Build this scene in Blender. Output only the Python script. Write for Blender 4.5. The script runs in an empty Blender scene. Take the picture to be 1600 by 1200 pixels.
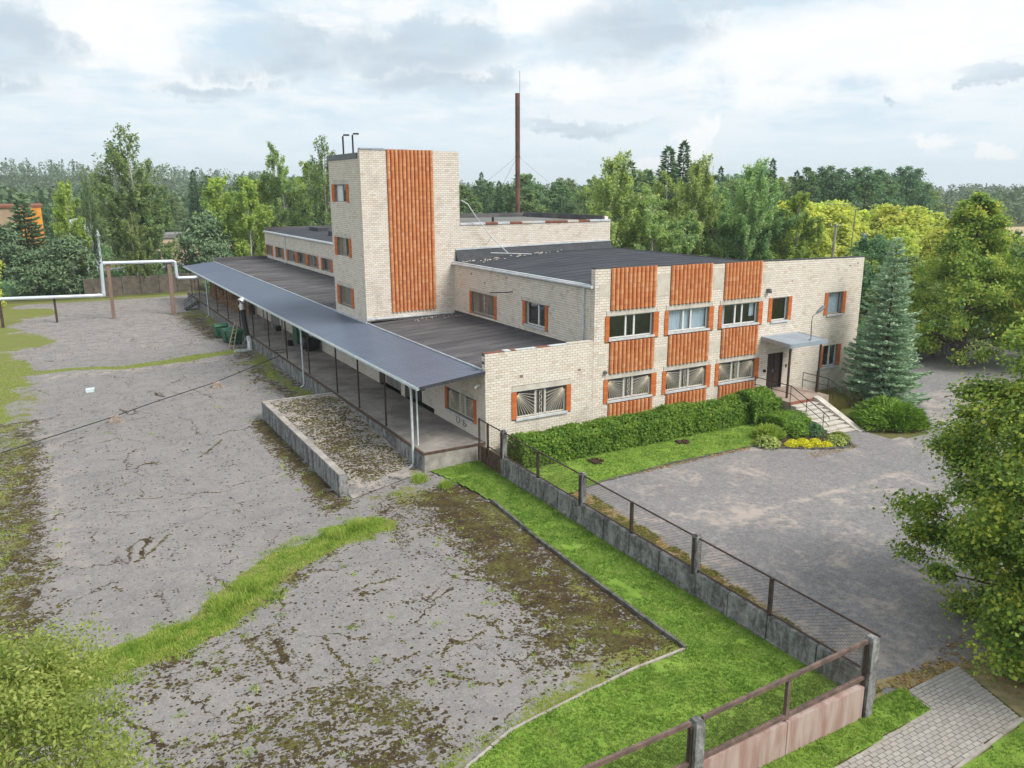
import bpy, math, random
import numpy as np
from mathutils import Matrix, Vector
R = math.radians
rng = np.random.default_rng(7)
random.seed(7)
scene = bpy.context.scene
col = scene.collection

# ------------------------------------------------------------------ camera
cam_d = bpy.data.cameras.new("camera")
cam = bpy.data.objects.new("camera", cam_d)
col.objects.link(cam)
YAW, PITCH, ROLL = R(29.878), R(13.688), R(-0.187)
cam.matrix_world = (Matrix.Translation((-17.768, -33.562, 13.206)) @ Matrix.Rotation(-YAW, 4, 'Z')
                    @ Matrix.Rotation(math.pi / 2 - PITCH, 4, 'X') @ Matrix.Rotation(ROLL, 4, 'Z'))
cam_d.sensor_width = 36.0
cam_d.lens = 1253.477 / 1600 * 36
cam_d.clip_start = 0.5
cam_d.clip_end = 9000
scene.camera = cam

# ------------------------------------------------------------------ exposure
vs = scene.view_settings
vs.view_transform = 'Standard'
vs.look = 'None'
vs.gamma = 1.0
vs.use_curve_mapping = False
vs.exposure = 0.50
scene.render.engine = 'CYCLES'
scene.cycles.use_denoising = True
scene.cycles.max_bounces = 6
scene.cycles.transparent_max_bounces = 12
scene.cycles.volume_bounces = 0

# ------------------------------------------------------------------ sun and sky
SUN_AZ, SUN_EL = R(148), R(47)          # azimuth clockwise from +Y
sun_d = bpy.data.lights.new("sun", 'SUN')
sun_d.energy = 2.8
sun_d.angle = R(30)
sun_d.color = (1.0, 0.95, 0.875)
sun = bpy.data.objects.new("sun", sun_d)
col.objects.link(sun)
sdir = Vector((math.sin(SUN_AZ) * math.cos(SUN_EL), math.cos(SUN_AZ) * math.cos(SUN_EL), math.sin(SUN_EL)))
sun.rotation_euler = sdir.to_track_quat('Z', 'Y').to_euler()
sun.location = (30, -60, 60)

world = bpy.data.worlds.new("World")
scene.world = world
world.use_nodes = True
wt = world.node_tree
wt.nodes.clear()


class NT:
    """small helper round a node tree"""
    def __init__(self, t):
        self.t = t

    def n(self, kind, **kw):
        nd = self.t.nodes.new(kind)
        for k, v in kw.items():
            if k == 'inp':
                for i, val in v.items():
                    s = nd.inputs[i]
                    if isinstance(val, bpy.types.NodeSocket):
                        self.t.links.new(val, s)
                    else:
                        s.default_value = val
            else:
                setattr(nd, k, v)
        return nd

    def math(self, op, a, b=0.0, c=0.0, clamp=False):
        nd = self.n('ShaderNodeMath', operation=op, use_clamp=clamp, inp={0: a, 1: b, 2: c})
        return nd.outputs[0]

    def vmath(self, op, a, b=(0, 0, 0)):
        nd = self.n('ShaderNodeVectorMath', operation=op, inp={0: a, 1: b})
        return nd.outputs[0]

    def noise(self, vec, scale, detail=4.0, rough=0.55, dist=0.0):
        nd = self.n('ShaderNodeTexNoise', inp={'Scale': scale, 'Detail': detail, 'Roughness': rough, 'Distortion': dist})
        if vec is not None:
            self.t.links.new(vec, nd.inputs['Vector'])
        return nd.outputs[0]

    def ramp(self, fac, stops, interp='LINEAR'):
        nd = self.n('ShaderNodeValToRGB', inp={0: fac})
        cr = nd.color_ramp
        cr.interpolation = interp
        while len(cr.elements) > 1:
            cr.elements.remove(cr.elements[-1])
        cr.elements[0].position = stops[0][0]
        c = stops[0][1]
        cr.elements[0].color = (c, c, c, 1) if not hasattr(c, '__len__') else (*c[:3], 1)
        for p_, c in stops[1:]:
            e = cr.elements.new(p_)
            e.color = (c, c, c, 1) if not hasattr(c, '__len__') else (*c[:3], 1)
        return nd.outputs[0]

    def mix(self, fac, a, b, blend='MIX'):
        nd = self.n('ShaderNodeMix', data_type='RGBA', blend_type=blend)
        for s, v in ((0, fac), (6, a), (7, b)):
            if isinstance(v, bpy.types.NodeSocket):
                self.t.links.new(v, nd.inputs[s])
            elif s == 0:
                nd.inputs[s].default_value = v
            else:
                nd.inputs[s].default_value = (*v[:3], 1)
        return nd.outputs[2]

    def smooth(self, x, lo, hi):
        nd = self.n('ShaderNodeMapRange', interpolation_type='SMOOTHSTEP', inp={0: x, 1: lo, 2: hi, 3: 0.0, 4: 1.0})
        return nd.outputs[0]


W = NT(wt)
tc = W.n('ShaderNodeTexCoord').outputs['Generated']
D = W.vmath('NORMALIZE', tc)
sep = W.n('ShaderNodeSeparateXYZ', inp={0: D})
dx, dy, dz = sep.outputs
sky = W.n('ShaderNodeTexSky', sky_type='NISHITA')
sky.sun_disc = False
sky.sun_elevation = SUN_EL
sky.sun_rotation = SUN_AZ
sky.air_density = 1.0
sky.dust_density = 2.0
# cloud deck: directions projected on a flat layer
den = W.math('ADD', W.math('MAXIMUM', dz, 0.0), 0.14)
uv = W.n('ShaderNodeCombineXYZ', inp={0: W.math('DIVIDE', dx, den), 1: W.math('DIVIDE', dy, den), 2: 0.0}).outputs[0]
n_big = W.noise(uv, 0.75, 6, 0.58, 0.25)
n_mid = W.noise(uv, 2.3, 7, 0.6, 0.3)
n_fine = W.noise(D, 9.0, 6, 0.62, 0.2)
az = W.math('ARCTAN2', dx, dy)
el = W.math('ARCSINE', dz)
n_edge = W.noise(D, 22.0, 7, 0.65, 0.3)
wob = W.math('ADD', W.math('MULTIPLY', W.math('SUBTRACT', n_fine, 0.5), 0.22), W.math('MULTIPLY', W.math('SUBTRACT', n_edge, 0.5), 0.10))
wob2 = W.math('MULTIPLY', W.math('SUBTRACT', n_mid, 0.5), 0.10)
azw = W.math('ADD', az, wob)
elw = W.math('ADD', el, W.math('MULTIPLY', wob, 0.42))
elw = W.math('ADD', elw, W.math('MULTIPLY', wob2, 0.3))


def blob(a, e, ra, re):
    u_ = W.math('DIVIDE', W.math('SUBTRACT', azw, a), ra)
    v_ = W.math('DIVIDE', W.math('SUBTRACT', elw, e), re)
    r2 = W.math('ADD', W.math('MULTIPLY', u_, u_), W.math('MULTIPLY', v_, v_))
    return W.smooth(r2, 1.2, 0.15)


def union(lst):
    o = lst[0]
    for b in lst[1:]:
        o = W.math('MAXIMUM', o, b)
    return o


# grey undersides of the big clouds (real directions in the sky)
grey = union([blob(-0.02, 0.150, 0.10, 0.042), blob(-0.05, 0.110, 0.08, 0.020), blob(0.27, 0.150, 0.085, 0.040), blob(0.40, 0.155, 0.13, 0.030),
              blob(0.44, 0.120, 0.10, 0.020), blob(0.18, 0.108, 0.06, 0.012), blob(0.66, 0.175, 0.10, 0.035),
              blob(0.78, 0.205, 0.13, 0.020), blob(0.93, 0.085, 0.022, 0.009), blob(1.06, 0.116, 0.06, 0.010), blob(0.62, 0.08, 0.09, 0.012),
              blob(-0.5, 0.16, 0.2, 0.04), blob(1.5, 0.17, 0.2, 0.04)])
high_grey = W.math('MULTIPLY', W.smooth(n_big, 0.50, 0.68), W.smooth(dz, 0.22, 0.40))
grey = W.math('MAXIMUM', grey, W.math('MULTIPLY', high_grey, 0.9))
grey = W.math('MULTIPLY', grey, W.smooth(n_mid, 0.22, 0.62))
white = union([blob(0.745, 0.050, 0.030, 0.026), blob(0.77, 0.072, 0.022, 0.022), blob(0.71, 0.028, 0.05, 0.016), blob(0.97, 0.040, 0.035, 0.012), blob(1.05, 0.040, 0.03, 0.012),
               blob(0.12, 0.17, 0.07, 0.05), blob(0.55, 0.20, 0.06, 0.03), blob(0.90, 0.14, 0.20, 0.05), blob(1.02, 0.17, 0.15, 0.05), blob(0.60, 0.125, 0.08, 0.02)])
veil = W.ramp(W.math('ADD', n_mid, W.math('MULTIPLY', W.math('SUBTRACT', n_fine, 0.5), 0.5)),
              [(0.33, (4.75, 5.85, 6.75)), (0.46, (5.95, 6.65, 7.1)), (0.58, (7.1, 7.3, 7.4))])
low = W.mix(W.smooth(dz, -0.01, 0.16), (5.9, 6.75, 7.3), veil)
c1 = W.mix(W.math('MULTIPLY', white, 0.8), low, (7.75, 7.75, 7.75))
gcol = W.mix(n_fine, (3.35, 4.25, 5.1), (4.8, 5.55, 6.1))
c2 = W.mix(W.math('MULTIPLY', grey, 0.92), c1, gcol)
cover = W.smooth(n_big, 0.05, 0.34)
skyc = W.mix(W.math('MULTIPLY', cover, 0.96), sky.outputs[0], c2)
# below the horizon: dim ground colour
skyc = W.mix(W.smooth(dz, -0.02, -0.10), skyc, (2.0, 2.1, 1.8))
bg = W.n('ShaderNodeBackground', inp={0: skyc, 1: 0.1})
wo = W.n('ShaderNodeOutputWorld', inp={0: bg.outputs[0]})

# ------------------------------------------------------------------ materials
def new_mat(name):
    m = bpy.data.materials.new(name)
    m.use_nodes = True
    t = m.node_tree
    t.nodes.clear()
    N = NT(t)
    out = N.n('ShaderNodeOutputMaterial')
    return m, N, out


def principled(N, out, base, rough=0.8, metal=0.0, bump=None, bstr=0.3, bdist=0.01, spec=0.3):
    p = N.n('ShaderNodeBsdfPrincipled', inp={'Roughness': rough, 'Metallic': metal, 'Specular IOR Level': spec})
    if isinstance(base, bpy.types.NodeSocket):
        N.t.links.new(base, p.inputs['Base Color'])
    else:
        p.inputs['Base Color'].default_value = (*base, 1)
    if bump is not None:
        b = N.n('ShaderNodeBump', inp={'Strength': bstr, 'Distance': bdist, 'Height': bump})
        N.t.links.new(b.outputs[0], p.inputs['Normal'])
    N.t.links.new(p.outputs[0], out.inputs[0])
    return p


def pos(N):
    return N.n('ShaderNodeNewGeometry').outputs['Position']


def objc(N):
    return N.n('ShaderNodeTexCoord').outputs['Object']


def rnd(N):
    g = N.n('ShaderNodeNewGeometry').outputs['Random Per Island']
    o = N.n('ShaderNodeObjectInfo').outputs['Random']
    return N.math('FRACT', N.math('ADD', g, N.math('MULTIPLY', o, 7.31)))


def attr(N, name):
    return N.n('ShaderNodeAttribute', attribute_name=name).outputs['Fac']


def simple(name, c1, c2=None, scale=3.0, rough=0.8, metal=0.0, bstr=0.25, bdist=0.01, spec=0.3, streak=False, island=0.0):
    m, N, out = new_mat(name)
    if c2 is None:
        c2 = tuple(x * 0.75 for x in c1)
    v = pos(N)
    if streak:
        v = N.vmath('MULTIPLY', v, (1, 1, 0.12))
    n = N.noise(v, scale, 6, 0.62, 0.3)
    c = N.mix(N.smooth(n, 0.32, 0.68), c2, c1)
    if island:
        h = N.math('ADD', 1.0 - island / 2, N.math('MULTIPLY', rnd(N), island))
        c = N.mix(1.0, c, N.n('ShaderNodeCombineXYZ', inp={0: h, 1: h, 2: h}).outputs[0], 'MULTIPLY')
    fine = N.noise(pos(N), scale * 14, 3, 0.6)
    principled(N, out, c, rough, metal, fine, bstr, bdist, spec)
    return m


def brick_mat(name, cols, rough=0.85, stain=0.42, dirt_col=(0.16, 0.13, 0.10)):
    """one colour per brick (mesh islands), blotches of dirt on top"""
    m, N, out = new_mat(name)
    r = rnd(N)
    c = N.ramp(r, [(i / (len(cols) - 1), k) for i, k in enumerate(cols)])
    p_ = pos(N)
    big = N.noise(N.vmath('MULTIPLY', p_, (1, 1, 0.6)), 0.55, 6, 0.65, 0.6)
    c = N.mix(N.math('MULTIPLY', N.smooth(big, 0.52, 0.80), stain), c, dirt_col)
    run = N.noise(N.vmath('MULTIPLY', p_, (1, 1, 0.10)), 2.2, 5, 0.7, 0.2)
    c = N.mix(N.math('MULTIPLY', N.smooth(run, 0.56, 0.78), stain * 0.8), c, tuple(k * 0.5 for k in cols[0]))
    pk = N.smooth(N.noise(p_, 0.9, 4, 0.6), 0.5, 0.7)
    c = N.mix(N.math('MULTIPLY', pk, 0.35), c, N.mix(1.0, c, (1.02, 0.93, 0.90), 'MULTIPLY'))
    fine = N.noise(p_, 16.0, 5, 0.65)
    c = N.mix(N.math('MULTIPLY', N.smooth(fine, 0.5, 0.75), 0.28), c, tuple(k * 0.6 for k in cols[0]))
    grain = N.noise(p_, 60.0, 2, 0.6)
    principled(N, out, c, rough, 0, grain, 0.3, 0.006, 0.2)
    return m


def stained():
    """concrete with dark algae runs and lichen blotches"""
    m, N, out = new_mat('stained_concrete')
    p_ = pos(N)
    a = N.noise(N.vmath('MULTIPLY', p_, (1, 1, 0.30)), 2.6, 6, 0.7, 0.5)
    b = N.noise(p_, 5.5, 6, 0.72, 0.4)
    f = N.math('ADD', N.math('MULTIPLY', a, 0.6), N.math('MULTIPLY', b, 0.4))
    c = N.ramp(f, [(0.36, (0.060, 0.058, 0.055)), (0.46, (0.130, 0.128, 0.126)), (0.54, (0.25, 0.248, 0.245)), (0.66, (0.40, 0.39, 0.375))])
    principled(N, out, c, 0.92, 0, N.noise(p_, 34, 4, 0.7), 0.45, 0.01, 0.2)
    return m


M = {}
M['brick'] = brick_mat('silicate_brick', [(0.66, 0.585, 0.50), (0.735, 0.675, 0.60), (0.70, 0.625, 0.54), (0.76, 0.71, 0.64), (0.68, 0.605, 0.515), (0.745, 0.69, 0.615), (0.61, 0.515, 0.415)])
M['mortar'] = simple('dark_mortar', (0.27, 0.232, 0.198), (0.18, 0.155, 0.132), 5, 0.9)
M['rib'] = brick_mat('terracotta_rib', [(0.60, 0.23, 0.092), (0.67, 0.295, 0.125), (0.55, 0.195, 0.083), (0.69, 0.345, 0.175), (0.63, 0.25, 0.102)], 0.7, 0.22, (0.30, 0.2, 0.15))
M['orange_brick'] = brick_mat('orange_brick', [(0.56, 0.165, 0.045), (0.49, 0.13, 0.04), (0.60, 0.20, 0.065)], 0.75, 0.2, (0.3, 0.14, 0.08))
M['concrete'] = simple('weathered_concrete', (0.40, 0.37, 0.335), (0.23, 0.21, 0.19), 1.3, 0.9, bstr=0.4)
M['dock_concrete'] = simple('dock_concrete', (0.36, 0.325, 0.295), (0.20, 0.18, 0.165), 0.7, 0.9, bstr=0.4)
M['stained_concrete'] = stained()
M['pink_concrete'] = simple('pink_concrete', (0.44, 0.345, 0.31), (0.31, 0.185, 0.155), 3.6, 0.9, streak=True, bstr=0.4)
M['cement_patch'] = simple('cement_patch', (0.60, 0.56, 0.49), (0.50, 0.45, 0.38), 2.0, 0.9)
M['lintel'] = simple('lintel_concrete', (0.60, 0.56, 0.50), (0.46, 0.42, 0.37), 1.6, 0.9)
M['white_frame'] = simple('white_frame', (0.74, 0.74, 0.72), (0.62, 0.62, 0.60), 4, 0.5)
M['old_frame'] = simple('old_frame', (0.46, 0.43, 0.39), (0.28, 0.24, 0.20), 6, 0.8)
M['cream_bar'] = simple('cream_bar', (0.80, 0.73, 0.61), (0.66, 0.57, 0.44), 8, 0.6)
M['sill'] = simple('sill_metal', (0.60, 0.62, 0.64), (0.46, 0.47, 0.48), 3, 0.55)
M['bitumen'] = None
M['zinc'] = simple('zinc_flashing', (0.50, 0.55, 0.60), (0.36, 0.40, 0.44), 2.0, 0.42, 0.3)
M['zinc_light'] = simple('light_flashing', (0.62, 0.65, 0.68), (0.45, 0.48, 0.5), 2.0, 0.5, 0.1)
M['dark_flashing'] = simple('dark_flashing', (0.055, 0.06, 0.07), (0.035, 0.038, 0.042), 3, 0.7)
M['grey_sheet'] = simple('grey_sheet', (0.16, 0.17, 0.185), (0.11, 0.118, 0.13), 2.0, 0.5, 0.2)
M['rust'] = simple('rusty_steel', (0.13, 0.078, 0.055), (0.06, 0.042, 0.034), 5, 0.85, 0.1, island=0.3)
M['rust_red'] = simple('rust_red', (0.30, 0.11, 0.06), (0.16, 0.07, 0.05), 3, 0.85)
M['brown_paint'] = simple('brown_paint', (0.19, 0.125, 0.105), (0.10, 0.07, 0.06), 4, 0.65)
M['black_steel'] = simple('black_steel', (0.03, 0.028, 0.028), (0.015, 0.014, 0.014), 6, 0.55)
M['grey_pipe'] = simple('pale_downpipe', (0.62, 0.68, 0.70), (0.48, 0.54, 0.56), 4, 0.45)
M['dark_wood'] = simple('dark_wood', (0.060, 0.042, 0.034), (0.030, 0.022, 0.018), 5, 0.6, streak=True)
M['board'] = simple('grey_board', (0.30, 0.29, 0.265), (0.20, 0.19, 0.17), 4, 0.85, streak=True)
M['curtain'] = simple('white_curtain', (0.80, 0.83, 0.84), (0.62, 0.66, 0.69), 9, 0.9, streak=True)
M['bin_green'] = simple('bin_green', (0.022, 0.135, 0.062), (0.014, 0.085, 0.04), 3, 0.45, spec=0.5)
M['black_plastic'] = simple('black_plastic', (0.02, 0.02, 0.022), (0.01, 0.01, 0.011), 5, 0.45)
M['silver_wrap'] = simple('silver_wrap', (0.72, 0.73, 0.74), (0.5, 0.51, 0.52), 9, 0.35, 0.5, bstr=0.6)
M['log'] = simple('split_logs', (0.42, 0.27, 0.15), (0.20, 0.115, 0.06), 6, 0.85, island=0.5)
M['wood'] = simple('raw_wood', (0.45, 0.35, 0.24), (0.3, 0.22, 0.14), 6, 0.8)
M['yard_wall'] = simple('dull_wall', (0.145, 0.125, 0.10), (0.085, 0.072, 0.058), 1.5, 0.9)
M['pipe_post'] = simple('post_concrete', (0.27, 0.19, 0.15), (0.18, 0.12, 0.095), 2.5, 0.9, streak=True)
M['steel_post'] = simple('dark_rust_post', (0.085, 0.055, 0.045), (0.045, 0.032, 0.028), 5, 0.8)
M['kerb_dark'] = simple('mossy_kerb', (0.16, 0.155, 0.14), (0.055, 0.055, 0.045), 3, 0.95)
M['kerb'] = simple('kerb_concrete', (0.40, 0.37, 0.33), (0.27, 0.24, 0.2), 3, 0.95)
M['litter'] = simple('dry_litter', (0.34, 0.265, 0.15), (0.18, 0.165, 0.07), 2.2, 1.0, bstr=0.6)
M['soil'] = simple('dark_soil', (0.085, 0.05, 0.035), (0.045, 0.028, 0.02), 6, 1.0)
M['paver'] = brick_mat('concrete_paver', [(0.30, 0.28, 0.255), (0.37, 0.345, 0.315), (0.33, 0.305, 0.28), (0.40, 0.375, 0.345)], 0.9, 0.4, (0.22, 0.17, 0.12))
M['step'] = simple('step_concrete', (0.58, 0.545, 0.49), (0.42, 0.39, 0.34), 2.5, 0.9)
M['landing_tile'] = simple('landing_concrete', (0.42, 0.33, 0.275), (0.32, 0.25, 0.21), 3.0, 0.85)
M['birch_bark'] = simple('birch_bark', (0.62, 0.58, 0.52), (0.20, 0.18, 0.16), 5, 0.8)
M['bark'] = simple('tree_bark', (0.13, 0.10, 0.075), (0.06, 0.045, 0.035), 4, 0.95)
M['mustard'] = simple('old_orange_render', (0.46, 0.33, 0.20), (0.34, 0.25, 0.17), 0.7, 0.8)
M['bright_orange'] = simple('bright_orange_render', (0.78, 0.33, 0.035), (0.62, 0.22, 0.03), 1.2, 0.7)
M['house_beige'] = simple('beige_render', (0.66, 0.50, 0.37), (0.55, 0.41, 0.30), 0.8, 0.85)
M['pale_metal'] = simple('pale_metal', (0.66, 0.72, 0.78), (0.50, 0.56, 0.62), 0.6, 0.5, 0.2)
M['slate'] = simple('slate_roof', (0.24, 0.235, 0.24), (0.16, 0.155, 0.16), 1, 0.8)
M['black_window'] = simple('far_window', (0.03, 0.035, 0.04), (0.02, 0.02, 0.025), 1, 0.3)
M['lamp_grey'] = simple('lamp_grey', (0.20, 0.21, 0.22), (0.12, 0.125, 0.13), 5, 0.5, 0.4)
M['white_sheet'] = simple('pale_board', (0.62, 0.70, 0.72), (0.52, 0.6, 0.63), 6, 0.6)
M['stone'] = simple('broken_block', (0.36, 0.29, 0.24), (0.2, 0.16, 0.13), 7, 0.95)
M['cable'] = simple('dark_hose', (0.045, 0.045, 0.05), (0.03, 0.03, 0.033), 5, 0.6)
M['door_canopy'] = simple('canopy_zinc', (0.33, 0.39, 0.45), (0.27, 0.32, 0.37), 1.2, 0.45, 0.2)
M['paint_mark'] = simple('dark_paint_mark', (0.10, 0.10, 0.11), (0.16, 0.155, 0.15), 6, 0.8)


def bitumen(nm='roofing_felt', st=None):
    m, N, out = new_mat(nm)
    p_ = pos(N)
    n = N.noise(N.vmath('MULTIPLY', p_, (0.35, 1.0, 1.0)), 0.8, 6, 0.6, 0.4)
    c = N.ramp(n, st or [(0.28, (0.066, 0.063, 0.068)), (0.5, (0.100, 0.095, 0.100)), (0.70, (0.160, 0.150, 0.150))])
    r = rnd(N)
    k = N.math('ADD', 0.95, N.math('MULTIPLY', r, 0.10))
    c = N.mix(1.0, c, N.n('ShaderNodeCombineXYZ', inp={0: k, 1: k, 2: k}).outputs[0], 'MULTIPLY')
    sp = N.smooth(N.noise(p_, 7.0, 3, 0.7), 0.72, 0.80)
    c = N.mix(N.math('MULTIPLY', sp, 0.5), c, (0.3, 0.28, 0.26))
    principled(N, out, c, 0.9, 0, N.noise(p_, 40, 3, 0.7), 0.35, 0.01, 0.15)
    return m


M['bitumen'] = bitumen()
M['felt_blue'] = bitumen('blue_grey_felt', [(0.25, (0.040, 0.045, 0.054)), (0.5, (0.055, 0.060, 0.071)), (0.75, (0.078, 0.083, 0.093))])
M['felt_pale'] = bitumen('weathered_felt', [(0.25, (0.15, 0.155, 0.15)), (0.5, (0.20, 0.205, 0.19)), (0.75, (0.25, 0.25, 0.235))])


def canopy_metal():
    m, N, out = new_mat('graphite_sheet')
    p_ = pos(N)
    n = N.noise(N.vmath('MULTIPLY', p_, (0.4, 1, 1)), 0.5, 5, 0.6)
    c = N.mix(n, (0.072, 0.094, 0.142), (0.112, 0.138, 0.192))
    sp = N.smooth(N.noise(p_, 9.0, 2, 0.6), 0.74, 0.78)
    c = N.mix(N.math('MULTIPLY', sp, 0.4), c, (0.4, 0.4, 0.4))
    principled(N, out, c, 0.32, 0.15, N.noise(p_, 3, 3, 0.6), 0.1, 0.02, 0.6)
    return m


M['canopy'] = canopy_metal()


def glass():
    m, N, out = new_mat('window_glass')
    fc = N.n('ShaderNodeLayerWeight', inp={0: 0.5}).outputs['Facing']
    fac = N.math('ADD', N.math('MULTIPLY', N.math('POWER', fc, 4.0), 0.75), 0.09, clamp=True)
    bmp = N.n('ShaderNodeBump', inp={'Strength': 0.08, 'Distance': 0.05, 'Height': N.noise(pos(N), 1.3, 2)})
    g = N.n('ShaderNodeBsdfGlossy', inp={'Color': (0.8, 0.85, 0.87, 1), 'Roughness': 0.03, 'Normal': bmp.outputs[0]})
    t = N.n('ShaderNodeBsdfTransparent', inp={'Color': (0.89, 0.935, 0.97, 1)})
    mx = N.n('ShaderNodeMixShader', inp={0: fac, 1: t.outputs[0], 2: g.outputs[0]})
    N.t.links.new(mx.outputs[0], out.inputs[0])
    return m


M['glass'] = glass()
M['dusty_glass'] = simple('dusty_glass', (0.27, 0.245, 0.21), (0.10, 0.09, 0.08), 2.5, 0.35, spec=0.5, streak=True)


def leaf_mat(name, cols, transl=0.48, hue_obj=0.25, rough=0.55, share=0.38, bscale=0.9, hue=0.0):
    """leaf colours vary per leaf and per clump; copies of one tree differ a little"""
    m, N, out = new_mat(name)
    g = N.n('ShaderNodeNewGeometry')
    r = g.outputs['Random Per Island']
    o = N.n('ShaderNodeObjectInfo').outputs['Random']
    big = N.noise(g.outputs['Position'], bscale, 4, 0.65)
    f = N.math('ADD', N.math('MULTIPLY', r, 1 - share), N.math('MULTIPLY', N.smooth(big, 0.3, 0.7), share))
    c = N.ramp(f, [(i / (len(cols) - 1), k) for i, k in enumerate(cols)])
    k = N.math('ADD', 1.0 - hue_obj / 2, N.math('MULTIPLY', o, hue_obj))
    c = N.mix(1.0, c, N.n('ShaderNodeCombineXYZ', inp={0: k, 1: k, 2: k}).outputs[0], 'MULTIPLY')
    if hue:
        o2 = N.math('FRACT', N.math('MULTIPLY', o, 17.3))
        hr = N.math('ADD', 1.0 - hue / 2, N.math('MULTIPLY', o2, hue))
        hb = N.math('SUBTRACT', 1.0 + hue / 2, N.math('MULTIPLY', o2, hue))
        c = N.mix(1.0, c, N.n('ShaderNodeCombineXYZ', inp={0: hr, 1: 1.0, 2: hb}).outputs[0], 'MULTIPLY')
    d = N.n('ShaderNodeBsdfPrincipled', inp={'Base Color': c, 'Roughness': rough, 'Specular IOR Level': 0.25})
    tcol = N.mix(0.5, c, (0.35, 0.42, 0.04), 'MULTIPLY')
    tcol = N.mix(0.35, c, N.mix(1.0, c, (1.5, 1.6, 0.5), 'MULTIPLY'))
    t = N.n('ShaderNodeBsdfTranslucent', inp={'Color': tcol})
    mx = N.n('ShaderNodeMixShader', inp={0: transl, 1: d.outputs[0], 2: t.outputs[0]})
    N.t.links.new(mx.outputs[0], out.inputs[0])
    return m


M['leaf_birch'] = leaf_mat('birch_leaves', [(0.134, 0.220, 0.105), (0.247, 0.365, 0.153), (0.419, 0.540, 0.198), (0.672, 0.769, 0.264)], hue_obj=0.25, hue=0.35)
M['leaf_birch_deep'] = leaf_mat('deep_birch_leaves', [(0.100, 0.177, 0.090), (0.187, 0.287, 0.127), (0.313, 0.413, 0.163), (0.538, 0.602, 0.209)], hue_obj=0.4, hue=0.3)
M['leaf_dark'] = leaf_mat('dark_leaves', [(0.081, 0.160, 0.087), (0.151, 0.251, 0.123), (0.238, 0.351, 0.154), (0.374, 0.464, 0.181)], hue_obj=0.5, hue=0.45)
M['leaf_yellow'] = leaf_mat('yellow_green_leaves', [(0.276, 0.356, 0.108), (0.477, 0.544, 0.124), (0.700, 0.734, 0.151), (0.800, 0.800, 0.190)], hue_obj=0.25, hue=0.15)
M['leaf_light'] = leaf_mat('light_birch_leaves', [(0.182, 0.293, 0.081), (0.287, 0.420, 0.105), (0.434, 0.532, 0.116), (0.627, 0.660, 0.145)])
M['leaf_linden'] = leaf_mat('linden_leaves', [(0.105, 0.197, 0.053), (0.210, 0.341, 0.080), (0.341, 0.479, 0.099), (0.538, 0.613, 0.126), (0.788, 0.600, 0.144)], share=0.5)
M['leaf_maple'] = leaf_mat('maple_leaves', [(0.053, 0.110, 0.026), (0.099, 0.185, 0.035), (0.171, 0.283, 0.046), (0.287, 0.397, 0.060), (0.476, 0.531, 0.080), (0.676, 0.601, 0.098)], transl=0.30, share=0.45)
M['leaf_willow'] = leaf_mat('willow_leaves', [(0.129, 0.189, 0.045), (0.228, 0.296, 0.068), (0.364, 0.425, 0.113), (0.531, 0.547, 0.183)])
M['leaf_hedge'] = leaf_mat('hedge_leaves', [(0.084, 0.174, 0.037), (0.158, 0.286, 0.049), (0.255, 0.405, 0.066), (0.401, 0.536, 0.092)])
M['needle_blue'] = leaf_mat('blue_spruce_needles', [(0.100, 0.176, 0.110), (0.215, 0.330, 0.214), (0.402, 0.555, 0.365), (0.726, 0.800, 0.598)], transl=0.1)
M['needle_dark'] = leaf_mat('spruce_needles', [(0.051, 0.111, 0.051), (0.089, 0.173, 0.076), (0.143, 0.241, 0.099)], 0.1)
M['needle_pine'] = leaf_mat('pine_needles', [(0.085, 0.142, 0.073), (0.138, 0.217, 0.109), (0.216, 0.296, 0.142)], 0.1)
M['juniper'] = leaf_mat('juniper_sprays', [(0.063, 0.144, 0.020), (0.119, 0.238, 0.026), (0.206, 0.346, 0.035), (0.301, 0.432, 0.050)], 0.15)
M['grass_lawn'] = leaf_mat('lawn_blades', [(0.100, 0.190, 0.034), (0.149, 0.259, 0.044), (0.210, 0.334, 0.060), (0.298, 0.392, 0.101), (0.376, 0.380, 0.168)], 0.35, 0.0, share=0.62, bscale=1.6)
M['grass_wild'] = leaf_mat('wild_grass_blades', [(0.143, 0.240, 0.036), (0.215, 0.338, 0.052), (0.312, 0.442, 0.078), (0.442, 0.494, 0.130), (0.468, 0.429, 0.182)], 0.35, 0.0, share=0.55, bscale=1.8)
M['dry_grass'] = leaf_mat('dry_grass_blades', [(0.20, 0.18, 0.07), (0.30, 0.27, 0.11), (0.16, 0.19, 0.05)], 0.3, 0.0)
M['moss'] = leaf_mat('moss_cushions', [(0.047, 0.030, 0.015), (0.076, 0.054, 0.018), (0.042, 0.033, 0.016), (0.113, 0.107, 0.020), (0.062, 0.037, 0.018)], 0.0, 0.0, 0.95)
M['hosta'] = leaf_mat('variegated_leaves', [(0.240, 0.336, 0.078), (0.504, 0.525, 0.168), (0.120, 0.231, 0.042), (0.600, 0.578, 0.216)], 0.25, 0.0)
M['yellow_plant'] = leaf_mat('yellow_cushion_leaves', [(0.55, 0.52, 0.02), (0.70, 0.66, 0.03), (0.45, 0.46, 0.03)], 0.2, 0.0)
M['verge_blades'] = leaf_mat('verge_blades', [(0.10, 0.14, 0.03), (0.17, 0.22, 0.045), (0.25, 0.27, 0.07), (0.32, 0.27, 0.11)], 0.35, 0.0)
M['fallen'] = leaf_mat('fallen_leaves', [(0.30, 0.17, 0.06), (0.42, 0.30, 0.09), (0.22, 0.10, 0.045), (0.48, 0.36, 0.10)], 0.1, 0.0)
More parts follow.
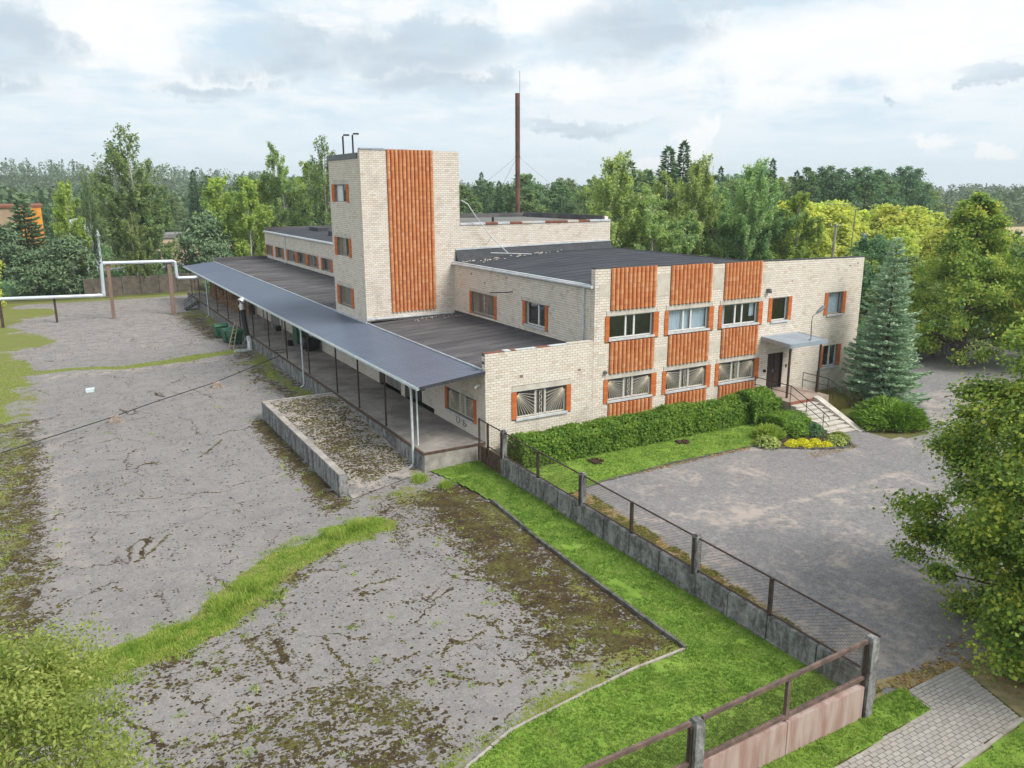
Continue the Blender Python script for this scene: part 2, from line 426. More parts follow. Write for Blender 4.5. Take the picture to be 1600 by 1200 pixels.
M['forest_far'] = leaf_mat('far_forest_leaves', [(0.059, 0.113, 0.058), (0.094, 0.162, 0.079), (0.148, 0.216, 0.097), (0.200, 0.269, 0.108)], 0.2, 0.0)


def ground_mat():
    m, N, out = new_mat('meadow_ground')
    p_ = pos(N)
    n = N.noise(p_, 0.35, 8, 0.62, 0.4)
    n2 = N.noise(p_, 6.0, 5, 0.65)
    c = N.ramp(n, [(0.30, (0.060, 0.085, 0.020)), (0.48, (0.105, 0.125, 0.030)), (0.62, (0.16, 0.135, 0.065)), (0.78, (0.14, 0.10, 0.06))])
    c = N.mix(N.math('MULTIPLY', N.smooth(n2, 0.4, 0.7), 0.5), c, (0.07, 0.075, 0.03))
    principled(N, out, c, 0.95, 0, n2, 0.6, 0.05, 0.1)
    return m


def asphalt_mat():
    """old asphalt; the painted-in fields moss / turf / sand say where growth and sand lie"""
    m, N, out = new_mat('old_asphalt')
    p_ = pos(N)
    big = N.noise(p_, 0.16, 5, 0.6, 0.5)
    med = N.noise(p_, 1.1, 6, 0.62, 0.3)
    fine = N.noise(p_, 20.0, 5, 0.85)
    grit = N.noise(p_, 14.0, 3, 0.75)
    c = N.ramp(N.math('ADD', N.math('MULTIPLY', big, 0.6), N.math('MULTIPLY', med, 0.4)),
               [(0.30, (0.190, 0.180, 0.178)), (0.5, (0.225, 0.212, 0.207)), (0.70, (0.262, 0.244, 0.234))])
    c = N.mix(N.math('MULTIPLY', N.smooth(fine, 0.46, 0.66), 0.60), c, (0.115, 0.108, 0.108))
    c = N.mix(N.math('MULTIPLY', N.smooth(grit, 0.55, 0.70), 0.45), c, (0.44, 0.41, 0.39))
    mot = N.noise(p_, 5.5, 8, 0.88, 0.3)
    c = N.mix(N.math('MULTIPLY', N.smooth(mot, 0.50, 0.60), 0.34), c, (0.10, 0.095, 0.098))
    c = N.mix(N.math('MULTIPLY', N.smooth(mot, 0.45, 0.38), 0.38), c, (0.39, 0.365, 0.35))
    # sand drifts
    sand = N.math('MULTIPLY', attr(N, 'sand'), N.smooth(N.math('ADD', N.math('MULTIPLY', med, 0.55), N.math('MULTIPLY', N.noise(p_, 3.1, 6, 0.7), 0.45)), 0.42, 0.60))
    c = N.mix(N.math('MULTIPLY', sand, 0.75), c, (0.43, 0.365, 0.31))
    # dark oil and damp patches
    damp = N.smooth(N.noise(p_, 0.45, 4, 0.5, 1.2), 0.66, 0.74)
    c = N.mix(N.math('MULTIPLY', damp, 0.22), c, (0.10, 0.098, 0.10))
    moss = attr(N, 'moss')
    # cracks with moss in them
    warp = N.n('ShaderNodeTexNoise', inp={'Scale': 1.1, 'Detail': 5.0, 'Roughness': 0.65})
    N.t.links.new(p_, warp.inputs['Vector'])
    pw = N.vmath('ADD', p_, N.vmath('MULTIPLY', warp.outputs['Color'], (1.6, 1.6, 0)))
    vo = N.n('ShaderNodeTexVoronoi', feature='DISTANCE_TO_EDGE', inp={'Scale': 0.27})
    N.t.links.new(pw, vo.inputs['Vector'])
    cn = N.noise(p_, 0.55, 4, 0.6)
    cw = N.math('MULTIPLY', N.smooth(cn, 0.46, 0.62), N.math('ADD', 0.011, N.math('MULTIPLY', moss, 0.022)))
    cw = N.math('MULTIPLY', cw, N.smooth(N.noise(p_, 4.5, 5, 0.75), 0.30, 0.62))
    crack = N.smooth(N.math('SUBTRACT', vo.outputs[0], cw), 0.003, -0.003)
    vo2 = N.n('ShaderNodeTexVoronoi', feature='DISTANCE_TO_EDGE', inp={'Scale': 0.62})
    N.t.links.new(N.vmath('ADD', pw, (31.0, 17.0, 0.0)), vo2.inputs['Vector'])
    cw2 = N.math('MULTIPLY', N.smooth(N.noise(p_, 0.38, 4, 0.6), 0.55, 0.66), N.math('MULTIPLY', N.smooth(N.noise(p_, 6.0, 5, 0.75), 0.36, 0.62), 0.012))
    crack = N.math('MAXIMUM', crack, N.smooth(N.math('SUBTRACT', vo2.outputs[0], cw2), 0.003, -0.003))
    # moss carpets breaking up into spots
    sp = N.noise(p_, 8.5, 7, 0.70, 0.3)
    sp1 = N.noise(p_, 2.4, 6, 0.68, 0.5)
    sp2 = N.noise(p_, 0.75, 5, 0.62, 0.6)
    cov = N.math('ADD', N.math('ADD', N.math('MULTIPLY', sp, 0.38), N.math('MULTIPLY', sp1, 0.38)), N.math('MULTIPLY', sp2, 0.24))
    th = N.math('SUBTRACT', 0.640, N.math('MULTIPLY', moss, 0.20))
    mcov = N.smooth(N.math('SUBTRACT', cov, th), -0.008, 0.016)
    # small dark moss dots everywhere
    dots = None
    for sc_, k_ in ((3.6, 0.13), (7.5, 0.16)):
        vd = N.n('ShaderNodeTexVoronoi', feature='F1', inp={'Scale': sc_, 'Randomness': 1.0})
        N.t.links.new(N.vmath('ADD', p_, N.vmath('MULTIPLY', N.n('ShaderNodeTexNoise', inp={'Scale': 9.0, 'Detail': 3.0, 'Vector': p_}).outputs['Color'], (0.10, 0.10, 0))), vd.inputs['Vector'])
        vsep = N.n('ShaderNodeSeparateColor', inp={0: vd.outputs['Color']})
        rad = N.math('MULTIPLY', N.smooth(N.math('ADD', N.math('ADD', vsep.outputs[0], N.math('MULTIPLY', moss, 0.45)), N.math('MULTIPLY', N.math('SUBTRACT', sp2, 0.5), 1.6)), 0.50, 1.10), k_ * 2.0)
        d1 = N.smooth(N.math('SUBTRACT', vd.outputs['Distance'], rad), 0.03, -0.03)
        d1 = N.math('MULTIPLY', d1, N.smooth(rad, 0.0, 0.03))
        dots = d1 if dots is None else N.math('MAXIMUM', dots, d1)
    mossy = N.math('MAXIMUM', N.math('MAXIMUM', mcov, dots), crack)
    tone = N.noise(p_, 1.7, 5, 0.7)
    tone2 = N.noise(p_, 13, 5, 0.8)
    mc = N.ramp(N.math('ADD', N.math('MULTIPLY', tone, 0.6), N.math('MULTIPLY', tone2, 0.4)),
                [(0.36, (0.021, 0.015, 0.009)), (0.48, (0.047, 0.031, 0.015)), (0.57, (0.080, 0.059, 0.023)), (0.65, (0.105, 0.098, 0.025)), (0.75, (0.19, 0.165, 0.08))])
    olive = N.smooth(N.noise(p_, 0.42, 4, 0.6, 0.4), 0.48, 0.64)
    mc = N.mix(N.math('MULTIPLY', N.math('MULTIPLY', olive, mcov), 0.65), mc, N.mix(tone2, (0.030, 0.032, 0.009), (0.20, 0.21, 0.05)))
    c = N.mix(mossy, c, mc)
    turf = attr(N, 'turf')
    tcv = N.smooth(sp2, 0.35, 0.65)
    tf = N.smooth(N.math('ADD', turf, N.math('ADD', N.math('MULTIPLY', N.math('SUBTRACT', sp, 0.5), 0.9), N.math('MULTIPLY', N.math('SUBTRACT', sp2, 0.5), 1.2))), 0.40, 0.56)
    tcol = N.ramp(N.math('ADD', N.math('MULTIPLY', sp, 0.5), N.math('MULTIPLY', tone2, 0.5)),
                  [(0.34, (0.095, 0.085, 0.030)), (0.46, (0.14, 0.16, 0.036)), (0.56, (0.19, 0.235, 0.045)), (0.68, (0.27, 0.28, 0.09))])
    tcol = N.mix(N.math('MULTIPLY', tcv, 0.55), tcol, (0.17, 0.145, 0.06))
    c = N.mix(tf, c, tcol)
    h = N.math('ADD', N.math('MULTIPLY', fine, 0.25), N.math('MULTIPLY', mossy, 1.2))
    h = N.math('ADD', h, N.math('MULTIPLY', tone2, N.math('MULTIPLY', mossy, 1.2)))
    principled(N, out, c, 0.9, 0, h, 0.5, 0.02, 0.2)
    return m


def carpark_mat():
    m, N, out = new_mat('car_park_asphalt')
    p_ = pos(N)
    big = N.noise(p_, 0.22, 6, 0.62, 0.7)
    med = N.noise(p_, 1.3, 8, 0.68, 0.5)
    fine = N.noise(p_, 16.0, 4, 0.8)
    c = N.ramp(N.math('ADD', N.math('MULTIPLY', big, 0.5), N.math('MULTIPLY', med, 0.5)),
               [(0.34, (0.195, 0.187, 0.189)), (0.5, (0.240, 0.229, 0.229)), (0.66, (0.285, 0.269, 0.262))])
    c = N.mix(N.math('MULTIPLY', N.smooth(fine, 0.46, 0.64), 0.65), c, (0.085, 0.080, 0.084))
    c = N.mix(N.math('MULTIPLY', N.smooth(N.noise(p_, 9, 5, 0.85), 0.52, 0.64), 0.50), c, (0.40, 0.375, 0.365))
    mot = N.noise(p_, 4.5, 8, 0.88, 0.3)
    c = N.mix(N.math('MULTIPLY', N.smooth(mot, 0.49, 0.58), 0.42), c, (0.085, 0.082, 0.088))
    c = N.mix(N.math('MULTIPLY', N.smooth(mot, 0.45, 0.38), 0.50), c, (0.38, 0.355, 0.345))
    f = N.math('ADD', N.math('MULTIPLY', N.noise(p_, 0.55, 6, 0.7, 0.8), 0.6), N.math('MULTIPLY', N.noise(p_, 2.7, 6, 0.7), 0.4))
    th = N.math('SUBTRACT', 0.62, N.math('MULTIPLY', attr(N, 'sand'), 0.20))
    sand = N.smooth(N.math('SUBTRACT', f, th), -0.02, 0.12)
    c = N.mix(N.math('MULTIPLY', sand, 0.72), c, (0.43, 0.365, 0.315))
    principled(N, out, c, 0.9, 0, fine, 0.4, 0.015, 0.2)
    return m


def lawn_mat():
    m, N, out = new_mat('lawn_turf')
    p_ = pos(N)
    n = N.noise(p_, 0.8, 6, 0.65, 0.3)
    n2 = N.noise(p_, 18, 5, 0.7)
    f = N.math('ADD', N.math('MULTIPLY', n, 0.5), N.math('MULTIPLY', n2, 0.5))
    c = N.ramp(f, [(0.28, (0.095, 0.165, 0.028)), (0.44, (0.14, 0.23, 0.036)), (0.56, (0.20, 0.31, 0.05)), (0.72, (0.30, 0.36, 0.09))])
    bare = N.smooth(N.noise(p_, 1.1, 5, 0.6, 0.5), 0.64, 0.74)
    c = N.mix(N.math('MULTIPLY', bare, 0.7), c, (0.30, 0.26, 0.13))
    principled(N, out, c, 0.95, 0, n2, 0.7, 0.04, 0.1)
    return m


def hill_mat():
    m, N, out = new_mat('wooded_hill')
    p_ = pos(N)
    n = N.noise(p_, 0.05, 8, 0.7)
    c = N.ramp(n, [(0.3, (0.022, 0.042, 0.022)), (0.5, (0.045, 0.07, 0.03)), (0.7, (0.07, 0.095, 0.035))])
    principled(N, out, c, 1.0, 0, n, 0.8, 3.0, 0.0)
    return m


M['ground'] = ground_mat()
M['asphalt'] = asphalt_mat()
M['carpark'] = carpark_mat()
M['lawn'] = lawn_mat()
M['hill'] = hill_mat()
M['field'] = simple('stubble_field', (0.48, 0.38, 0.22), (0.40, 0.31, 0.17), 0.08, 1.0)
M['road'] = simple('far_road', (0.20, 0.21, 0.23), (0.15, 0.155, 0.17), 0.6, 0.9)

# ------------------------------------------------------------------ object helpers
class MB:
    """collects shapes for one mesh"""
    def __init__(self):
        self.v = []
        self.f = []
        self.smooth = False

    def add(self, v, f):
        b = len(self.v)
        self.v += [tuple(p) for p in v]
        self.f += [tuple(i + b for i in q) for q in f]
        return self

    def box(self, x0, x1, y0, y1, z0, z1):
        v = [(x0, y0, z0), (x1, y0, z0), (x1, y1, z0), (x0, y1, z0), (x0, y0, z1), (x1, y0, z1), (x1, y1, z1), (x0, y1, z1)]
        return self.add(v, BOXF)

    def fbox(self, fr, u0, u1, v0, v1, d0, d1):
        """box in a wall's own frame: u along, v up, d outward"""
        P = [(u0, v0, d1), (u1, v0, d1), (u1, v0, d0), (u0, v0, d0), (u0, v1, d1), (u1, v1, d1), (u1, v1, d0), (u0, v1, d0)]
        f = BOXF if not fr[3] else [tuple(reversed(q)) for q in BOXF]
        return self.add([fpt(fr, *q) for q in P], f)

    def bar(self, a, b, r, n=4, r2=None, cap=True):
        a = Vector(a)
        b = Vector(b)
        r2 = r if r2 is None else r2
        d = (b - a)
        if d.length < 1e-6:
            return self
        d.normalize()
        s = d.orthogonal() if abs(d.z) > 0.98 else d.cross(Vector((0, 0, 1)))
        s.normalize()
        t = s.cross(d)
        o = math.pi / n
        vs_ = []
        for (c, rr) in ((a, r), (b, r2)):
            for i in range(n):
                an = 2 * math.pi * i / n + o
                vs_.append(c + (s * math.cos(an) + t * math.sin(an)) * rr)
        fs = [(i, (i + 1) % n, n + (i + 1) % n, n + i) for i in range(n)]
        if cap:
            fs += [tuple(range(n - 1, -1, -1)), tuple(range(n, 2 * n))]
        return self.add(vs_, fs)

    def tube(self, pts, radii, n=6):
        """bent tapered tube through points"""
        pts = [Vector(p) for p in pts]
        if not hasattr(radii, '__len__'):
            radii = [radii] * len(pts)
        vs_ = []
        for i, p in enumerate(pts):
            d = (pts[min(i + 1, len(pts) - 1)] - pts[max(i - 1, 0)])
            d.normalize()
            s = d.cross(Vector((0.123, 0.05, 1))) if abs(d.z) < 0.95 else d.cross(Vector((1, 0.1, 0)))
            s.normalize()
            t = s.cross(d)
            for k in range(n):
                an = 2 * math.pi * k / n
                vs_.append(p + (s * math.cos(an) + t * math.sin(an)) * radii[i])
        fs = []
        for i in range(len(pts) - 1):
            for k in range(n):
                a = i * n + k
                b_ = i * n + (k + 1) % n
                fs.append((a, b_, b_ + n, a + n))
        fs.append(tuple(range(n - 1, -1, -1)))
        fs.append(tuple(range((len(pts) - 1) * n, len(pts) * n)))
        return self.add(vs_, fs)

    def quad(self, a, b, c, d):
        return self.add([a, b, c, d], [(0, 1, 2, 3)])

    def mesh(self, name):
        me = bpy.data.meshes.new(name)
        me.from_pydata(self.v, [], self.f)
        if self.smooth:
            me.polygons.foreach_set('use_smooth', [True] * len(me.polygons))
        me.update()
        return me


BOXF = [(0, 3, 2, 1), (4, 5, 6, 7), (0, 1, 5, 4), (1, 2, 6, 5), (2, 3, 7, 6), (3, 0, 4, 7)]


def fpt(fr, u, v, d):
    O, U, Nn, _ = fr
    return (O[0] + U[0] * u + Nn[0] * d, O[1] + U[1] * u + Nn[1] * d, O[2] + v)


def frame_of(O, axis):
    if axis == 'x':                      # wall along X, facing -Y
        return (O, (1, 0), (0, -1), False)
    return (O, (0, 1), (-1, 0), True)     # wall along Y, facing -X


def arr_mesh(name, V, F):
    """fast mesh from numpy arrays; F is (n,k)"""
    me = bpy.data.meshes.new(name)
    V = np.ascontiguousarray(V, np.float32)
    F = np.ascontiguousarray(F, np.int32)
    n, k = F.shape
    me.vertices.add(len(V))
    me.vertices.foreach_set('co', V.ravel())
    me.loops.add(n * k)
    me.loops.foreach_set('vertex_index', F.ravel())
    me.polygons.add(n)
    me.polygons.foreach_set('loop_start', np.arange(0, n * k, k, dtype=np.int32))
    me.polygons.foreach_set('use_smooth', np.zeros(n, dtype=bool))
    me.update(calc_edges=True)
    me.validate()
    return me


def root_loc(o):
    v = Vector((0, 0, 0))
    while o is not None:
        v = v + o.location
        o = o.parent
    return v


def props(o, label=None, cat=None, group=None, kind=None):
    if label:
        o['label'] = label
    if cat:
        o['category'] = cat
    if group:
        o['group'] = group
    if kind:
        o['kind'] = kind
    return o


def obj(name, shape, mat, parent=None, label=None, cat=None, group=None, kind=None, world_xyz=True, loc=None):
    """ONE mesh object; shapes are given in world coordinates and moved to the parent's base"""
    me = shape.mesh(name) if isinstance(shape, MB) else shape
    if not me.materials:
        me.materials.append(M[mat] if isinstance(mat, str) else mat)
    o = bpy.data.objects.new(name, me)
    col.objects.link(o)
    if parent is not None:
        o.parent = parent
        if world_xyz:
            off = root_loc(parent)
            if off.length > 1e-9:
                me.transform(Matrix.Translation(-off))
    if loc is not None:
        o.location = loc
    return props(o, label, cat, group, kind)


def thing(name, label, cat, loc=(0, 0, 0), group=None, rotz=0.0):
    o = bpy.data.objects.new(name, None)
    o.empty_display_size = 0.3
    o.location = loc
    o.rotation_euler = (0, 0, rotz)
    col.objects.link(o)
    return props(o, label, cat, group)


def dup(root, loc, rotz=0.0, scale=1.0, label=None, group=None, cat=None):
    r = root.copy()
    col.objects.link(r)
    r.location = loc
    r.rotation_euler = (0, 0, rotz)
    r.scale = (scale, scale, scale) if not hasattr(scale, '__len__') else scale
    props(r, label, cat, group)
    for ch in root.children:
        c = ch.copy()
        col.objects.link(c)
        c.parent = r
        for g in ch.children:
            d = g.copy()
            col.objects.link(d)
            d.parent = c
    return r


def seg_dist(x, y, poly):
    x = np.asarray(x, float)
    y = np.asarray(y, float)
    best = np.full(x.shape, 1e9)
    for (ax, ay), (bx, by) in zip(poly[:-1], poly[1:]):
        ux, uy = bx - ax, by - ay
        t = np.clip(((x - ax) * ux + (y - ay) * uy) / (ux * ux + uy * uy), 0, 1)
        best = np.minimum(best, np.hypot(x - ax - t * ux, y - ay - t * uy))
    return best


def in_poly(x, y, poly):
    x = np.asarray(x, float)
    y = np.asarray(y, float)
    c = np.zeros(x.shape, bool)
    n = len(poly)
    for i in range(n):
        ax, ay = poly[i]
        bx, by = poly[(i + 1) % n]
        hit = ((ay > y) != (by > y)) & (x < (bx - ax) * (y - ay) / (by - ay + 1e-12) + ax)
        c ^= hit
    return c


def sstep(x, a, b):
    t = np.clip((x - a) / (b - a), 0, 1)
    return t * t * (3 - 2 * t)


def vnoise(x, y, s, seed=0):
    """cheap smooth value noise"""
    r = np.random.default_rng(seed)
    T = r.random((64, 64))
    X, Y = np.asarray(x) / s, np.asarray(y) / s
    xi, yi = np.floor(X).astype(int), np.floor(Y).astype(int)
    fx, fy = X - xi, Y - yi
    fx, fy = fx * fx * (3 - 2 * fx), fy * fy * (3 - 2 * fy)
    g = lambda i, j: T[i % 64, j % 64]
    return (g(xi, yi) * (1 - fx) + g(xi + 1, yi) * fx) * (1 - fy) + (g(xi, yi + 1) * (1 - fx) + g(xi + 1, yi + 1) * fx) * fy

# ------------------------------------------------------------------ ground, yard, roads, hills
def grid_plane(x0, x1, y0, y1, step, z, fields=None, inside=None, zf=None):
    nx, ny = int(round((x1 - x0) / step)) + 1, int(round((y1 - y0) / step)) + 1
    X, Y = np.meshgrid(np.linspace(x0, x1, nx), np.linspace(y0, y1, ny))
    Z = np.full(X.shape, z) if zf is None else z + zf(X, Y)
    V = np.stack([X, Y, Z], -1).reshape(-1, 3)
    i = np.arange(nx * ny).reshape(ny, nx)
    F = np.stack([i[:-1, :-1], i[:-1, 1:], i[1:, 1:], i[1:, :-1]], -1).reshape(-1, 4)
    if inside is not None:
        cx = (X[:-1, :-1] + X[1:, 1:]) / 2
        cy = (Y[:-1, :-1] + Y[1:, 1:]) / 2
        F = F[inside(cx, cy).ravel()]
    me = arr_mesh('sheet', V, F)
    if fields:
        for nm, fn in fields.items():
            a = me.attributes.new(nm, 'FLOAT', 'POINT')
            a.data.foreach_set('value', np.ascontiguousarray(fn(V[:, 0], V[:, 1]), np.float32))
    me.polygons.foreach_set('use_smooth', [True] * len(me.polygons))
    return me


def poly_sheet(pts, z, thick=0.0):
    m = MB()
    n = len(pts)
    m.add([(x, y, z) for x, y in pts], [tuple(range(n))])
    if thick:
        m.add([(x, y, z) for x, y in pts] + [(x, y, z - thick) for x, y in pts], [((i + 1) % n, i, n + i, n + (i + 1) % n) for i in range(n)])
    return m


g = MB().add([(-1600, -1600, 0), (1600, -1600, 0), (1600, 1600, 0), (-1600, 1600, 0)], [(0, 1, 2, 3)])
obj('ground', g, 'ground', kind='structure')

STRIP = [(-7.6, -4.7), (-9.3, -5.1), (-11.3, -5.9), (-13.2, -7.6), (-14.8, -9.2), (-16.6, -10.0), (-18.4, -10.3), (-21, -10.4)]
STRIP2 = [(-21.5, 33.6), (-16, 34.0), (-10, 34.0), (-7, 34.6), (-4.0, 35.2)]
KERB = [(-2.30, -4.9), (-2.62, -9.2), (-2.78, -14.1), (-2.87, -17.8)]
KERB2 = [(-2.87, -17.8), (-4.6, -17.85), (-6.9, -18.1), (-9.06, -18.4), (-10.6, -19.0), (-13.0, -20.6)]


def f_moss(x, y):
    m = 0.10 + 0.14 * (vnoise(x, y, 3.5, 17) - 0.3)
    near = (y > -18.6) & (y < 1)
    m = np.maximum(m, np.where(near & (y < -2), sstep(x, -7.6, -4.2) * (0.74 + 0.40 * vnoise(x, y, 1.3, 19)), 0))
    m = np.maximum(m, (0.45 + 0.6 * vnoise(x, y, 1.1, 23)) * np.exp(-(((x + 6.0) / 2.6) ** 2 + ((y + 4.5) / 2.9) ** 2)))
    m = np.maximum(m, 0.72 * np.exp(-(((x + 5.2) / 3.0) ** 2 + ((y + 15.6) / 2.6) ** 2)))
    d = seg_dist(x, y, STRIP)
    below = y < np.interp(-x, [7.6, 9.3, 11.3, 13.2, 14.8, 16.6, 18.4, 21], [-4.7, -5.1, -5.9, -7.6, -9.2, -10.0, -10.3, -10.4])
    m = np.maximum(m, np.where(below, 0.66, 0.40) * np.exp(-(d / np.where(below, 2.0, 1.1)) ** 2))
    m = np.maximum(m, 0.95 * np.exp(-(seg_dist(x, y, [(-8.3, -1.8), (-8.1, 4), (-8.1, 12.5)]) / 0.95) ** 2))
    m = np.maximum(m, 0.85 * np.exp(-(seg_dist(x, y, [(-4.4, 14.5), (-4.6, 24), (-4.4, 36)]) / 2.1) ** 2))
    m = np.maximum(m, 0.95 * np.exp(-(seg_dist(x, y, [(-4.8, 43), (-4.9, 60)]) / 2.2) ** 2))
    m = np.maximum(m, 0.82 * sstep(-x, 17.9, 20.0) * (y < 24))
    m = np.maximum(m, 0.45 * sstep(-y, 11.5, 15.5) * sstep(-x, 9.0, 11.5) * 1.35)
    m = np.maximum(m, 0.40 * sstep(-y, 9.5, 11.5) * sstep(-x, 12.0, 13.5))
    m = np.where(y > 36.5, np.where(x > -9, m, np.minimum(m, 0.06)), m)
    m = np.where((y > 20) & (y < 36.5) & (x < -8), np.minimum(m, 0.10) * 0.9, m)
    m = np.where((y < -5.5) & (x > -9.5) & (x < -7.2), np.minimum(m, 0.34), m)
    m = m + np.where((y < -6) & (y > -19) & (x > -13), 0.06, 0)
    return np.clip(m, 0, 1)


def f_turf(x, y):
    x = x + np.where(y > 20, 2.6 * (vnoise(x, y, 3.0, 91) - 0.5), 0.5 * (vnoise(x, y, 1.2, 93) - 0.5))
    y = y + np.where(y > 20, 2.0 * (vnoise(x, y, 3.4, 92) - 0.5), 0.6 * (vnoise(x, y, 1.1, 94) - 0.5))
    t = 0.95 * np.exp(-(seg_dist(x, y, STRIP) / 0.88) ** 4)
    t = np.maximum(t, 0.85 * np.exp(-(seg_dist(x, y, STRIP2) / 0.85) ** 4))
    t = np.maximum(t, 0.95 * np.exp(-((((x + 22.5) / 4.6) ** 2 + ((y - 69) / 4.0) ** 2)) ** 3))
    t = np.maximum(t, 0.85 * np.exp(-((((x + 22.0) / 3.5) ** 2 + ((y - 50) / 5.5) ** 2)) ** 3))
    t = np.maximum(t, 0.90 * np.exp(-((((x + 22.5) / 3.7) ** 2 + ((y - 35) / 6.0) ** 2)) ** 3))
    t = np.maximum(t, 0.60 * np.exp(-(seg_dist(x, y, [(-4.1, 15), (-4.0, 24), (-3.9, 36)]) / 1.0) ** 2))
    t = np.maximum(t, 0.45 * sstep(-x, 18.4, 20.6) * (y < 34))
    t = np.maximum(t, 0.70 * sstep(-x, 20.5, 22.0))
    t = np.maximum(t, 0.52 * np.exp(-(((x + 5.2) / 2.2) ** 2 + ((y + 2.2) / 1.5) ** 2)))
    t = np.maximum(t, 0.40 * np.exp(-(seg_dist(x, y, [(-3.2, -6), (-3.5, -17)]) / 0.8) ** 2))
    t = np.maximum(t, 0.55 * np.exp(-(seg_dist(x, y, [(-3.2, -17.4), (-7.2, -17.6), (-11, -18.6)]) / 0.8) ** 2))
    t = np.maximum(t, 0.60 * np.exp(-(seg_dist(x, y, [(-4.4, 50), (-4.0, 62)]) / 0.9) ** 2))
    t = np.maximum(t, 0.95 * sstep(y, 75.5, 77.5))
    return np.clip(t, 0, 1)


def f_sand(x, y):
    s = np.full(x.shape, 0.14)
    s = np.maximum(s, 0.9 * np.exp(-(seg_dist(x, y, [(-18, 32.3), (-13, 32.4), (-8, 33)]) / 1.3) ** 2))
    s = np.maximum(s, 0.45 * sstep(y, 37, 42))
    s = np.maximum(s, 0.45 * np.exp(-(seg_dist(x, y, [(-19.5, 20), (-18.5, 3), (-18.3, -3)]) / 1.2) ** 2))
    return s


yard = grid_plane(-25.0, -0.3, -21.0, 79.0, 0.25, 0.012, {'moss': f_moss, 'turf': f_turf, 'sand': f_sand})
obj('yard_asphalt', yard, 'asphalt', kind='structure')

# car park in front of the offices
CARPARK = [(-0.25, -23.0), (0.2, -5.9), (3.3, -5.25), (8.2, -4.92), (13.2, -5.0), (14.2, -5.95), (16.0, -7.25), (17.6, -7.75), (18.2, -7.0),
           (18.3, -5.9), (20.6, -5.9), (20.7, -7.9), (22.6, -8.4), (24.6, -7.6), (26.5, -5.2), (30.0, -2.6), (60, -2.0), (60, -13), (14, -17.5), (6, -22.2), (3.25, -22.3), (0.9, -22.2)]


def cp_sand(x, y):
    s = 0.26 + 0.42 * vnoise(x, y, 2.6, 3)
    s = np.maximum(s, 0.8 * np.exp(-(((x - 5.6) / 1.3) ** 2 + ((y + 16.6) / 1.1) ** 2)))
    s = np.maximum(s, 0.6 * np.exp(-(((x - 7.0) / 1.8) ** 2 + ((y + 13.8) / 0.8) ** 2)))
    s = np.maximum(s, 0.95 * np.exp(-(seg_dist(x, y, [(3.0, -11.75), (7.4, -11.43), (10.9, -11.5), (16.5, -11.55)]) / 0.28) ** 2))
    s = np.maximum(s, 0.85 * np.exp(-(seg_dist(x, y, [(0.9, -8), (1.2, -14), (1.4, -21)]) / 0.7) ** 2))
    s = np.maximum(s, 0.9 * np.exp(-(((x - 2.2) / 1.6) ** 2 + ((y + 21.0) / 1.6) ** 2)))
    s = np.maximum(s, 0.75 * sstep(x, 20, 27))
    return np.clip(s, 0, 1)


cp = grid_plane(-0.3, 60.2, -23.1, -1.9, 0.4, 0.016, {'sand': cp_sand}, inside=lambda x, y: in_poly(x, y, CARPARK))
obj('car_park', cp, 'carpark', kind='structure')
obj('dirt_track', poly_sheet([(26, -4.5), (30, 2), (44, 12), (60, 16), (60, -12), (30, -9)], 0.008), 'carpark', kind='structure')

# lawns as thin sheets of turf
LAWN1 = [(-0.35, 0.0), (-3.05, -0.05), (-2.75, -1.4), (-2.45, -3.4), (-2.32, -4.9), (-2.62, -9.2), (-2.78, -14.1), (-2.9, -17.85), (-4.6, -17.9), (-6.9, -18.15),
         (-9.06, -18.45), (-10.6, -19.05), (-13.0, -20.65), (-13, -23.9), (-7.5, -23.57), (0.68, -23.15), (0.9, -22.25), (-0.25, -22.2)]
LAWN2 = [(-0.25, -0.02), (-0.25, -5.95), (1.6, -5.75), (3.3, -5.33), (8.2, -5.0), (13.2, -5.08), (14.2, -6.0), (16.0, -7.3), (17.55, -7.72), (18.2, -6.9), (18.25, -0.02)]
LAWN3 = [(-12, -25.55), (-7.5, -25.3), (-0.8, -24.86), (2.45, -24.62), (3.6, -25.4), (9, -25.0), (16, -24), (16, -30), (-12, -30)]
LITTER = [(2.45, -24.6), (3.25, -22.3), (6, -22.1), (14, -17.4), (16, -17), (16, -24), (9, -25.0), (3.6, -25.4)]


def lawn_z(X, Y):
    return 0.05 * vnoise(X, Y, 2.2, 11) + 0.10 * np.clip((Y + 12) / 12, 0, 1) * np.exp(-((X + 0.6) / 1.6) ** 2)


def lawn_obj(P, z, nm='lawn', mt='lawn'):
    xs, ys = [p[0] for p in P], [p[1] for p in P]
    me = grid_plane(min(xs), max(xs), min(ys), max(ys), 0.10, z, inside=lambda x, y: in_poly(x, y, P), zf=lawn_z)
    return obj(nm, me, mt, kind='structure')


lawn_obj(LAWN1, 0.030)
lawn_obj(LAWN2, 0.030)
lawn_obj(LAWN3, 0.020)
obj('leaf_litter', poly_sheet(LITTER, 0.014), 'litter', kind='structure')
obj('leaf_litter', poly_sheet([(0.95, -22.3), (3.3, -22.35), (3.3, -22.05), (2.2, -21.95), (0.6, -21.6), (0.3, -21.7)], 0.024), 'litter', kind='structure')

# hills far away, wooded
def hill_mesh(x0, x1, y0, y1, n, hf):
    X, Y = np.meshgrid(np.linspace(x0, x1, n), np.linspace(y0, y1, n))
    Z = hf(X, Y) - 1.5
    V = np.stack([X, Y, Z], -1).reshape(-1, 3)
    i = np.arange(n * n).reshape(n, n)
    F = np.stack([i[:-1, :-1], i[:-1, 1:], i[1:, 1:], i[1:, :-1]], -1).reshape(-1, 4)
    me = arr_mesh('hill', V, F)
    me.polygons.foreach_set('use_smooth', [True] * len(me.polygons))
    return me


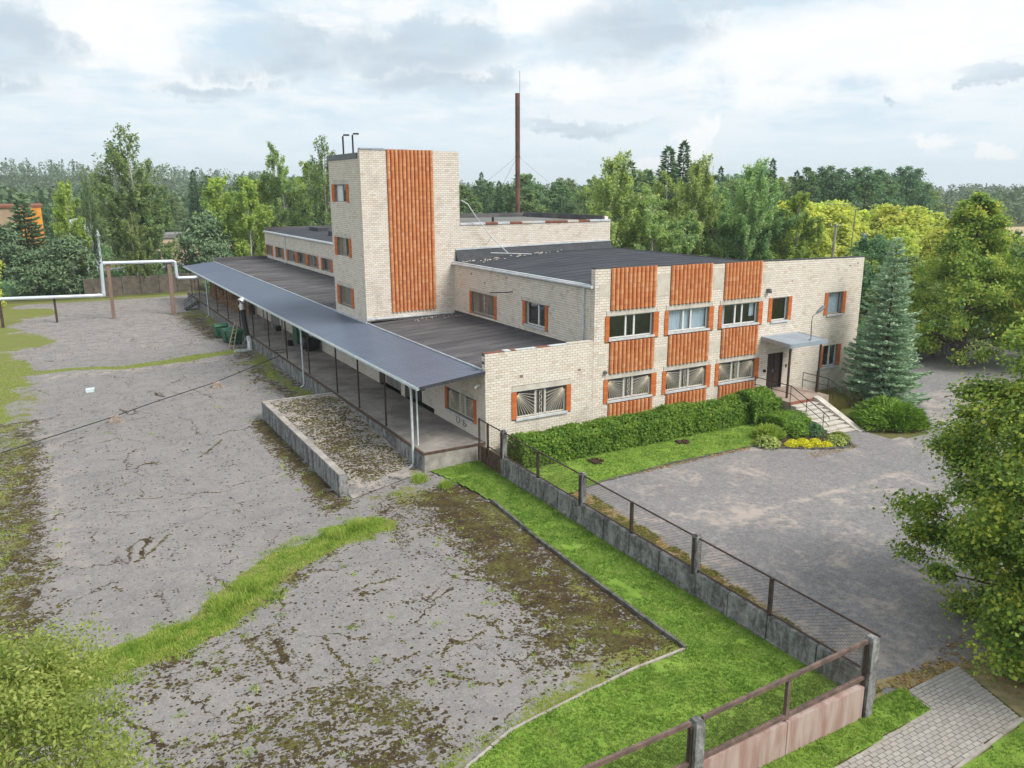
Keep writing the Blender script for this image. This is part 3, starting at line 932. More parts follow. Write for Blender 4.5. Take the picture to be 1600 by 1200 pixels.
def hill_h(X, Y):
    h = 27 * np.exp(-(((X + 40) / 260) ** 2 + ((Y - 800) / 190) ** 2))
    h = h + 7 * np.exp(-(((X - 330) / 240) ** 2 + ((Y - 760) / 190) ** 2))
    h = h + 6 * np.exp(-(((X - 620) / 300) ** 2 + ((Y - 420) / 190) ** 2))
    return h + 2.5 * (vnoise(X, Y, 70, 5) - 0.5)


obj('hills', hill_mesh(-420, 1000, 180, 1100, 90, hill_h), 'hill', kind='structure')
obj('far_field', MB().add([(150, 40, 0.05), (300, -10, 0.05), (420, 90, 0.05), (250, 125, 0.05)], [(0, 1, 2, 3)]), 'field', kind='structure')
obj('far_road', poly_sheet([(-60, 113), (-4, 113), (10, 128), (60, 160), (60, 166), (4, 134), (-10, 121), (-60, 121)], 0.02), 'road', kind='structure')

# ------------------------------------------------------------------ the building
BLD = thing('warehouse_building', 'pale brick two storey warehouse and office building with orange ribbed panels and square tower', 'building', (0, 0, 0))
COURSE, BLEN, JOINT = 0.13, 0.31, 0.0145


def shear_front(x, z):
    k = np.interp(x, [6.43, 27.5], [0.15, -0.15]) * (np.asarray(x) > 6.42)
    return z + k * np.clip((np.asarray(z) - 7.0) / 2.0, 0, 1)


def wall_back(fr, u0, u1, v0, v1, openings, thick=0.3, shear=False):
    """the wall body with real holes and reveals"""
    m = MB()
    us = sorted({u0, u1, *[o[0] for o in openings], *[o[1] for o in openings]})
    us = [u for u in us if u0 <= u <= u1]
    vs_ = sorted({v0, v1, *[o[2] for o in openings], *[o[3] for o in openings]})
    vs_ = [v for v in vs_ if v0 <= v <= v1]
    def P(u, v, d):
        p = fpt(fr, u, v, d)
        return (p[0], p[1], float(shear_front(p[0], p[2]))) if shear else p
    flip = fr[3]
    def q(a, b, c, d):
        m.quad(*((a, b, c, d) if not flip else (d, c, b, a)))
    for i in range(len(us) - 1):
        for j in range(len(vs_) - 1):
            a, b, c, d = us[i], us[i + 1], vs_[j], vs_[j + 1]
            cu, cv = (a + b) / 2, (c + d) / 2
            if any(o[0] < cu < o[1] and o[2] < cv < o[3] for o in openings):
                continue
            q(P(a, c, 0), P(b, c, 0), P(b, d, 0), P(a, d, 0))
            q(P(b, c, -thick), P(a, c, -thick), P(a, d, -thick), P(b, d, -thick))
    for (a, b, c, d) in openings:
        q(P(a, c, 0), P(a, d, 0), P(a, d, -thick), P(a, c, -thick))
        q(P(b, d, 0), P(b, c, 0), P(b, c, -thick), P(b, d, -thick))
        q(P(a, d, 0), P(b, d, 0), P(b, d, -thick), P(a, d, -thick))
        q(P(b, c, 0), P(a, c, 0), P(a, c, -thick), P(b, c, -thick))
    q(P(u0, v1, 0), P(u1, v1, 0), P(u1, v1, -thick), P(u0, v1, -thick))
    q(P(u0, v0, 0), P(u0, v1, 0), P(u0, v1, -thick), P(u0, v0, -thick))
    q(P(u1, v1, 0), P(u1, v0, 0), P(u1, v0, -thick), P(u1, v1, -thick))
    return m


def brick_list(u0, u1, v0, v1, holes):
    out = []
    nrow = int(round((v1 - v0) / COURSE))
    ch = (v1 - v0) / nrow
    for r_ in range(nrow):
        a, b = v0 + r_ * ch, v0 + (r_ + 1) * ch
        spans = [(u0, u1)]
        for h in holes:
            ov = min(b, h[3]) - max(a, h[2])
            if ov > 0.35 * ch:
                ns = []
                for s, e in spans:
                    if h[1] <= s or h[0] >= e:
                        ns.append((s, e))
                    else:
                        if h[0] > s:
                            ns.append((s, h[0]))
                        if h[1] < e:
                            ns.append((h[1], e))
                spans = ns
        offs = (r_ % 2) * BLEN / 2
        for s, e in spans:
            k0 = math.floor((s - u0 - offs) / BLEN)
            k = k0
            while True:
                bs, be = u0 + offs + k * BLEN, u0 + offs + (k + 1) * BLEN
                k += 1
                if bs >= e:
                    break
                bs, be = max(bs, s), min(be, e)
                if be - bs > 0.05:
                    out.append((bs, be, a, b))
    return np.array(out).reshape(-1, 4)


def bricks_mesh(fr, B, proud=0.009, shear=False):
    n = len(B)
    j = JOINT / 2
    pr = proud + rng.uniform(-0.003, 0.003, n)
    u0, u1, v0, v1 = B[:, 0] + j, B[:, 1] - j, B[:, 2] + j, B[:, 3] - j
    O, U, Nn, flip = fr
    def P(u, v, d):
        x = O[0] + U[0] * u + Nn[0] * d
        y = O[1] + U[1] * u + Nn[1] * d
        z = O[2] + v
        if shear:
            z = shear_front(x, z)
        return np.stack([x, y, z], -1)
    z_ = np.full(n, -0.002)
    V = np.stack([P(u0, v0, pr), P(u1, v0, pr), P(u1, v1, pr), P(u0, v1, pr), P(u0, v0, z_), P(u1, v0, z_), P(u1, v1, z_), P(u0, v1, z_)], 1).reshape(-1, 3)
    base = (np.arange(n) * 8)[:, None, None]
    F0 = np.array([(0, 1, 2, 3), (0, 4, 5, 1), (1, 5, 6, 2), (2, 6, 7, 3), (3, 7, 4, 0)])
    if flip:
        F0 = F0[:, ::-1]
    F = (F0[None] + base).reshape(-1, 4)
    return arr_mesh('brickwork', V, F)


def brick_wall(fr, u0, u1, v0, v1, openings=(), excl=(), thick=0.3, shear=False, singles=0, name='wall', brick='brick'):
    w = obj(name, wall_back(fr, u0, u1, v0, v1, list(openings), thick, shear), 'mortar', BLD)
    B = brick_list(u0, u1, v0, v1, list(openings) + list(excl))
    if singles:
        cx = np.array([fpt(fr, (b[0] + b[1]) / 2, (b[2] + b[3]) / 2, 0) for b in B])
        d = np.linalg.norm(cx - np.array(cam.matrix_world.translation), axis=1)
        full = (B[:, 1] - B[:, 0]) > BLEN * 0.99
        d = np.where(full & (cx[:, 2] > 0.6), d, 1e9)
        pick = np.argsort(d)[:singles]
        j = JOINT / 2
        m = MB().fbox(((0, 0, 0), fr[1], fr[2], fr[3]), -BLEN / 2 + j, BLEN / 2 - j, -(B[0, 3] - B[0, 2]) / 2 + j, (B[0, 3] - B[0, 2]) / 2 - j, -0.002, 0.009)
        me = m.mesh('brick')
        me.materials.append(M[brick])
        for i in pick:
            o = bpy.data.objects.new('brick', me)
            col.objects.link(o)
            o.parent = w
            o.location = Vector(cx[i]) + Vector((*fr[2], 0)) * float(rng.uniform(-0.003, 0.003))
        B = np.delete(B, pick, axis=0)
    obj('brickwork', bricks_mesh(fr, B, shear=shear), brick, w, kind='stuff')
    return w


FF = frame_of((0, 0, 0), 'x')           # front facade
FL = frame_of((0, 0, 0), 'y')           # long left wall
FS = frame_of((6.43, 0, 0), 'y')        # upper side wall
FT = frame_of((0, 16.5, 0), 'x')        # tower front and penthouse front


def opening_with_surround(lst, exc, u0, u1, v0, v1, sl, sr):
    lst.append((u0, u1, v0, v1))
    exc.append((u0 - sl, u1 + sr, v0 - 0.15, v1))


BAYS = [(7.40, 10.36), (11.42, 14.38), (15.40, 18.28)]
fo, fe = [], []
for a, b in BAYS:
    fo += [(a, b, 2.10, 3.30), (a, b, 5.47, 6.70)]
    fe += [(a - 0.27, b + 0.36, 1.95, 3.30), (a - 0.27, b + 0.36, 5.32, 6.70), (a - 0.2, b + 0.25, 3.30, 3.58), (a - 0.2, b + 0.25, 6.70, 6.98),
           (a + 0.03, b + 0.14, 6.98, 9.4), (a + 0.03, b + 0.14, 3.58, 5.34), (a + 0.03, b + 0.14, -0.3, 1.96)]
RW = [(19.42, 20.80, 5.42, 6.82), (24.36, 25.74, 5.42, 6.80), (24.32, 25.70, 2.04, 3.44)]
for a, b, c, d in RW:
    fo.append((a, b, c, d))
    fe.append((a - 0.30, b + 0.30, c, d))
DOOR = (19.40, 20.72, 1.20, 3.42)
fo.append(DOOR)
LOWW = (1.76, 4.74, 1.95, 3.35)
lo = [LOWW]
le = [(1.48, 1.76, 1.90, 3.35), (4.74, 5.03, 1.90, 3.35), (1.5, 5.0, 3.35, 3.62)]
# parapet is whole above the low roof: low block to x = 6.43, tall block beyond
brick_wall(FF, 0, 6.43, 0.55, 5.45, lo, le, singles=230)
brick_wall(FF, 6.43, 27.5, 0.55, 9.05, fo, fe, shear=True)
obj('plinth', MB().box(0.004, 27.5, -0.012, 0.25, -0.3, 0.55), 'concrete', BLD)
# left wall under the canopy: a projecting end with one window, then recesses and pilasters
lw = (1.22, 4.30, 1.72, 2.92)
brick_wall(FL, 0.31, 6.1, 0.99, 4.56, [lw], [(0.95, 1.22, 1.70, 2.92), (4.30, 4.58, 1.70, 2.92)], singles=60)
brick_wall(FL, 0.0, 0.30, 4.40, 5.45)
brick_wall(FL, 0.0, 0.31, 0.99, 4.40)
brick_wall(frame_of((0.40, 0, 0), 'y'), 6.1, 10.3, 0.99, 4.56, [(6.6, 8.3, 2.75, 3.45)])
brick_wall(FL, 10.3, 10.95, 0.99, 4.56)
brick_wall(frame_of((0.40, 0, 0), 'y'), 10.95, 14.6, 0.99, 4.56)
brick_wall(FL, 14.6, 71.0, 0.99, 4.40)
# upper side wall over the low roof
so = [(10.75, 13.85, 5.22, 6.62), (4.72, 6.90, 5.42, 6.78)]
se = [(10.45, 10.75, 5.1, 6.62), (13.85, 14.15, 5.1, 6.62), (4.42, 4.72, 5.3, 6.78), (6.90, 7.25, 5.3, 6.78), (10.4, 14.2, 6.62, 6.85), (4.3, 7.4, 6.78, 7.0)]
brick_wall(FS, 0.31, 16.5, 4.75, 8.26, so, se)
brick_wall(FS, 0.0, 0.30, 5.45, 9.18)
WWIN = [(67.2, 70.4), (62.0, 65.6), (56.6, 60.3), (52.5, 56.2), (48.4, 52.1), (43.7, 47.0), (38.6, 42.3)]
wo_ = [(a + 0.5, b, 5.25, 6.47) for a, b in WWIN]
we_ = [(a, b + 0.5, 5.2, 6.47) for a, b in WWIN]
brick_wall(FS, 22.9, 71.0, 4.55, 8.10, wo_, we_)
# tower
TW = [(19.25, 21.75, 12.35, 13.52), (19.25, 21.75, 8.72, 9.98), (19.25, 21.75, 5.32, 6.62)]
to = [w for w in TW]
te = [(w[0] - 0.42, w[1] + 0.55, w[2], w[3]) for w in TW]
TRIB = (1.77, 5.02, 5.22, 15.66)
brick_wall(FT, 0, 6.93, 4.7, 15.62, [], [(TRIB[0], TRIB[1], TRIB[2], TRIB[3])])
brick_wall(FL, 16.81, 22.9, 4.6, 15.10, to, te)
brick_wall(FL, 16.5, 16.8, 4.6, 15.62)
brick_wall(frame_of((6.93, 22.9, 0), 'y'), 0, 0.001, 4.6, 4.9) if False else None
tb = MB()
tb.box(6.63, 6.93, 16.8, 22.9, 4.6, 15.3)          # right and back wall of the tower
tb.box(0.3, 6.63, 22.6, 22.9, 4.6, 15.3)
obj('wall', tb, 'brick', BLD)
# penthouse
brick_wall(FT, 6.93, 19.65, 8.5, 10.78)
pb = MB()
pb.box(19.35, 19.65, 16.8, 29.0, 7.7, 11.15)
pb.box(6.93, 19.35, 28.7, 29.0, 7.7, 11.12)
pb.box(6.93, 7.23, 22.9, 28.7, 8.0, 10.8)
obj('wall', pb, 'brick', BLD)
# right, rear and inner walls
rb = MB()
rb.box(27.2, 27.5, 0.3, 27.0, 0.0, 7.9)
rb.box(19.65, 27.2, 26.7, 27.0, 0.0, 7.8)
rb.box(19.7, 20.0, 29.0, 71.0, 0.0, 8.3)
rb.box(6.43, 19.7, 70.7, 71.0, 0.0, 8.2)
rb.box(0.0, 6.43, 70.7, 71.0, 0.0, 5.05)
rb.box(0.3, 27.2, 0.35, 0.36, 4.55, 4.75)
obj('wall', rb, 'brick', BLD)
fl = MB()
fl.box(0.7, 27.1, 0.4, 26.6, 0.9, 1.0)
fl.box(6.8, 27.1, 0.4, 26.6, 4.3, 4.6)
fl.box(6.8, 27.1, 5.0, 5.2, 1.0, 4.3)
fl.box(6.8, 27.1, 5.0, 5.2, 4.6, 7.8)
obj('inner_floor', fl, 'lintel', BLD)

# roofs: strips of felt laid across, each a few mm off its neighbour
def felt(y0, y1, prof, w=1.0):
    m = MB()
    n = max(1, int(round((y1 - y0) / w)))
    for i in range(n):
        a, b = y0 + (y1 - y0) * i / n, y0 + (y1 - y0) * (i + 1) / n + 0.08
        b = min(b, y1)
        for k in range(len(prof) - 1):
            (xa, za), (xb, zb) = prof[k], prof[k + 1]
            h0, h1 = 0.012 + 0.004 * rng.random(), 0.0
            v = []
            for (x, z) in ((xa, za), (xb, zb)):
                v += [(x, a, z + h0 + 0.006), (x, b, z + h1 + 0.004 * (i % 2)), (x, b, z - 0.12), (x, a, z - 0.12)]
            m.add(v, [(0, 4, 5, 1), (1, 5, 6, 2), (2, 6, 7, 3), (3, 7, 4, 0), (0, 1, 2, 3), (7, 6, 5, 4)])
    return m


obj('low_roof', felt(0.30, 16.5, [(0.02, 4.58), (2.0, 4.66), (6.42, 4.86)]), 'bitumen', BLD)
obj('low_roof', felt(22.9, 70.7, [(0.02, 4.58), (2.0, 4.62), (6.42, 4.72)]), 'bitumen', BLD)
obj('upper_roof', felt(0.30, 27.0, [(6.32, 8.34), (13.0, 8.74), (19.66, 8.77), (27.45, 7.95)], 1.1), 'felt_blue', BLD)
obj('upper_roof', felt(29.0, 70.7, [(6.32, 8.14), (13.0, 8.40), (19.9, 8.3)], 1.1), 'felt_blue', BLD)
obj('upper_roof', felt(22.9, 29.0, [(6.32, 8.14), (6.95, 8.18)], 1.0), 'bitumen', BLD)
obj('penthouse_roof', felt(16.9, 28.9, [(6.94, 10.80), (19.35, 10.80)], 1.0), 'felt_pale', BLD)
obj('tower_roof', felt(16.8, 22.9, [(0.31, 15.05), (6.6, 15.15)], 1.0), 'bitumen', BLD)

rl_ = np.random.default_rng(5)
rm_ = MB()
for k in range(55):
    x_, y_ = 6.7 + rl_.uniform(0, 1) ** 1.6 * 8, 15.9 - abs(rl_.normal()) * 0.7
    s_ = rl_.uniform(0.02, 0.07)
    z_ = 8.36 + (x_ - 6.32) * 0.06
    rm_.box(x_ - s_, x_ + s_ * 1.4, y_ - s_ * 0.5, y_ + s_ * 0.5, z_, z_ + 0.035)
for k in range(26):
    x_, y_ = rl_.uniform(3.0, 6.2), 16.2 - abs(rl_.normal()) * 0.6 if k < 35 else rl_.uniform(3, 15)
    s_ = rl_.uniform(0.015, 0.05)
    z_ = 4.66 + (x_ - 2) * 0.045
    rm_.box(x_ - s_, x_ + s_ * 1.4, y_ - s_ * 0.5, y_ + s_ * 0.5, z_, z_ + 0.04)
obj('mortar_crumbs', rm_, 'cement_patch', BLD, kind='stuff')
# turned-up felt and flashings
up = MB()

up.box(6.44, 6.62, 0.02, 0.29, 8.45, 9.22)             # end of the front parapet
up.box(-0.008, 0.02, 0.02, 0.30, 4.60, 5.44)
up.box(0.05, 6.40, 0.30, 0.36, 4.62, 5.40)
up.box(6.37, 6.426, 0.3, 16.4, 4.85, 5.02)
up.box(6.37, 6.426, 22.95, 70.6, 4.70, 4.86)
up.box(0.0, 6.4, 70.55, 70.69, 4.6, 5.1)
up.box(6.4, 19.7, 70.5, 70.69, 8.2, 8.62)
up.box(19.2, 19.348, 16.9, 28.7, 10.8, 11.2)
up.box(6.9, 19.35, 28.55, 28.69, 10.8, 11.16)
obj('felt_upstand', up, 'bitumen', BLD)
us = MB()
us.add([(6.55, 16.05, 8.38), (12.9, 16.05, 8.76), (19.62, 16.05, 8.80), (19.62, 16.484, 9.32), (6.55, 16.484, 9.12), (6.55, 16.484, 8.3), (19.62, 16.484, 8.6)], [(0, 1, 2, 3, 4), (0, 4, 5), (2, 6, 3)])
obj('felt_upstand', us, 'dark_flashing', BLD)
fl_ = MB()
fl_.add([(6.55, 16.43, 9.12), (19.64, 16.43, 9.32), (19.64, 16.484, 9.32), (6.55, 16.484, 9.12), (6.55, 16.43, 9.24), (19.64, 16.43, 9.43), (19.64, 16.484, 9.43), (6.55, 16.484, 9.24)], BOXF)
fl_.box(-0.03, 6.1, 16.38, 16.484, 4.80, 4.93)
fl_.box(0.6, 6.3, 16.30, 16.40, 4.84, 4.90)
fl_.box(-0.10, -0.018, 16.4, 22.9, 4.60, 4.72)
obj('light_flashing', fl_, 'zinc_light', BLD)
co = MB()
co.box(0.02, 3.3, 16.44, 16.82, 15.63, 15.70)
co.box(0.02, 1.6, 16.43, 16.83, 15.70, 15.73)
obj('tower_coping', co, 'zinc', BLD)
co = MB()
co.box(-0.06, 0.34, 16.9, 22.95, 15.10, 15.45)
obj('tower_coping', co, 'grey_sheet', BLD, label='dark sheet metal strip on the left wall')
# coping of the front parapet, sheared with it
cop = MB()
for a, b in ((6.43, 7.43), (10.5, 11.45), (14.55, 15.45), (18.45, 27.52)):
    z0, z1 = [float(shear_front(x, 9.05)) for x in (a, b)]
    cop.add([(a, -0.03, z0 + 0.002), (b, -0.03, z1 + 0.002), (b, 0.33, z1 + 0.002), (a, 0.33, z0 + 0.002), (a, -0.03, z0 + 0.045), (b, -0.03, z1 + 0.045), (b, 0.33, z1 + 0.045), (a, 0.33, z0 + 0.045)], BOXF)
z0, z1 = [float(shear_front(x, 9.05)) for x in (7.43, 18.45)]
cop.add([(7.43, 0.05, z0 + 0.01), (18.45, 0.05, z1 + 0.01), (18.45, 0.33, z1 + 0.01), (7.43, 0.33, z0 + 0.01), (7.43, 0.05, z0 + 0.05), (18.45, 0.05, z1 + 0.05), (18.45, 0.33, z1 + 0.05), (7.43, 0.33, z0 + 0.05)], BOXF)
obj('parapet_coping', cop, 'dark_flashing', BLD)
# odd sheets on the low parapet
for a, b, mt in ((0.02, 1.1, 'rust_red'), (1.1, 1.45, 'zinc_light'), (1.45, 1.75, 'rust_red'), (1.75, 3.0, 'sill'), (2.95, 3.75, 'rust_red'), (3.75, 4.9, 'zinc_light'), (4.9, 6.40, 'cement_patch')):
    t_ = float(rng.uniform(-0.015, 0.02))
    obj('coping_sheet', MB().box(a, b - 0.01, -0.025, 0.32, 5.452 + abs(t_) * 0.2, 5.482 + t_), mt, BLD)
# mixed old sheets along the penthouse eave
x = 6.95
for i in range(13):
    w_ = 12.7 / 13
    mt = ['sill', 'zinc_light', 'rust_red', 'sill', 'rust_red', 'cement_patch', 'sill', 'rust_red', 'rust_red', 'cement_patch', 'rust_red', 'sill', 'zinc_light'][i]
    obj('eave_sheet', MB().box(x, x + w_ - 0.02, 16.44 - 0.01 * (i % 3), 16.90, 10.80, 10.93 + 0.01 * (i % 2)), mt, BLD)
    x += w_
# gutters
gt = MB()
gt.bar((6.30, 0.05, 8.27), (6.30, 16.45, 8.22), 0.085, 8)
gt.box(6.30, 6.46, 0.3, 16.45, 8.30, 8.385)
obj('gutter', gt, 'zinc_light', BLD)
gt = MB()
gt.bar((6.30, 23.0, 8.05), (6.30, 71.0, 8.07), 0.085, 8)
gt.box(6.30, 6.46, 23.0, 71.0, 8.10, 8.185)
obj('gutter', gt, 'zinc_light', BLD)
dp = MB()
dp.tube([(6.30, 0.75, 8.2), (6.33, 0.85, 8.0), (6.33, 0.85, 5.1), (6.28, 0.85, 4.92)], 0.055, 8)
obj('downpipe', dp, 'grey_pipe', BLD)
dp = MB()
dp.tube([(6.34, 61.0, 8.0), (6.34, 61.0, 5.0), (6.1, 61.0, 4.85)], 0.055, 6)
obj('downpipe', dp, 'grey_pipe', BLD)
dp = MB()
dp.tube([(27.58, 0.15, 8.3), (27.58, 0.15, 7.6), (27.56, 0.15, 0.2)], 0.06, 6)
obj('downpipe', dp, 'grey_pipe', BLD)

# terracotta ribs: one half-round pier of stacked blocks each
def rib_mesh(h, w, depth=0.13):
    m = MB()
    n = max(1, int(round(h / 0.26)))
    ch = h / n
    pr = [(-0.5, 0.0), (-0.46, 0.55), (-0.25, 0.93), (0.0, 1.0), (0.25, 0.93), (0.46, 0.55), (0.5, 0.0)]
    for i in range(n):
        j = rng.uniform(-0.005, 0.005)
        k = 1 + rng.uniform(-0.03, 0.03)
        v = []
        for z in (i * ch + 0.008, (i + 1) * ch - 0.008):
            v += [(a * w * k + j, -b * depth * k, z) for a, b in pr]
        f = [(q, q + 1, q + 8, q + 7) for q in range(6)] + [tuple(range(7, 14)), tuple(range(6, -1, -1))]
        m.add(v, f)
    m.add([(-0.42 * w, -0.004, 0), (0.42 * w, -0.004, 0), (0.42 * w, -0.004, h), (-0.42 * w, -0.004, h),
           (-0.42 * w, -depth * 0.5, 0), (0.42 * w, -depth * 0.5, 0), (0.42 * w, -depth * 0.5, h), (-0.42 * w, -depth * 0.5, h)], [(4, 5, 6, 7), (0, 4, 7, 3), (5, 1, 2, 6)])
    return m


def rib_panel(y, x0, x1, z0, z1, n, zslope=0.0):
    w = (x1 - x0) / n
    me = rib_mesh(z1 - z0, w * 0.80).mesh('facade_rib')
    me.materials.append(M['rib'])
    for i in range(n):
        o = bpy.data.objects.new('facade_rib', me)
        col.objects.link(o)
        o.parent = BLD
        o.location = (x0 + (i + 0.5) * w, y, z0 + zslope * i)


for k, (a, b) in enumerate(BAYS):
    zt_ = float(shear_front(a + 1.5, 9.08))
    rib_panel(-0.004, a + 0.04, b + 0.12, 7.0, zt_, 11)
    rib_panel(-0.004, a + 0.04, b + 0.10, 3.60, 5.30, 11)
    rib_panel(-0.004, a + 0.04, b + 0.10, 0.15, 1.93, 11)
rib_panel(16.496, TRIB[0], TRIB[1], TRIB[2], TRIB[3], 12)
obj('rib_backing', MB().box(TRIB[0], TRIB[1], 16.487, 16.499, TRIB[2], TRIB[3]), 'rust_red', BLD)
for a, b in BAYS:
    for c, d in ((6.99, 9.0), (3.59, 5.33), (-0.2, 1.95)):
        obj('rib_backing', MB().box(a + 0.03, b + 0.14, -0.010, 0.002, c, d), 'rust_red', BLD)

# cement patches on the piers
for (a, b, c, d) in ((6.70, 7.36, 7.75, 8.42), (6.72, 7.2, 4.15, 4.75), (10.56, 11.40, 7.55, 8.75), (10.56, 11.40, 3.95, 4.75), (14.60, 15.38, 7.65, 8.85), (14.58, 15.38, 3.95, 4.7),
                     (18.55, 19.1, 7.8, 8.4)):
    obj('cement_patch', MB().box(a, b, -0.021, 0.001, c, d), 'cement_patch', BLD)

# ------------------------------------------------------------------ windows
def window(fr, u0, u1, v0, v1, mull=(0.40, 0.59), frame='white_frame', pane='glass', grille=False, curtain=None, lintel=None, sill=True, dep=0.13, transom=None, fw=0.065):
    m = MB()
    d0, d1 = -dep - 0.06, -dep
    m.fbox(fr, u0, u1, v0, v0 + fw, d0, d1)
    m.fbox(fr, u0, u1, v1 - fw, v1, d0, d1)
    m.fbox(fr, u0, u0 + fw, v0 + fw, v1 - fw, d0, d1)
    m.fbox(fr, u1 - fw, u1, v0 + fw, v1 - fw, d0, d1)
    edges = [u0 + fw]
    for q in mull:
        uc = u0 + q * (u1 - u0)
        m.fbox(fr, uc - fw * 0.8, uc + fw * 0.8, v0 + fw, v1 - fw, d0, d1 + 0.012)
        edges += [uc - fw * 0.8, uc + fw * 0.8]
    edges.append(u1 - fw)
    w = obj('window', m, frame, BLD)
    for i in range(0, len(edges), 2):
        a, b = edges[i], edges[i + 1]
        mt = pane if isinstance(pane, str) else pane[(i // 2) % len(pane)]
        obj('pane', MB().fbox(fr, a, b, v0 + fw, v1 - fw, d0 + 0.02, d0 + 0.03), mt, w)
    if curtain:
        for (a, b, c, d) in curtain:
            cm = MB()
            ua, ub = u0 + a * (u1 - u0), u0 + b * (u1 - u0)
            za, zb = v0 + c * (v1 - v0), v0 + d * (v1 - v0)
            n = max(4, int((ub - ua) / 0.06))
            for i in range(n):
                xa, xb = ua + (ub - ua) * i / n, ua + (ub - ua) * (i + 1) / n
                ya, yb = d0 - 0.08 - 0.03 * (i % 2), d0 - 0.08 - 0.03 * ((i + 1) % 2)
                P = [fpt(fr, xa, za, ya), fpt(fr, xb, za, yb), fpt(fr, xb, zb, yb), fpt(fr, xa, zb, ya),
                     fpt(fr, xa, za, ya - 0.01), fpt(fr, xb, za, yb - 0.01), fpt(fr, xb, zb, yb - 0.01), fpt(fr, xa, zb, ya - 0.01)]
                cm.add(P, [(0, 1, 2, 3), (7, 6, 5, 4)])
            obj('curtain', cm, 'curtain', w)
    if grille:
        gm = MB()
        e = -dep + 0.05
        ga = MB()
        mids = [u0 + q * (u1 - u0) for q in mull]
        for (ca, cb, side) in ((u0 + 0.03, mids[0] - 0.03, 0), (mids[1] + 0.03, u1 - 0.03, 1)):
            top = v1 - 0.10
            bot = v0 + 0.04
            c0 = (ca, top) if side == 0 else (cb, top)
            far = cb if side == 0 else ca
            tg = [(c0[0] + (far - c0[0]) * t, bot) for t in (0.06, 0.22, 0.38, 0.54, 0.70, 0.86, 1.0)] + [(far, bot + (top - bot) * t) for t in (0.16, 0.33, 0.5, 0.67, 0.84, 1.0)]
            for p_ in tg:
                gm.bar(fpt(fr, c0[0], c0[1], e), fpt(fr, p_[0], p_[1], e), 0.012, 4)
            for (pa, pb) in (((ca, bot), (cb, bot)), ((cb, bot), (cb, top)), ((cb, top), (ca, top)), ((ca, top), (ca, bot))):
                gm.bar(fpt(fr, *pa, e), fpt(fr, *pb, e), 0.012, 4)
            n_ = 9
            arc = [fpt(fr, c0[0] + (1 if side == 0 else -1) * 0.13 * math.cos(t), c0[1] - 0.13 * math.sin(t), e + 0.02) for t in np.linspace(0, math.pi / 2, n_)]
            ga.add([fpt(fr, c0[0], c0[1], e + 0.02)] + arc + [fpt(fr, c0[0], c0[1], e - 0.005)] + [tuple(np.array(p) - np.array((fr[2][0], fr[2][1], 0)) * 0.025) for p in arc],
                   [tuple(range(0, n_ + 1)), tuple(range(2 * n_ + 1, n_, -1))] + [(i + 1, i + 2 + n_ - 1 + 1, i + 3 + n_, i + 2) for i in range(0)])
        for t in (0.08, 0.36, 0.64, 0.92):
            uu = mids[0] + 0.02 + (mids[1] - mids[0] - 0.04) * t
            gm.bar(fpt(fr, uu, v0 + 0.04, e), fpt(fr, uu, v1 - 0.1, e), 0.012, 4)
        zz = np.linspace(v0 + 0.05, v1 - 0.12, 8)
        for i in range(7):
            t = (0.36, 0.64)
            gm.bar(fpt(fr, mids[0] + (mids[1] - mids[0]) * t[i % 2], zz[i], e), fpt(fr, mids[0] + (mids[1] - mids[0]) * t[(i + 1) % 2], zz[i + 1], e), 0.012, 4)
        obj('sunray_grille', gm, 'cream_bar', w)
        obj('grille_boss', ga, 'rust', w)
    if sill:
        s = MB().fbox(fr, u0 - 0.05, u1 + 0.08, v0 - 0.11, v0 - 0.002, -dep - 0.02, 0.10)
        obj('sill', s, 'sill', w)
    if lintel:
        obj('lintel', MB().fbox(fr, u0 - lintel[0], u1 + lintel[1], v1 + 0.003, v1 + lintel[2], -0.10, 0.026), 'lintel', w)
    return w


def surround(fr, u0, u1, v0, v1, dep=0.05):
    """upright of orange bricks beside a window, brick on brick"""
    m = MB()
    n = max(1, int(round((v1 - v0) / COURSE)))
    ch = (v1 - v0) / n
    for i in range(n):
        m.fbox(fr, u0 + 0.004, u1 - 0.004, v0 + i * ch + 0.006, v0 + (i + 1) * ch - 0.006, -0.02, dep + float(rng.uniform(-0.004, 0.004)))
    m.fbox(fr, u0 + 0.02, u1 - 0.02, v0 + 0.01, v1 - 0.01, -0.02, dep - 0.012)
    return obj('brick_surround', m, 'orange_brick', BLD)


for k, (a, b) in enumerate(BAYS):
    window(FF, a, b, 2.10, 3.30, grille=True, lintel=(0.18, 0.22, 0.27))
    cur = [None, [(0.02, 0.42, 0.02, 0.97), (0.44, 0.58, 0.02, 0.97), (0.60, 0.98, 0.02, 0.97)], [(0.02, 0.16, 0.02, 0.97), (0.84, 0.97, 0.3, 0.97)]][k]
    window(FF, a, b, 5.47, 6.70, curtain=cur, lintel=(0.18, 0.22, 0.27))
    for v0, v1 in ((1.97, 3.28), (5.33, 6.68)):
        surround(FF, a - 0.27, a, v0, v1)
        surround(FF, b, b + 0.36, v0, v1)
window(FF, *LOWW, grille=True, lintel=(0.25, 0.25, 0.27))
surround(FF, 1.48, 1.76, 1.92, 3.33)
surround(FF, 4.74, 5.03, 1.92, 3.33)
window(FF, *RW[0], mull=(), fw=0.07)
window(FF, *RW[1], mull=(), fw=0.07, frame='old_frame', curtain=[(0.05, 0.96, 0.02, 0.98)])
window(FF, *RW[2], mull=(0.55,), fw=0.07)
for a, b, c, d in RW:
    surround(FF, a - 0.29, a, c, d)
    surround(FF, b, b + 0.29, c, d)
window(FL, *lw, grille=True, frame='white_frame', pane='dusty_glass', lintel=(0.2, 0.2, 0.22))
surround(FL, 0.94, 1.22, 1.66, 2.92)
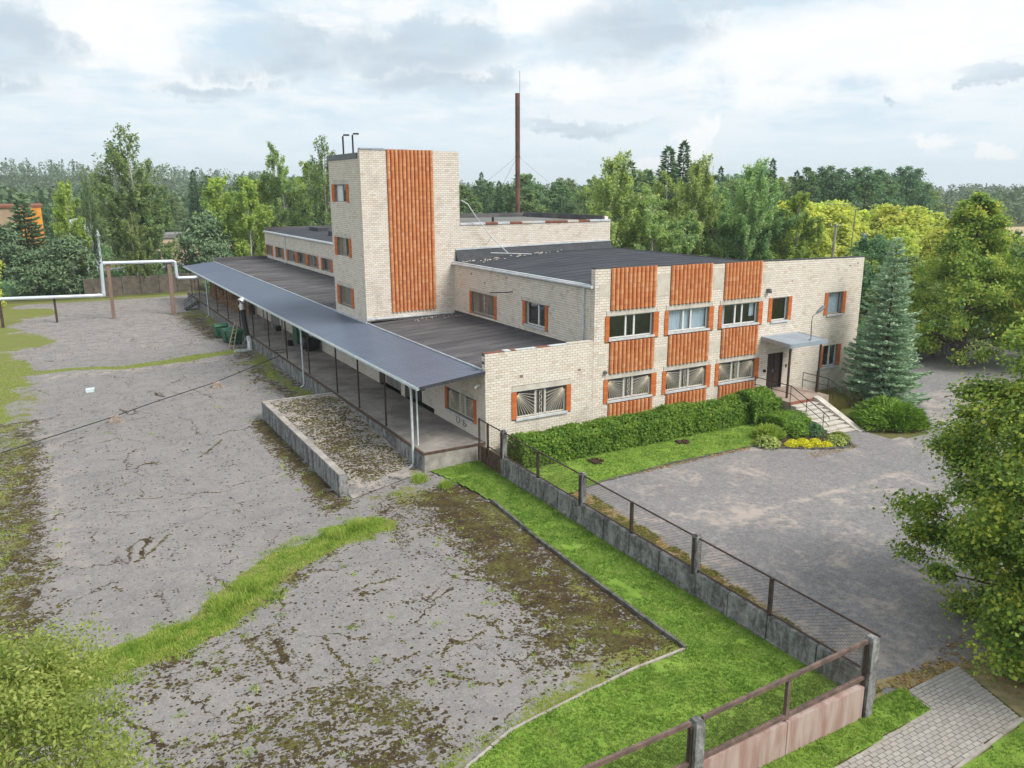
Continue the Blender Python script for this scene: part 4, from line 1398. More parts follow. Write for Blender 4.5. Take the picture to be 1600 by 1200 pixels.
surround(FL, 4.30, 4.58, 1.66, 2.92)
window(frame_of((0.40, 0, 0), 'y'), 6.6, 8.3, 2.75, 3.45, pane='glass', mull=(0.5,))
window(FS, *so[0], mull=(0.5,), frame='old_frame', pane='dusty_glass', lintel=(0.35, 0.35, 0.22), sill=False)
window(FS, *so[1], mull=(0.42,), lintel=(0.4, 0.45, 0.22))
for (a, b, c, d) in so:
    surround(FS, a - 0.29, a, c - 0.1, d)
    surround(FS, b, b + 0.31, c - 0.1, d)
for i, (a, b, c, d) in enumerate(wo_):
    window(FS, a, b, c, d, mull=(0.5,), frame='old_frame', pane=['dusty_glass', 'glass'] if i % 2 else ['glass', 'dusty_glass'], lintel=(0.3, 0.6, 0.2), sill=False)
    surround(FS, a - 0.5, a, c, d)
    surround(FS, b, b + 0.5, c, d)
for i, w_ in enumerate(TW):
    window(FL, *w_, mull=[(0.45,), (0.45,), ()][i], frame='old_frame', pane=[['glass', 'curtain'], ['glass', 'dusty_glass'], ['dusty_glass']][i], lintel=(0.3, 0.3, 0.28), sill=False)
    surround(FL, w_[0] - 0.42, w_[0], w_[2], w_[3], 0.06)
    surround(FL, w_[1], w_[1] + 0.55, w_[2], w_[3], 0.06)

# loading doors of upright boards in the recesses
FR = frame_of((0.40, 0, 0), 'y')
def board_gate(fr, u0, u1, v0, v1, n, mt, label):
    gte = obj('loading_door', MB().fbox(fr, u0, u1, v0, v1, 0.014, 0.045), 'black_steel', BLD, label=label)
    me = MB().fbox(((0, 0, 0), fr[1], fr[2], fr[3]), 0.01, (u1 - u0) / n - 0.01, 0.0, v1 - v0, 0, 0.03).mesh('board')
    me.materials.append(M[mt])
    for i in range(n):
        o = bpy.data.objects.new('board', me)
        col.objects.link(o)
        o.parent = gte
        o.location = fpt(fr, u0 + i * (u1 - u0) / n, v0, 0.045)
    return gte


board_gate(FR, 11.3, 14.2, 1.0, 3.5, 10, 'board', 'wide grey board loading door')
board_gate(FR, 8.7, 10.0, 1.0, 3.2, 5, 'dark_wood', 'narrow dark board loading door')
for y in (27.0, 40.0, 53.0):
    board_gate(FL, y, y + 2.4, 1.0, 3.5, 8, 'board', None)

# small things on the facade
fx = MB()
fx.box(18.86, 19.06, -0.22, -0.02, 7.18, 7.42)
fx.bar((18.96, -0.02, 7.3), (18.96, -0.30, 7.24), 0.07, 8)
obj('floodlight', fx, 'lamp_grey', BLD)
fx = MB()
fx.bar((7.18, -0.015, 3.72), (7.18, -0.14, 3.70), 0.10, 10)
obj('alarm_bell', fx, 'lamp_grey', BLD)
fx = MB()
fx.tube([(6.40, 8.4, 7.15), (6.1, 8.5, 7.12), (5.6, 9.8, 7.0)], 0.03, 5)
obj('wall_bracket', fx, 'rust', BLD)
fx = MB()
fx.box(-0.12, -0.02, 0.5, 0.62, 3.75, 3.85)
fx.bar((-0.1, 0.56, 3.8), (-0.28, 0.56, 3.66), 0.07, 8)
obj('wall_lamp', fx, 'white_frame', BLD)
for (x_, z_, s_) in ((2.05, 4.12, 0.10), (5.55, 4.05, 0.08), (26.2, 8.42, 0.07), (26.9, 8.55, 0.06), (21.0, 7.75, 0.05)):
    obj('broken_brick_hole', MB().box(x_ - s_, x_ + s_, -0.018, 0.0, z_ - s_ * 0.7, z_ + s_ * 0.7), 'mortar', BLD)
for (y_, z_, s_) in ((13.9, 7.75, 0.09), (12.0, 7.35, 0.09), (9.2, 7.9, 0.07)):
    obj('broken_brick_hole', MB().box(6.412, 6.43, y_ - s_, y_ + s_, z_ - s_ * 0.7, z_ + s_ * 0.7), 'mortar', BLD)
# hand painted letters under the end window
lt = MB()
def stroke(m, fr, pts, wd=0.02):
    for p, q in zip(pts[:-1], pts[1:]):
        m.bar(fpt(fr, *p, 0.016), fpt(fr, *q, 0.016), wd, 4)
yo, zo = 3.05, 1.40
stroke(lt, FL, [(yo + 0.19 * math.cos(t), zo + 0.16 * math.sin(t)) for t in np.linspace(0, 2 * math.pi, 15)])
yo = 2.25
stroke(lt, FL, [(yo - 0.15, zo + 0.16), (yo + 0.15, zo + 0.16), (yo + 0.15, zo - 0.16), (yo - 0.10, zo - 0.16), (yo - 0.16, zo - 0.10), (yo - 0.16, zo - 0.05), (yo - 0.10, zo + 0.0), (yo + 0.15, zo)])
obj('painted_letters', lt, 'paint_mark', BLD)

# ------------------------------------------------------------------ loading dock with its canopy (fixed to the building)
DK = MB()
DK.box(-3.33, -0.004, 0.0, 71.0, -0.2, 0.985)
dock = obj('loading_platform', DK, 'dock_concrete', BLD)
face = MB()
yy = 0.0
while yy < 71:
    L_ = 2.9
    face.box(-3.372 - 0.008 * rng.random(), -3.331, yy + 0.02, min(yy + L_, 71) - 0.02, -0.2, 0.90)
    yy += L_
obj('dock_face_slab', face, 'stained_concrete', dock)
endf = MB().box(-3.33, -0.45, -0.04, -0.001, -0.2, 0.88)
obj('dock_end_slab', endf, 'concrete', dock)
ed = MB()
ed.box(-3.40, -3.28, -0.05, 71.0, 0.90, 1.0)
ed.box(-3.28, -0.02, -0.06, 0.05, 0.90, 1.0)
obj('steel_edge', ed, 'rust', dock)
cg = MB()
per = 0.36
n = int(71.0 / per)
prof = []
for i in range(n):
    y = i * per
    prof += [(y, 0.0), (y + 0.22, 0.0), (y + 0.25, 0.028), (y + 0.33, 0.028)]
prof.append((71.0, 0.0))
v = []
for (y, dz_) in prof:
    v += [(-3.50, y - 0.03, 4.225 + dz_), (0.03, y - 0.03, 4.60 + dz_), (-3.50, y - 0.03, 4.205 + dz_), (0.03, y - 0.03, 4.58 + dz_)]
f = []
for i in range(len(prof) - 1):
    a, b = i * 4, (i + 1) * 4
    f += [(a, a + 1, b + 1, b), (a + 2, b + 2, b + 3, a + 3), (a, b, b + 2, a + 2), (a + 1, a + 3, b + 3, b + 1)]
f += [(0, 2, 3, 1)]
cg.add(v, f)
can = obj('dock_canopy', cg, 'canopy', BLD)
fa = MB()
fa.add([(-3.52, -0.06, 4.10), (0.0, -0.06, 4.46), (0.0, -0.034, 4.46), (-3.52, -0.034, 4.10), (-3.52, -0.06, 4.245), (0.0, -0.06, 4.615), (0.0, -0.034, 4.615), (-3.52, -0.034, 4.245)], BOXF)
obj('canopy_fascia', fa, 'dark_flashing', can)
gt = MB()
gt.box(-3.62, -3.505, -0.08, 71.0, 4.11, 4.135)
gt.box(-3.635, -3.615, -0.08, 71.0, 4.11, 4.22)
gt.box(-3.52, -3.503, -0.08, 71.0, 4.11, 4.22)
obj('gutter', gt, 'grey_pipe', can)
bm = MB()
bm.box(-3.26, -3.14, 0.1, 70.9, 4.02, 4.18)
for y in np.arange(0.4, 71, 2.0):
    bm.add([(-3.4, y, 4.10), (0, y, 4.44), (0, y + 0.08, 4.44), (-3.4, y + 0.08, 4.10), (-3.4, y, 4.19), (0, y, 4.54), (0, y + 0.08, 4.54), (-3.4, y + 0.08, 4.19)], BOXF)
obj('canopy_beam', bm, 'black_steel', can)
rf = MB()
rf.box(-0.06, 0.05, 0.28, 16.4, 4.604, 4.66)
rf.box(-0.06, 0.05, 22.9, 70.7, 4.604, 4.66)
obj('canopy_top_flashing', rf, 'zinc', can)
PY = [5.2, 9.4, 13.4, 19.4, 25.2, 30.6, 36.0, 41.4, 46.8, 52.2, 57.6, 63.0, 68.4]
me = MB().box(-0.04, 0.04, -0.04, 0.04, 0, 3.05).mesh('canopy_post')
me.materials.append(M['steel_post'])
for y in PY:
    o = bpy.data.objects.new('canopy_post', me)
    col.objects.link(o)
    o.parent = BLD
    o.location = (-3.2, y, 0.985)
obj('canopy_post', MB().box(-3.1, -3.04, 1.25, 1.31, 0.985, 4.05), 'grey_pipe', BLD, label='pale post at the open end')
me = MB().box(-0.05, 0.05, -0.05, 0.05, 0, 2.7).mesh('inner_post')
me.materials.append(M['concrete'])
for y in (33.0, 36.5, 39.5, 42.5, 46.0):
    o = bpy.data.objects.new('inner_post', me)
    col.objects.link(o)
    o.parent = BLD
    o.location = (-1.5, y, 0.985)
for y in (1.0, 20.0, 38.5, 56.2):
    d_ = MB().tube([(-3.56, y, 4.12), (-3.47, y, 3.9), (-3.47, y, 0.25), (-3.52, y, 0.12), (-3.75, y - 0.12, 0.02)], 0.062, 8)
    obj('downpipe', d_, 'grey_pipe', BLD)

# roof bits
for (x_, y_, w_, l_) in ((10.6, 62.0, 1.2, 3.6), (9.4, 50.0, 1.2, 4.2), (12.6, 55.0, 1.2, 2.2)):
    obj('roof_vent', MB().box(x_, x_ + w_, y_, y_ + l_, 8.2, 8.75), 'dark_flashing', BLD)
for (x_, y_) in ((14.0, 67.0), (15.2, 66.0)):
    obj('vent_pipe', MB().bar((x_, y_, 8.2), (x_, y_, 9.3), 0.08, 6), 'black_steel', BLD)
for (x_, y_, h_) in ((0.50, 21.0, 16.75), (1.18, 21.0, 16.85)):
    obj('vent_pipe', MB().tube([(x_, y_, 15.0), (x_, y_, h_ - 0.1), (x_ + 0.06, y_, h_), (x_ + 0.42, y_ - 0.1, h_)], 0.06, 7), 'black_steel', BLD, label='thin bent pipe on the tower top')
obj('vent_pipe', MB().bar((11.4, 20.0, 10.8), (11.4, 20.0, 11.15), 0.09, 7), 'black_steel', BLD)

# entrance: door, porch roof, landing, steps, railings
dr = MB()
dr.fbox(FF, 19.46, 20.66, 1.22, 3.36, -0.20, -0.15)
door = obj('entrance_door', dr, 'dark_wood', BLD)
pnl = MB()
for (a, b) in ((19.52, 20.02), (20.10, 20.60)):
    for (c, d) in ((1.35, 2.05), (2.18, 2.75), (2.88, 3.28)):
        pnl.fbox(FF, a, b, c, d, -0.149, -0.125)
obj('door_panel', pnl, 'dark_wood', door)
obj('door_handle', MB().fbox(FF, 20.0, 20.03, 2.2, 2.4, -0.149, -0.08), 'zinc', door)
obj('door_frame', MB().fbox(FF, 19.38, 19.46, 1.2, 3.44, -0.2, -0.02).fbox(FF, 20.66, 20.74, 1.2, 3.44, -0.2, -0.02).fbox(FF, 19.46, 20.66, 3.36, 3.44, -0.2, -0.02), 'black_steel', door)
obj('lintel', MB().fbox(FF, 19.2, 20.95, 3.44, 3.66, -0.1, 0.026), 'lintel', door)
obj('door_bell', MB().fbox(FF, 20.98, 21.06, 2.45, 2.62, 0.014, 0.05), 'black_plastic', BLD)
obj('letter_box', MB().fbox(FF, 19.06, 19.2, 2.35, 2.5, 0.014, 0.12), 'black_plastic', BLD)
pc = MB()
pc.add([(18.75, -2.2, 4.36), (21.85, -2.2, 4.36), (21.85, -0.015, 4.50), (18.75, -0.015, 4.50), (18.75, -2.2, 4.42), (21.85, -2.2, 4.42), (21.85, -0.015, 4.56), (18.75, -0.015, 4.56)], BOXF)
porch = obj('porch_roof', pc, 'door_canopy', BLD)
pf = MB()
pf.add([(18.70, -2.24, 4.20), (18.75, -2.24, 4.20), (18.75, -0.02, 4.34), (18.70, -0.02, 4.34), (18.70, -2.24, 4.44), (18.75, -2.24, 4.44), (18.75, -0.02, 4.58), (18.70, -0.02, 4.58)], BOXF)
pf.add([(21.85, -2.24, 4.20), (21.90, -2.24, 4.20), (21.90, -0.02, 4.34), (21.85, -0.02, 4.34), (21.85, -2.24, 4.44), (21.90, -2.24, 4.44), (21.90, -0.02, 4.58), (21.85, -0.02, 4.58)], BOXF)
pf.box(18.75, 21.85, -2.25, -2.20, 4.20, 4.44)
obj('porch_fascia', pf, 'door_canopy', porch)
for x_ in (18.95, 21.55):
    obj('porch_post', MB().box(x_ - 0.05, x_ + 0.05, -2.1, -2.0, 0.3 if x_ > 20 else 0.3, 4.36), 'steel_post', porch)
ld = MB().box(18.30, 21.65, -2.85, -0.02, -0.1, 1.20)
land = obj('entrance_landing', ld, 'landing_tile', BLD)
obj('landing_edge', MB().box(18.26, 20.5, -2.93, -2.852, 1.05, 1.205), 'rust_red', land)
st = thing('entrance_steps', 'flight of pale concrete steps with sloping side slab below the entrance', 'steps', (19.3, -4.3, 0))
NS = 8
for i in range(NS):
    y1_ = -2.94 - i * 0.37
    z_ = 1.05 - i * 0.135
    obj('step', MB().box(18.3, 20.2, y1_ - 0.41, y1_, z_ - 0.06, z_).box(18.34, 20.18, y1_ - 0.365, y1_ + 0.02, -0.1, z_ - 0.061), 'step', st)
ck = MB()
cy = [(-2.87, 1.30), (-3.2, 1.24), (-5.95, 0.10), (-6.2, 0.06)]
for k in range(3):
    (ya, za), (yb, zb) = cy[k], cy[k + 1]
    ck.add([(20.22, yb, -0.1), (20.66, yb, -0.1), (20.66, ya, -0.1), (20.22, ya, -0.1), (20.22, yb, zb), (20.66, yb, zb), (20.66, ya, za), (20.22, ya, za)], BOXF)
obj('side_slab', ck, 'step', st)


def railing(x, pts, posts, label, loc):
    t = thing('handrail', label, 'railing', loc, group='railings at the entrance')
    m1, m2 = MB(), MB()
    m1.tube([(x, y, z) for y, z in pts], 0.025, 6)
    m2.tube([(x, y, z - 0.45) for y, z in pts[:-1]] + [(x, pts[-1][0], pts[-1][1] - 0.4)], 0.02, 6)
    obj('top_rail', m1, 'black_steel', t)
    obj('mid_rail', m2, 'black_steel', t)
    for (y, z0_, z1_) in posts:
        obj('baluster', MB().bar((x, y, z0_), (x, y, z1_), 0.022, 5), 'black_steel', t)
    return t


railing(18.36, [(-0.1, 2.15), (-2.85, 2.15), (-5.2, 1.15), (-5.55, 0.98), (-5.58, 0.85)], [(-0.12, 1.2, 2.15), (-1.4, 1.2, 2.15), (-2.82, 1.2, 2.15), (-4.0, 0.5, 1.66), (-5.2, 0.1, 1.15)],
        'black tube handrail on the hedge side of the entrance steps', (18.36, -2.9, 0.0))
railing(21.60, [(-0.9, 2.2), (-2.75, 2.2), (-5.7, 0.95), (-5.85, 0.85), (-5.85, 0.7)], [(-0.9, 1.2, 2.2), (-1.9, 1.2, 2.5), (-2.75, 0.9, 2.2), (-5.7, -0.05, 0.95)],
        'black tube handrail on the blue spruce side of the entrance steps', (21.6, -2.9, 0.0))

# ------------------------------------------------------------------ street lamp at the porch
lp = thing('street_lamp', 'grey street lamp on a thin bent arm rising beside the porch roof', 'street lamp', (20.8, -1.9, 4.4))
obj('lamp_arm', MB().tube([(20.80, -1.9, 4.40), (20.74, -1.9, 5.6), (20.78, -1.9, 5.85), (21.0, -1.9, 6.0), (21.15, -1.9, 6.06)], 0.03, 6), 'lamp_grey', lp)
lh = MB()
lh.tube([(21.08, -1.9, 6.02), (21.22, -1.9, 6.10), (21.62, -1.9, 6.32), (21.82, -1.9, 6.40)], [0.05, 0.09, 0.12, 0.05], 8)
obj('lamp_head', lh, 'lamp_grey', lp)
obj('lamp_base_box', MB().box(20.7, 20.9, -1.98, -1.82, 4.425, 4.55), 'zinc', lp)

# ------------------------------------------------------------------ chimney and mast
ch = thing('chimney_pipe', 'tall rusty steel chimney pipe standing behind the flat roofed penthouse', 'chimney', (20.57, 32.0, 0))
obj('flue', MB().bar((20.57, 32, 0), (20.57, 32, 21.5), 0.22, 14), simple('rust_flue', (0.20, 0.10, 0.075), (0.10, 0.06, 0.05), 1.2, 0.85, streak=False), ch)
for z_ in (6, 11, 16):
    obj('flue_collar', MB().bar((20.57, 32, z_), (20.57, 32, z_ + 0.08), 0.25, 14), 'rust', ch)
obj('lightning_rod', MB().bar((20.8, 32, 20.5), (20.8, 32, 23.4), 0.02, 5), 'lamp_grey', ch)
for (tx, ty) in ((11.0, 27.5), (30.0, 28.0), (21.0, 42.0)):
    obj('guy_wire', MB().bar((20.57, 32, 16.1), (tx, ty, 11.0 if tx < 20 else 7.8), 0.012, 4), 'lamp_grey', ch)
ms = thing('antenna_mast', 'thin pale bent mast leaning from the tower onto the upper roof', 'mast', (8.8, 16.1, 8.76))
obj('mast_pole', MB().tube([(6.98, 16.3, 12.45), (7.4, 16.2, 12.2), (7.85, 16.1, 11.5), (9.05, 15.9, 9.95), (10.2, 15.6, 8.82)], 0.035, 5), 'zinc_light', ms)
obj('mast_branch', MB().bar((9.05, 15.9, 9.95), (8.45, 15.6, 9.45), 0.022, 5), 'lamp_grey', ms)
obj('mast_cross_bar', MB().bar((8.6, 15.2, 8.95), (11.4, 14.4, 8.80), 0.03, 5), 'zinc_light', ms)

# ------------------------------------------------------------------ loading ramp
rp = thing('loading_ramp', 'sloping mossy concrete loading ramp with low retaining wall beside the dock', 'ramp', (-5.5, 6, 0))
# its wearing surface carries the same growth fields as the yard
RX0, RX1, RY0, RY1 = -7.42, -3.40, -1.55, 13.6
nx, ny = 21, 61
X, Y = np.meshgrid(np.linspace(RX0, RX1, nx), np.linspace(0, 1, ny))
Ys = RY0 + 0.4 * (X - RX0) + Y * (RY1 - RY0 - 0.4 * (X - RX0))
Z = 0.02 + 0.93 * sstep(Y, -0.12, 1.02) + 0.03 * (vnoise(X, Ys, 0.8, 4) - 0.5)
V = np.stack([X, Ys, Z], -1).reshape(-1, 3)
i = np.arange(nx * ny).reshape(ny, nx)
F = np.stack([i[:-1, :-1], i[:-1, 1:], i[1:, 1:], i[1:, :-1]], -1).reshape(-1, 4)
rm = arr_mesh('ramp_slab', V, F)
for nm, fn in (('moss', lambda x, y: 0.32 + 0.32 * np.exp(-((x + 5.6) / 1.3) ** 2) - 0.15 * sstep(-x, 6.4, 7.4) - 0.35 * sstep(-y, -1.0, 1.5)), ('turf', lambda x, y: np.clip(0.42 * np.exp(-((x + 3.8) / 0.5) ** 2) + 0.25 * np.exp(-((y - 9) / 4) ** 2) * np.exp(-((x + 6.8) / 0.8) ** 2), 0, 1)),
               ('sand', lambda x, y: np.full(x.shape, 1.0))):
    a = rm.attributes.new(nm, 'FLOAT', 'POINT')
    a.data.foreach_set('value', np.ascontiguousarray(fn(V[:, 0], V[:, 1]), np.float32))
rm.polygons.foreach_set('use_smooth', [True] * len(rm.polygons))
obj('ramp_slab', rm, 'asphalt', rp)
rw = MB()
rw.add([(-7.80, -0.95, -0.2), (-7.42, -1.05, -0.2), (-7.42, 13.6, -0.2), (-7.80, 13.6, -0.2), (-7.78, -0.80, 0.95), (-7.42, -0.85, 0.95), (-7.42, 13.6, 1.0), (-7.78, 13.6, 1.0)], BOXF)
obj('retaining_wall', rw, 'stained_concrete', rp)
obj('wall_cap', MB().add([(-7.76, -0.82, 0.953), (-7.43, -0.86, 0.953), (-7.43, 13.6, 1.003), (-7.76, 13.6, 1.003), (-7.76, -0.82, 0.985), (-7.43, -0.86, 0.985), (-7.43, 13.6, 1.035), (-7.76, 13.6, 1.035)], BOXF), 'concrete', rp)
obj('ramp_end_wall', MB().box(-7.40, -3.42, 13.62, 13.85, -0.2, 0.97), 'concrete', rp)

# ------------------------------------------------------------------ fence between yard and car park
def ztop(y):      # the fence steps down a little towards the street
    return np.interp(y, [-22.4, 0.2], [-0.16, 0.10])


fx_ = -0.38
fen = thing('side_fence', 'long low concrete fence with brown wire mesh between grass strip and car park', 'fence', (fx_, -11, 0))
FY = [-0.95, -2.5, -5.55, -8.9, -12.05, -15.45, -18.65, -22.25]
kind_ = ['thin', 'conc', 'thin', 'conc', 'thin', 'conc', 'thin', None]
for i, y in enumerate(FY):
    zt_ = float(ztop(y))
    if kind_[i] == 'conc':
        obj('concrete_post', MB().box(fx_ - 0.11, fx_ + 0.11, y - 0.12, y + 0.12, -0.3, 2.2 + zt_).box(fx_ - 0.07, fx_ + 0.07, y - 0.08, y + 0.08, 2.2 + zt_, 2.28 + zt_), 'stained_concrete', fen)
        obj('steel_post', MB().box(fx_ - 0.17, fx_ - 0.115, y - 0.03, y + 0.03, 0.9 + zt_, 2.2 + zt_), 'steel_post', fen)
    elif kind_[i] == 'thin':
        obj('steel_post', MB().box(fx_ - 0.06, fx_ + 0.04, y - 0.05, y + 0.05, 0.6, 2.17 + zt_), 'steel_post', fen)
# base panels, two to a bay, with a ledge
ys = []
for a, b in zip(FY[1:-1], FY[2:]):
    ys += [(a, (a + b) / 2), ((a + b) / 2, b)]
for (a, b) in ys:
    za = float(ztop((a + b) / 2))
    j = float(rng.uniform(-0.012, 0.012))
    obj('base_panel', MB().box(fx_ - 0.09 + j, fx_ + 0.09 + j, b + 0.015, a - 0.015, -0.4, 0.96 + za)
        .box(fx_ - 0.13 + j, fx_ - 0.091 + j, b + 0.015, a - 0.015, -0.4, 0.22 + za)
        .box(fx_ - 0.115 + j, fx_ - 0.091 + j, b + 0.015, b + 0.13, 0.22 + za, 0.90 + za), 'stained_concrete', fen)
obj('base_panel', MB().box(fx_ - 0.06, fx_ + 0.05, -2.38, -0.30, -0.3, 0.98), 'rust', fen, label='rusty steel sheet closing the first bay')
rl = MB()
for a, b in zip(FY[:-1], FY[1:]):
    za, zb = float(ztop(a)), float(ztop(b))
    for (dz0, dz1, w_) in ((2.135, 2.18, 0.022), (1.0, 1.04, 0.026)):
        rl.add([(fx_ - w_, b, dz0 + zb), (fx_ + w_, b, dz0 + zb), (fx_ + w_, a, dz0 + za), (fx_ - w_, a, dz0 + za), (fx_ - w_, b, dz1 + zb), (fx_ + w_, b, dz1 + zb), (fx_ + w_, a, dz1 + za), (fx_ - w_, a, dz1 + za)], BOXF)
rl.add([(fx_ - 0.03, -0.95, 2.22), (fx_ + 0.03, -0.95, 2.22), (fx_ + 0.03, -0.05, 2.26), (fx_ - 0.03, -0.05, 2.26), (fx_ - 0.03, -0.95, 2.27), (fx_ + 0.03, -0.95, 2.27), (fx_ + 0.03, -0.05, 2.31), (fx_ - 0.03, -0.05, 2.31)], BOXF)
rl.box(fx_ - 0.04, fx_ + 0.04, -0.10, -0.02, -0.1, 2.31)
obj('rail', rl, 'steel_post', fen)


def wire_panel(p0, p1, z0a, z1a, z0b, z1b, sp=0.10, r=0.0026):
    """expanded mesh: two families of slanting wires inside one bay"""
    m = MB()
    L_ = math.hypot(p1[0] - p0[0], p1[1] - p0[1])
    ux, uy = (p1[0] - p0[0]) / L_, (p1[1] - p0[1]) / L_
    H = z1a - z0a
    sl = 0.55
    def P(s, t):
        f_ = s / L_
        z0, z1 = z0a + (z0b - z0a) * f_, z1a + (z1b - z1a) * f_
        return (p0[0] + ux * s, p0[1] + uy * s, z0 + (z1 - z0) * t)
    nrm = Vector((-uy, ux, 0)) * r
    for sg in (1, -1):
        n_ = int((H + sl * L_) / sp)
        for k in range(n_):
            c = k * sp - (sl * L_ if sg > 0 else 0)
            # line t*H = c + sg*sl*s
            s0, s1 = (0 - c) / (sg * sl), (H - c) / (sg * sl)
            lo_, hi_ = max(0, min(s0, s1)), min(L_, max(s0, s1))
            if hi_ - lo_ < 0.02:
                continue
            a = P(lo_, (c + sg * sl * lo_) / H)
            b = P(hi_, (c + sg * sl * hi_) / H)
            a, b = Vector(a), Vector(b)
            up_ = Vector((0, 0, r * 1.1))
            m.add([a + nrm, a - nrm + up_, a - nrm - up_, b + nrm, b - nrm + up_, b - nrm - up_], [(0, 1, 4, 3), (1, 2, 5, 4), (2, 0, 3, 5)])
    return m


for a, b in zip(FY[:-1], FY[1:]):
    za, zb = float(ztop(a)), float(ztop(b))
    obj('mesh_panel', wire_panel((fx_, a), (fx_, b), 1.03 + za, 2.14 + za, 1.03 + zb, 2.14 + zb), 'rust', fen)

# ------------------------------------------------------------------ front fence of brown rails along the street
gy = -22.42
gf = thing('street_fence', 'front fence with brown steel rail, wire mesh and pinkish concrete base', 'fence', (-6, gy, 0))
def old_post(x, z):
    m = MB()
    m.box(x - 0.13, x + 0.13, gy - 0.14, gy + 0.14, -0.3, z - 0.12)
    m.add([(x - 0.13, gy - 0.14, z - 0.12), (x + 0.13, gy - 0.14, z - 0.12), (x + 0.13, gy + 0.14, z - 0.12), (x - 0.13, gy + 0.14, z - 0.12), (x - 0.09, gy - 0.1, z), (x + 0.09, gy - 0.1, z), (x + 0.09, gy + 0.1, z), (x - 0.09, gy + 0.1, z)], BOXF)
    obj('concrete_post', m, 'stained_concrete', gf)
    obj('steel_post', MB().box(x - 0.20, x - 0.135, gy - 0.05, gy + 0.05, 0.0, z - 0.15), 'steel_post', gf)


old_post(-0.98, 2.28)
old_post(-6.78, 2.06)
old_post(-12.6, 2.0)
for (a, b, za, zb) in ((-6.62, -1.18, 2.02, 2.20), (-12.4, -6.98, 1.96, 2.02)):
    r_ = MB()
    for (dz0, dz1, w_, ex) in ((-0.05, 0.05, 0.04, 0), (-1.06, -0.97, 0.045, 0)):
        r_.add([(a, gy - w_, za + dz0), (b, gy - w_, zb + dz0 * 1.0), (b, gy + w_, zb + dz0), (a, gy + w_, za + dz0), (a, gy - w_, za + dz1), (b, gy - w_, zb + dz1), (b, gy + w_, zb + dz1), (a, gy + w_, za + dz1)], BOXF)
    obj('rail', r_, 'brown_paint', gf)
    mx = (a + b) / 2 - 0.05
    obj('steel_post', MB().box(mx - 0.05, mx + 0.05, gy - 0.046, gy + 0.046, 1.0, (za + zb) / 2 - 0.04), 'brown_paint', gf)
    obj('mesh_panel', wire_panel((a, gy), (b, gy), za - 0.97, za - 0.04, zb - 0.97, zb - 0.04), 'rust', gf)
    for (q, w_) in ((a, mx), (mx, b)):
        obj('base_panel', MB().box(q + 0.01, w_ - 0.01, gy - 0.09, gy + 0.09, -0.3, za - 1.06), 'pink_concrete', gf)

# ------------------------------------------------------------------ kerbs and paving
def kerb_run(poly, mt, step, h, w, z=0.0, name='kerb_stone', parent=None, sink=None):
    m0 = None
    for (ax, ay), (bx, by) in zip(poly[:-1], poly[1:]):
        L_ = math.hypot(bx - ax, by - ay)
        n_ = max(1, int(round(L_ / step)))
        for k in range(n_):
            t0, t1 = k / n_, (k + 1) / n_
            px, py = ax + (bx - ax) * (t0 + t1) / 2, ay + (by - ay) * (t0 + t1) / 2
            an = math.atan2(by - ay, bx - ax)
            ln = L_ / n_ - 0.015
            me_ = MB().add([(-ln / 2, -w / 2, -0.2), (ln / 2, -w / 2, -0.2), (ln / 2, w / 2, -0.2), (-ln / 2, w / 2, -0.2), (-ln / 2, -w / 2 + 0.01, h), (ln / 2, -w / 2 + 0.01, h), (ln / 2, w / 2 - 0.01, h), (-ln / 2, w / 2 - 0.01, h)], BOXF).mesh('kerb')
            me_.materials.append(M[mt])
            o = bpy.data.objects.new(name, me_)
            col.objects.link(o)
            o.parent = parent
            o.location = (px + rng.uniform(-0.012, 0.012), py + rng.uniform(-0.012, 0.012), z + rng.uniform(-0.015, 0.01))
            o.rotation_euler = (rng.uniform(-0.03, 0.03), rng.uniform(-0.01, 0.01), an + rng.uniform(-0.012, 0.012))


kb = thing('lawn_kerb', 'dark mossy kerb of concrete stones between lawn and mossy yard', 'kerb', (0, 0, 0))
kerb_run(KERB, 'kerb_dark', 1.0, 0.13, 0.13, parent=kb)
kb2 = thing('lawn_kerb', 'pale sunken kerb along the lawn nearest the street fence', 'kerb', (0, 0, 0))
kerb_run(KERB2, 'kerb', 1.0, 0.085, 0.10, parent=kb2)
kb3 = thing('car_park_kerb', 'low broken kerb between hedge lawn and car park', 'kerb', (0, 0, 0))
kerb_run([(1.6, -5.68), (3.3, -5.29), (8.2, -4.96), (13.2, -5.04), (14.2, -5.97)], 'kerb_dark', 0.9, 0.07, 0.13, parent=kb3)
kb4 = thing('flower_bed_kerb', 'curved dark kerb round the yellow flower bed by the steps', 'kerb', (0, 0, 0))
kerb_run([(14.2, -5.97), (15.1, -6.7), (16.0, -7.27), (16.9, -7.62), (17.6, -7.72), (18.1, -7.2), (18.25, -6.4)], 'kerb_dark', 0.5, 0.10, 0.13, parent=kb4)
kb5 = thing('pavement_kerb', 'pale kerb along both sides of the block paved path', 'kerb', (0, 0, 0))
kerb_run([(-7.5, -23.62), (0.72, -23.20), (0.86, -22.24)], 'kerb', 1.0, 0.05, 0.08, parent=kb5)
kerb_run([(-7.5, -25.24), (-0.8, -24.80), (2.38, -24.57)], 'kerb', 1.0, 0.07, 0.10, parent=kb5)
pv = obj('pavement', poly_sheet([(-7.5, -25.2), (-0.8, -24.76), (2.36, -24.54), (3.2, -22.34), (0.88, -22.34), (0.76, -23.17), (-7.5, -23.6)], 0.032), 'soil', kind='structure')
PVR = [(-7.46, -24.72), (2.56, -24.72), (3.18, -22.36), (0.9, -22.36), (0.78, -23.16), (-7.46, -23.16)]
pl_, pw_ = 0.25, 0.125
me = MB()
hl, hw = pl_ / 2 - 0.006, pw_ / 2 - 0.006
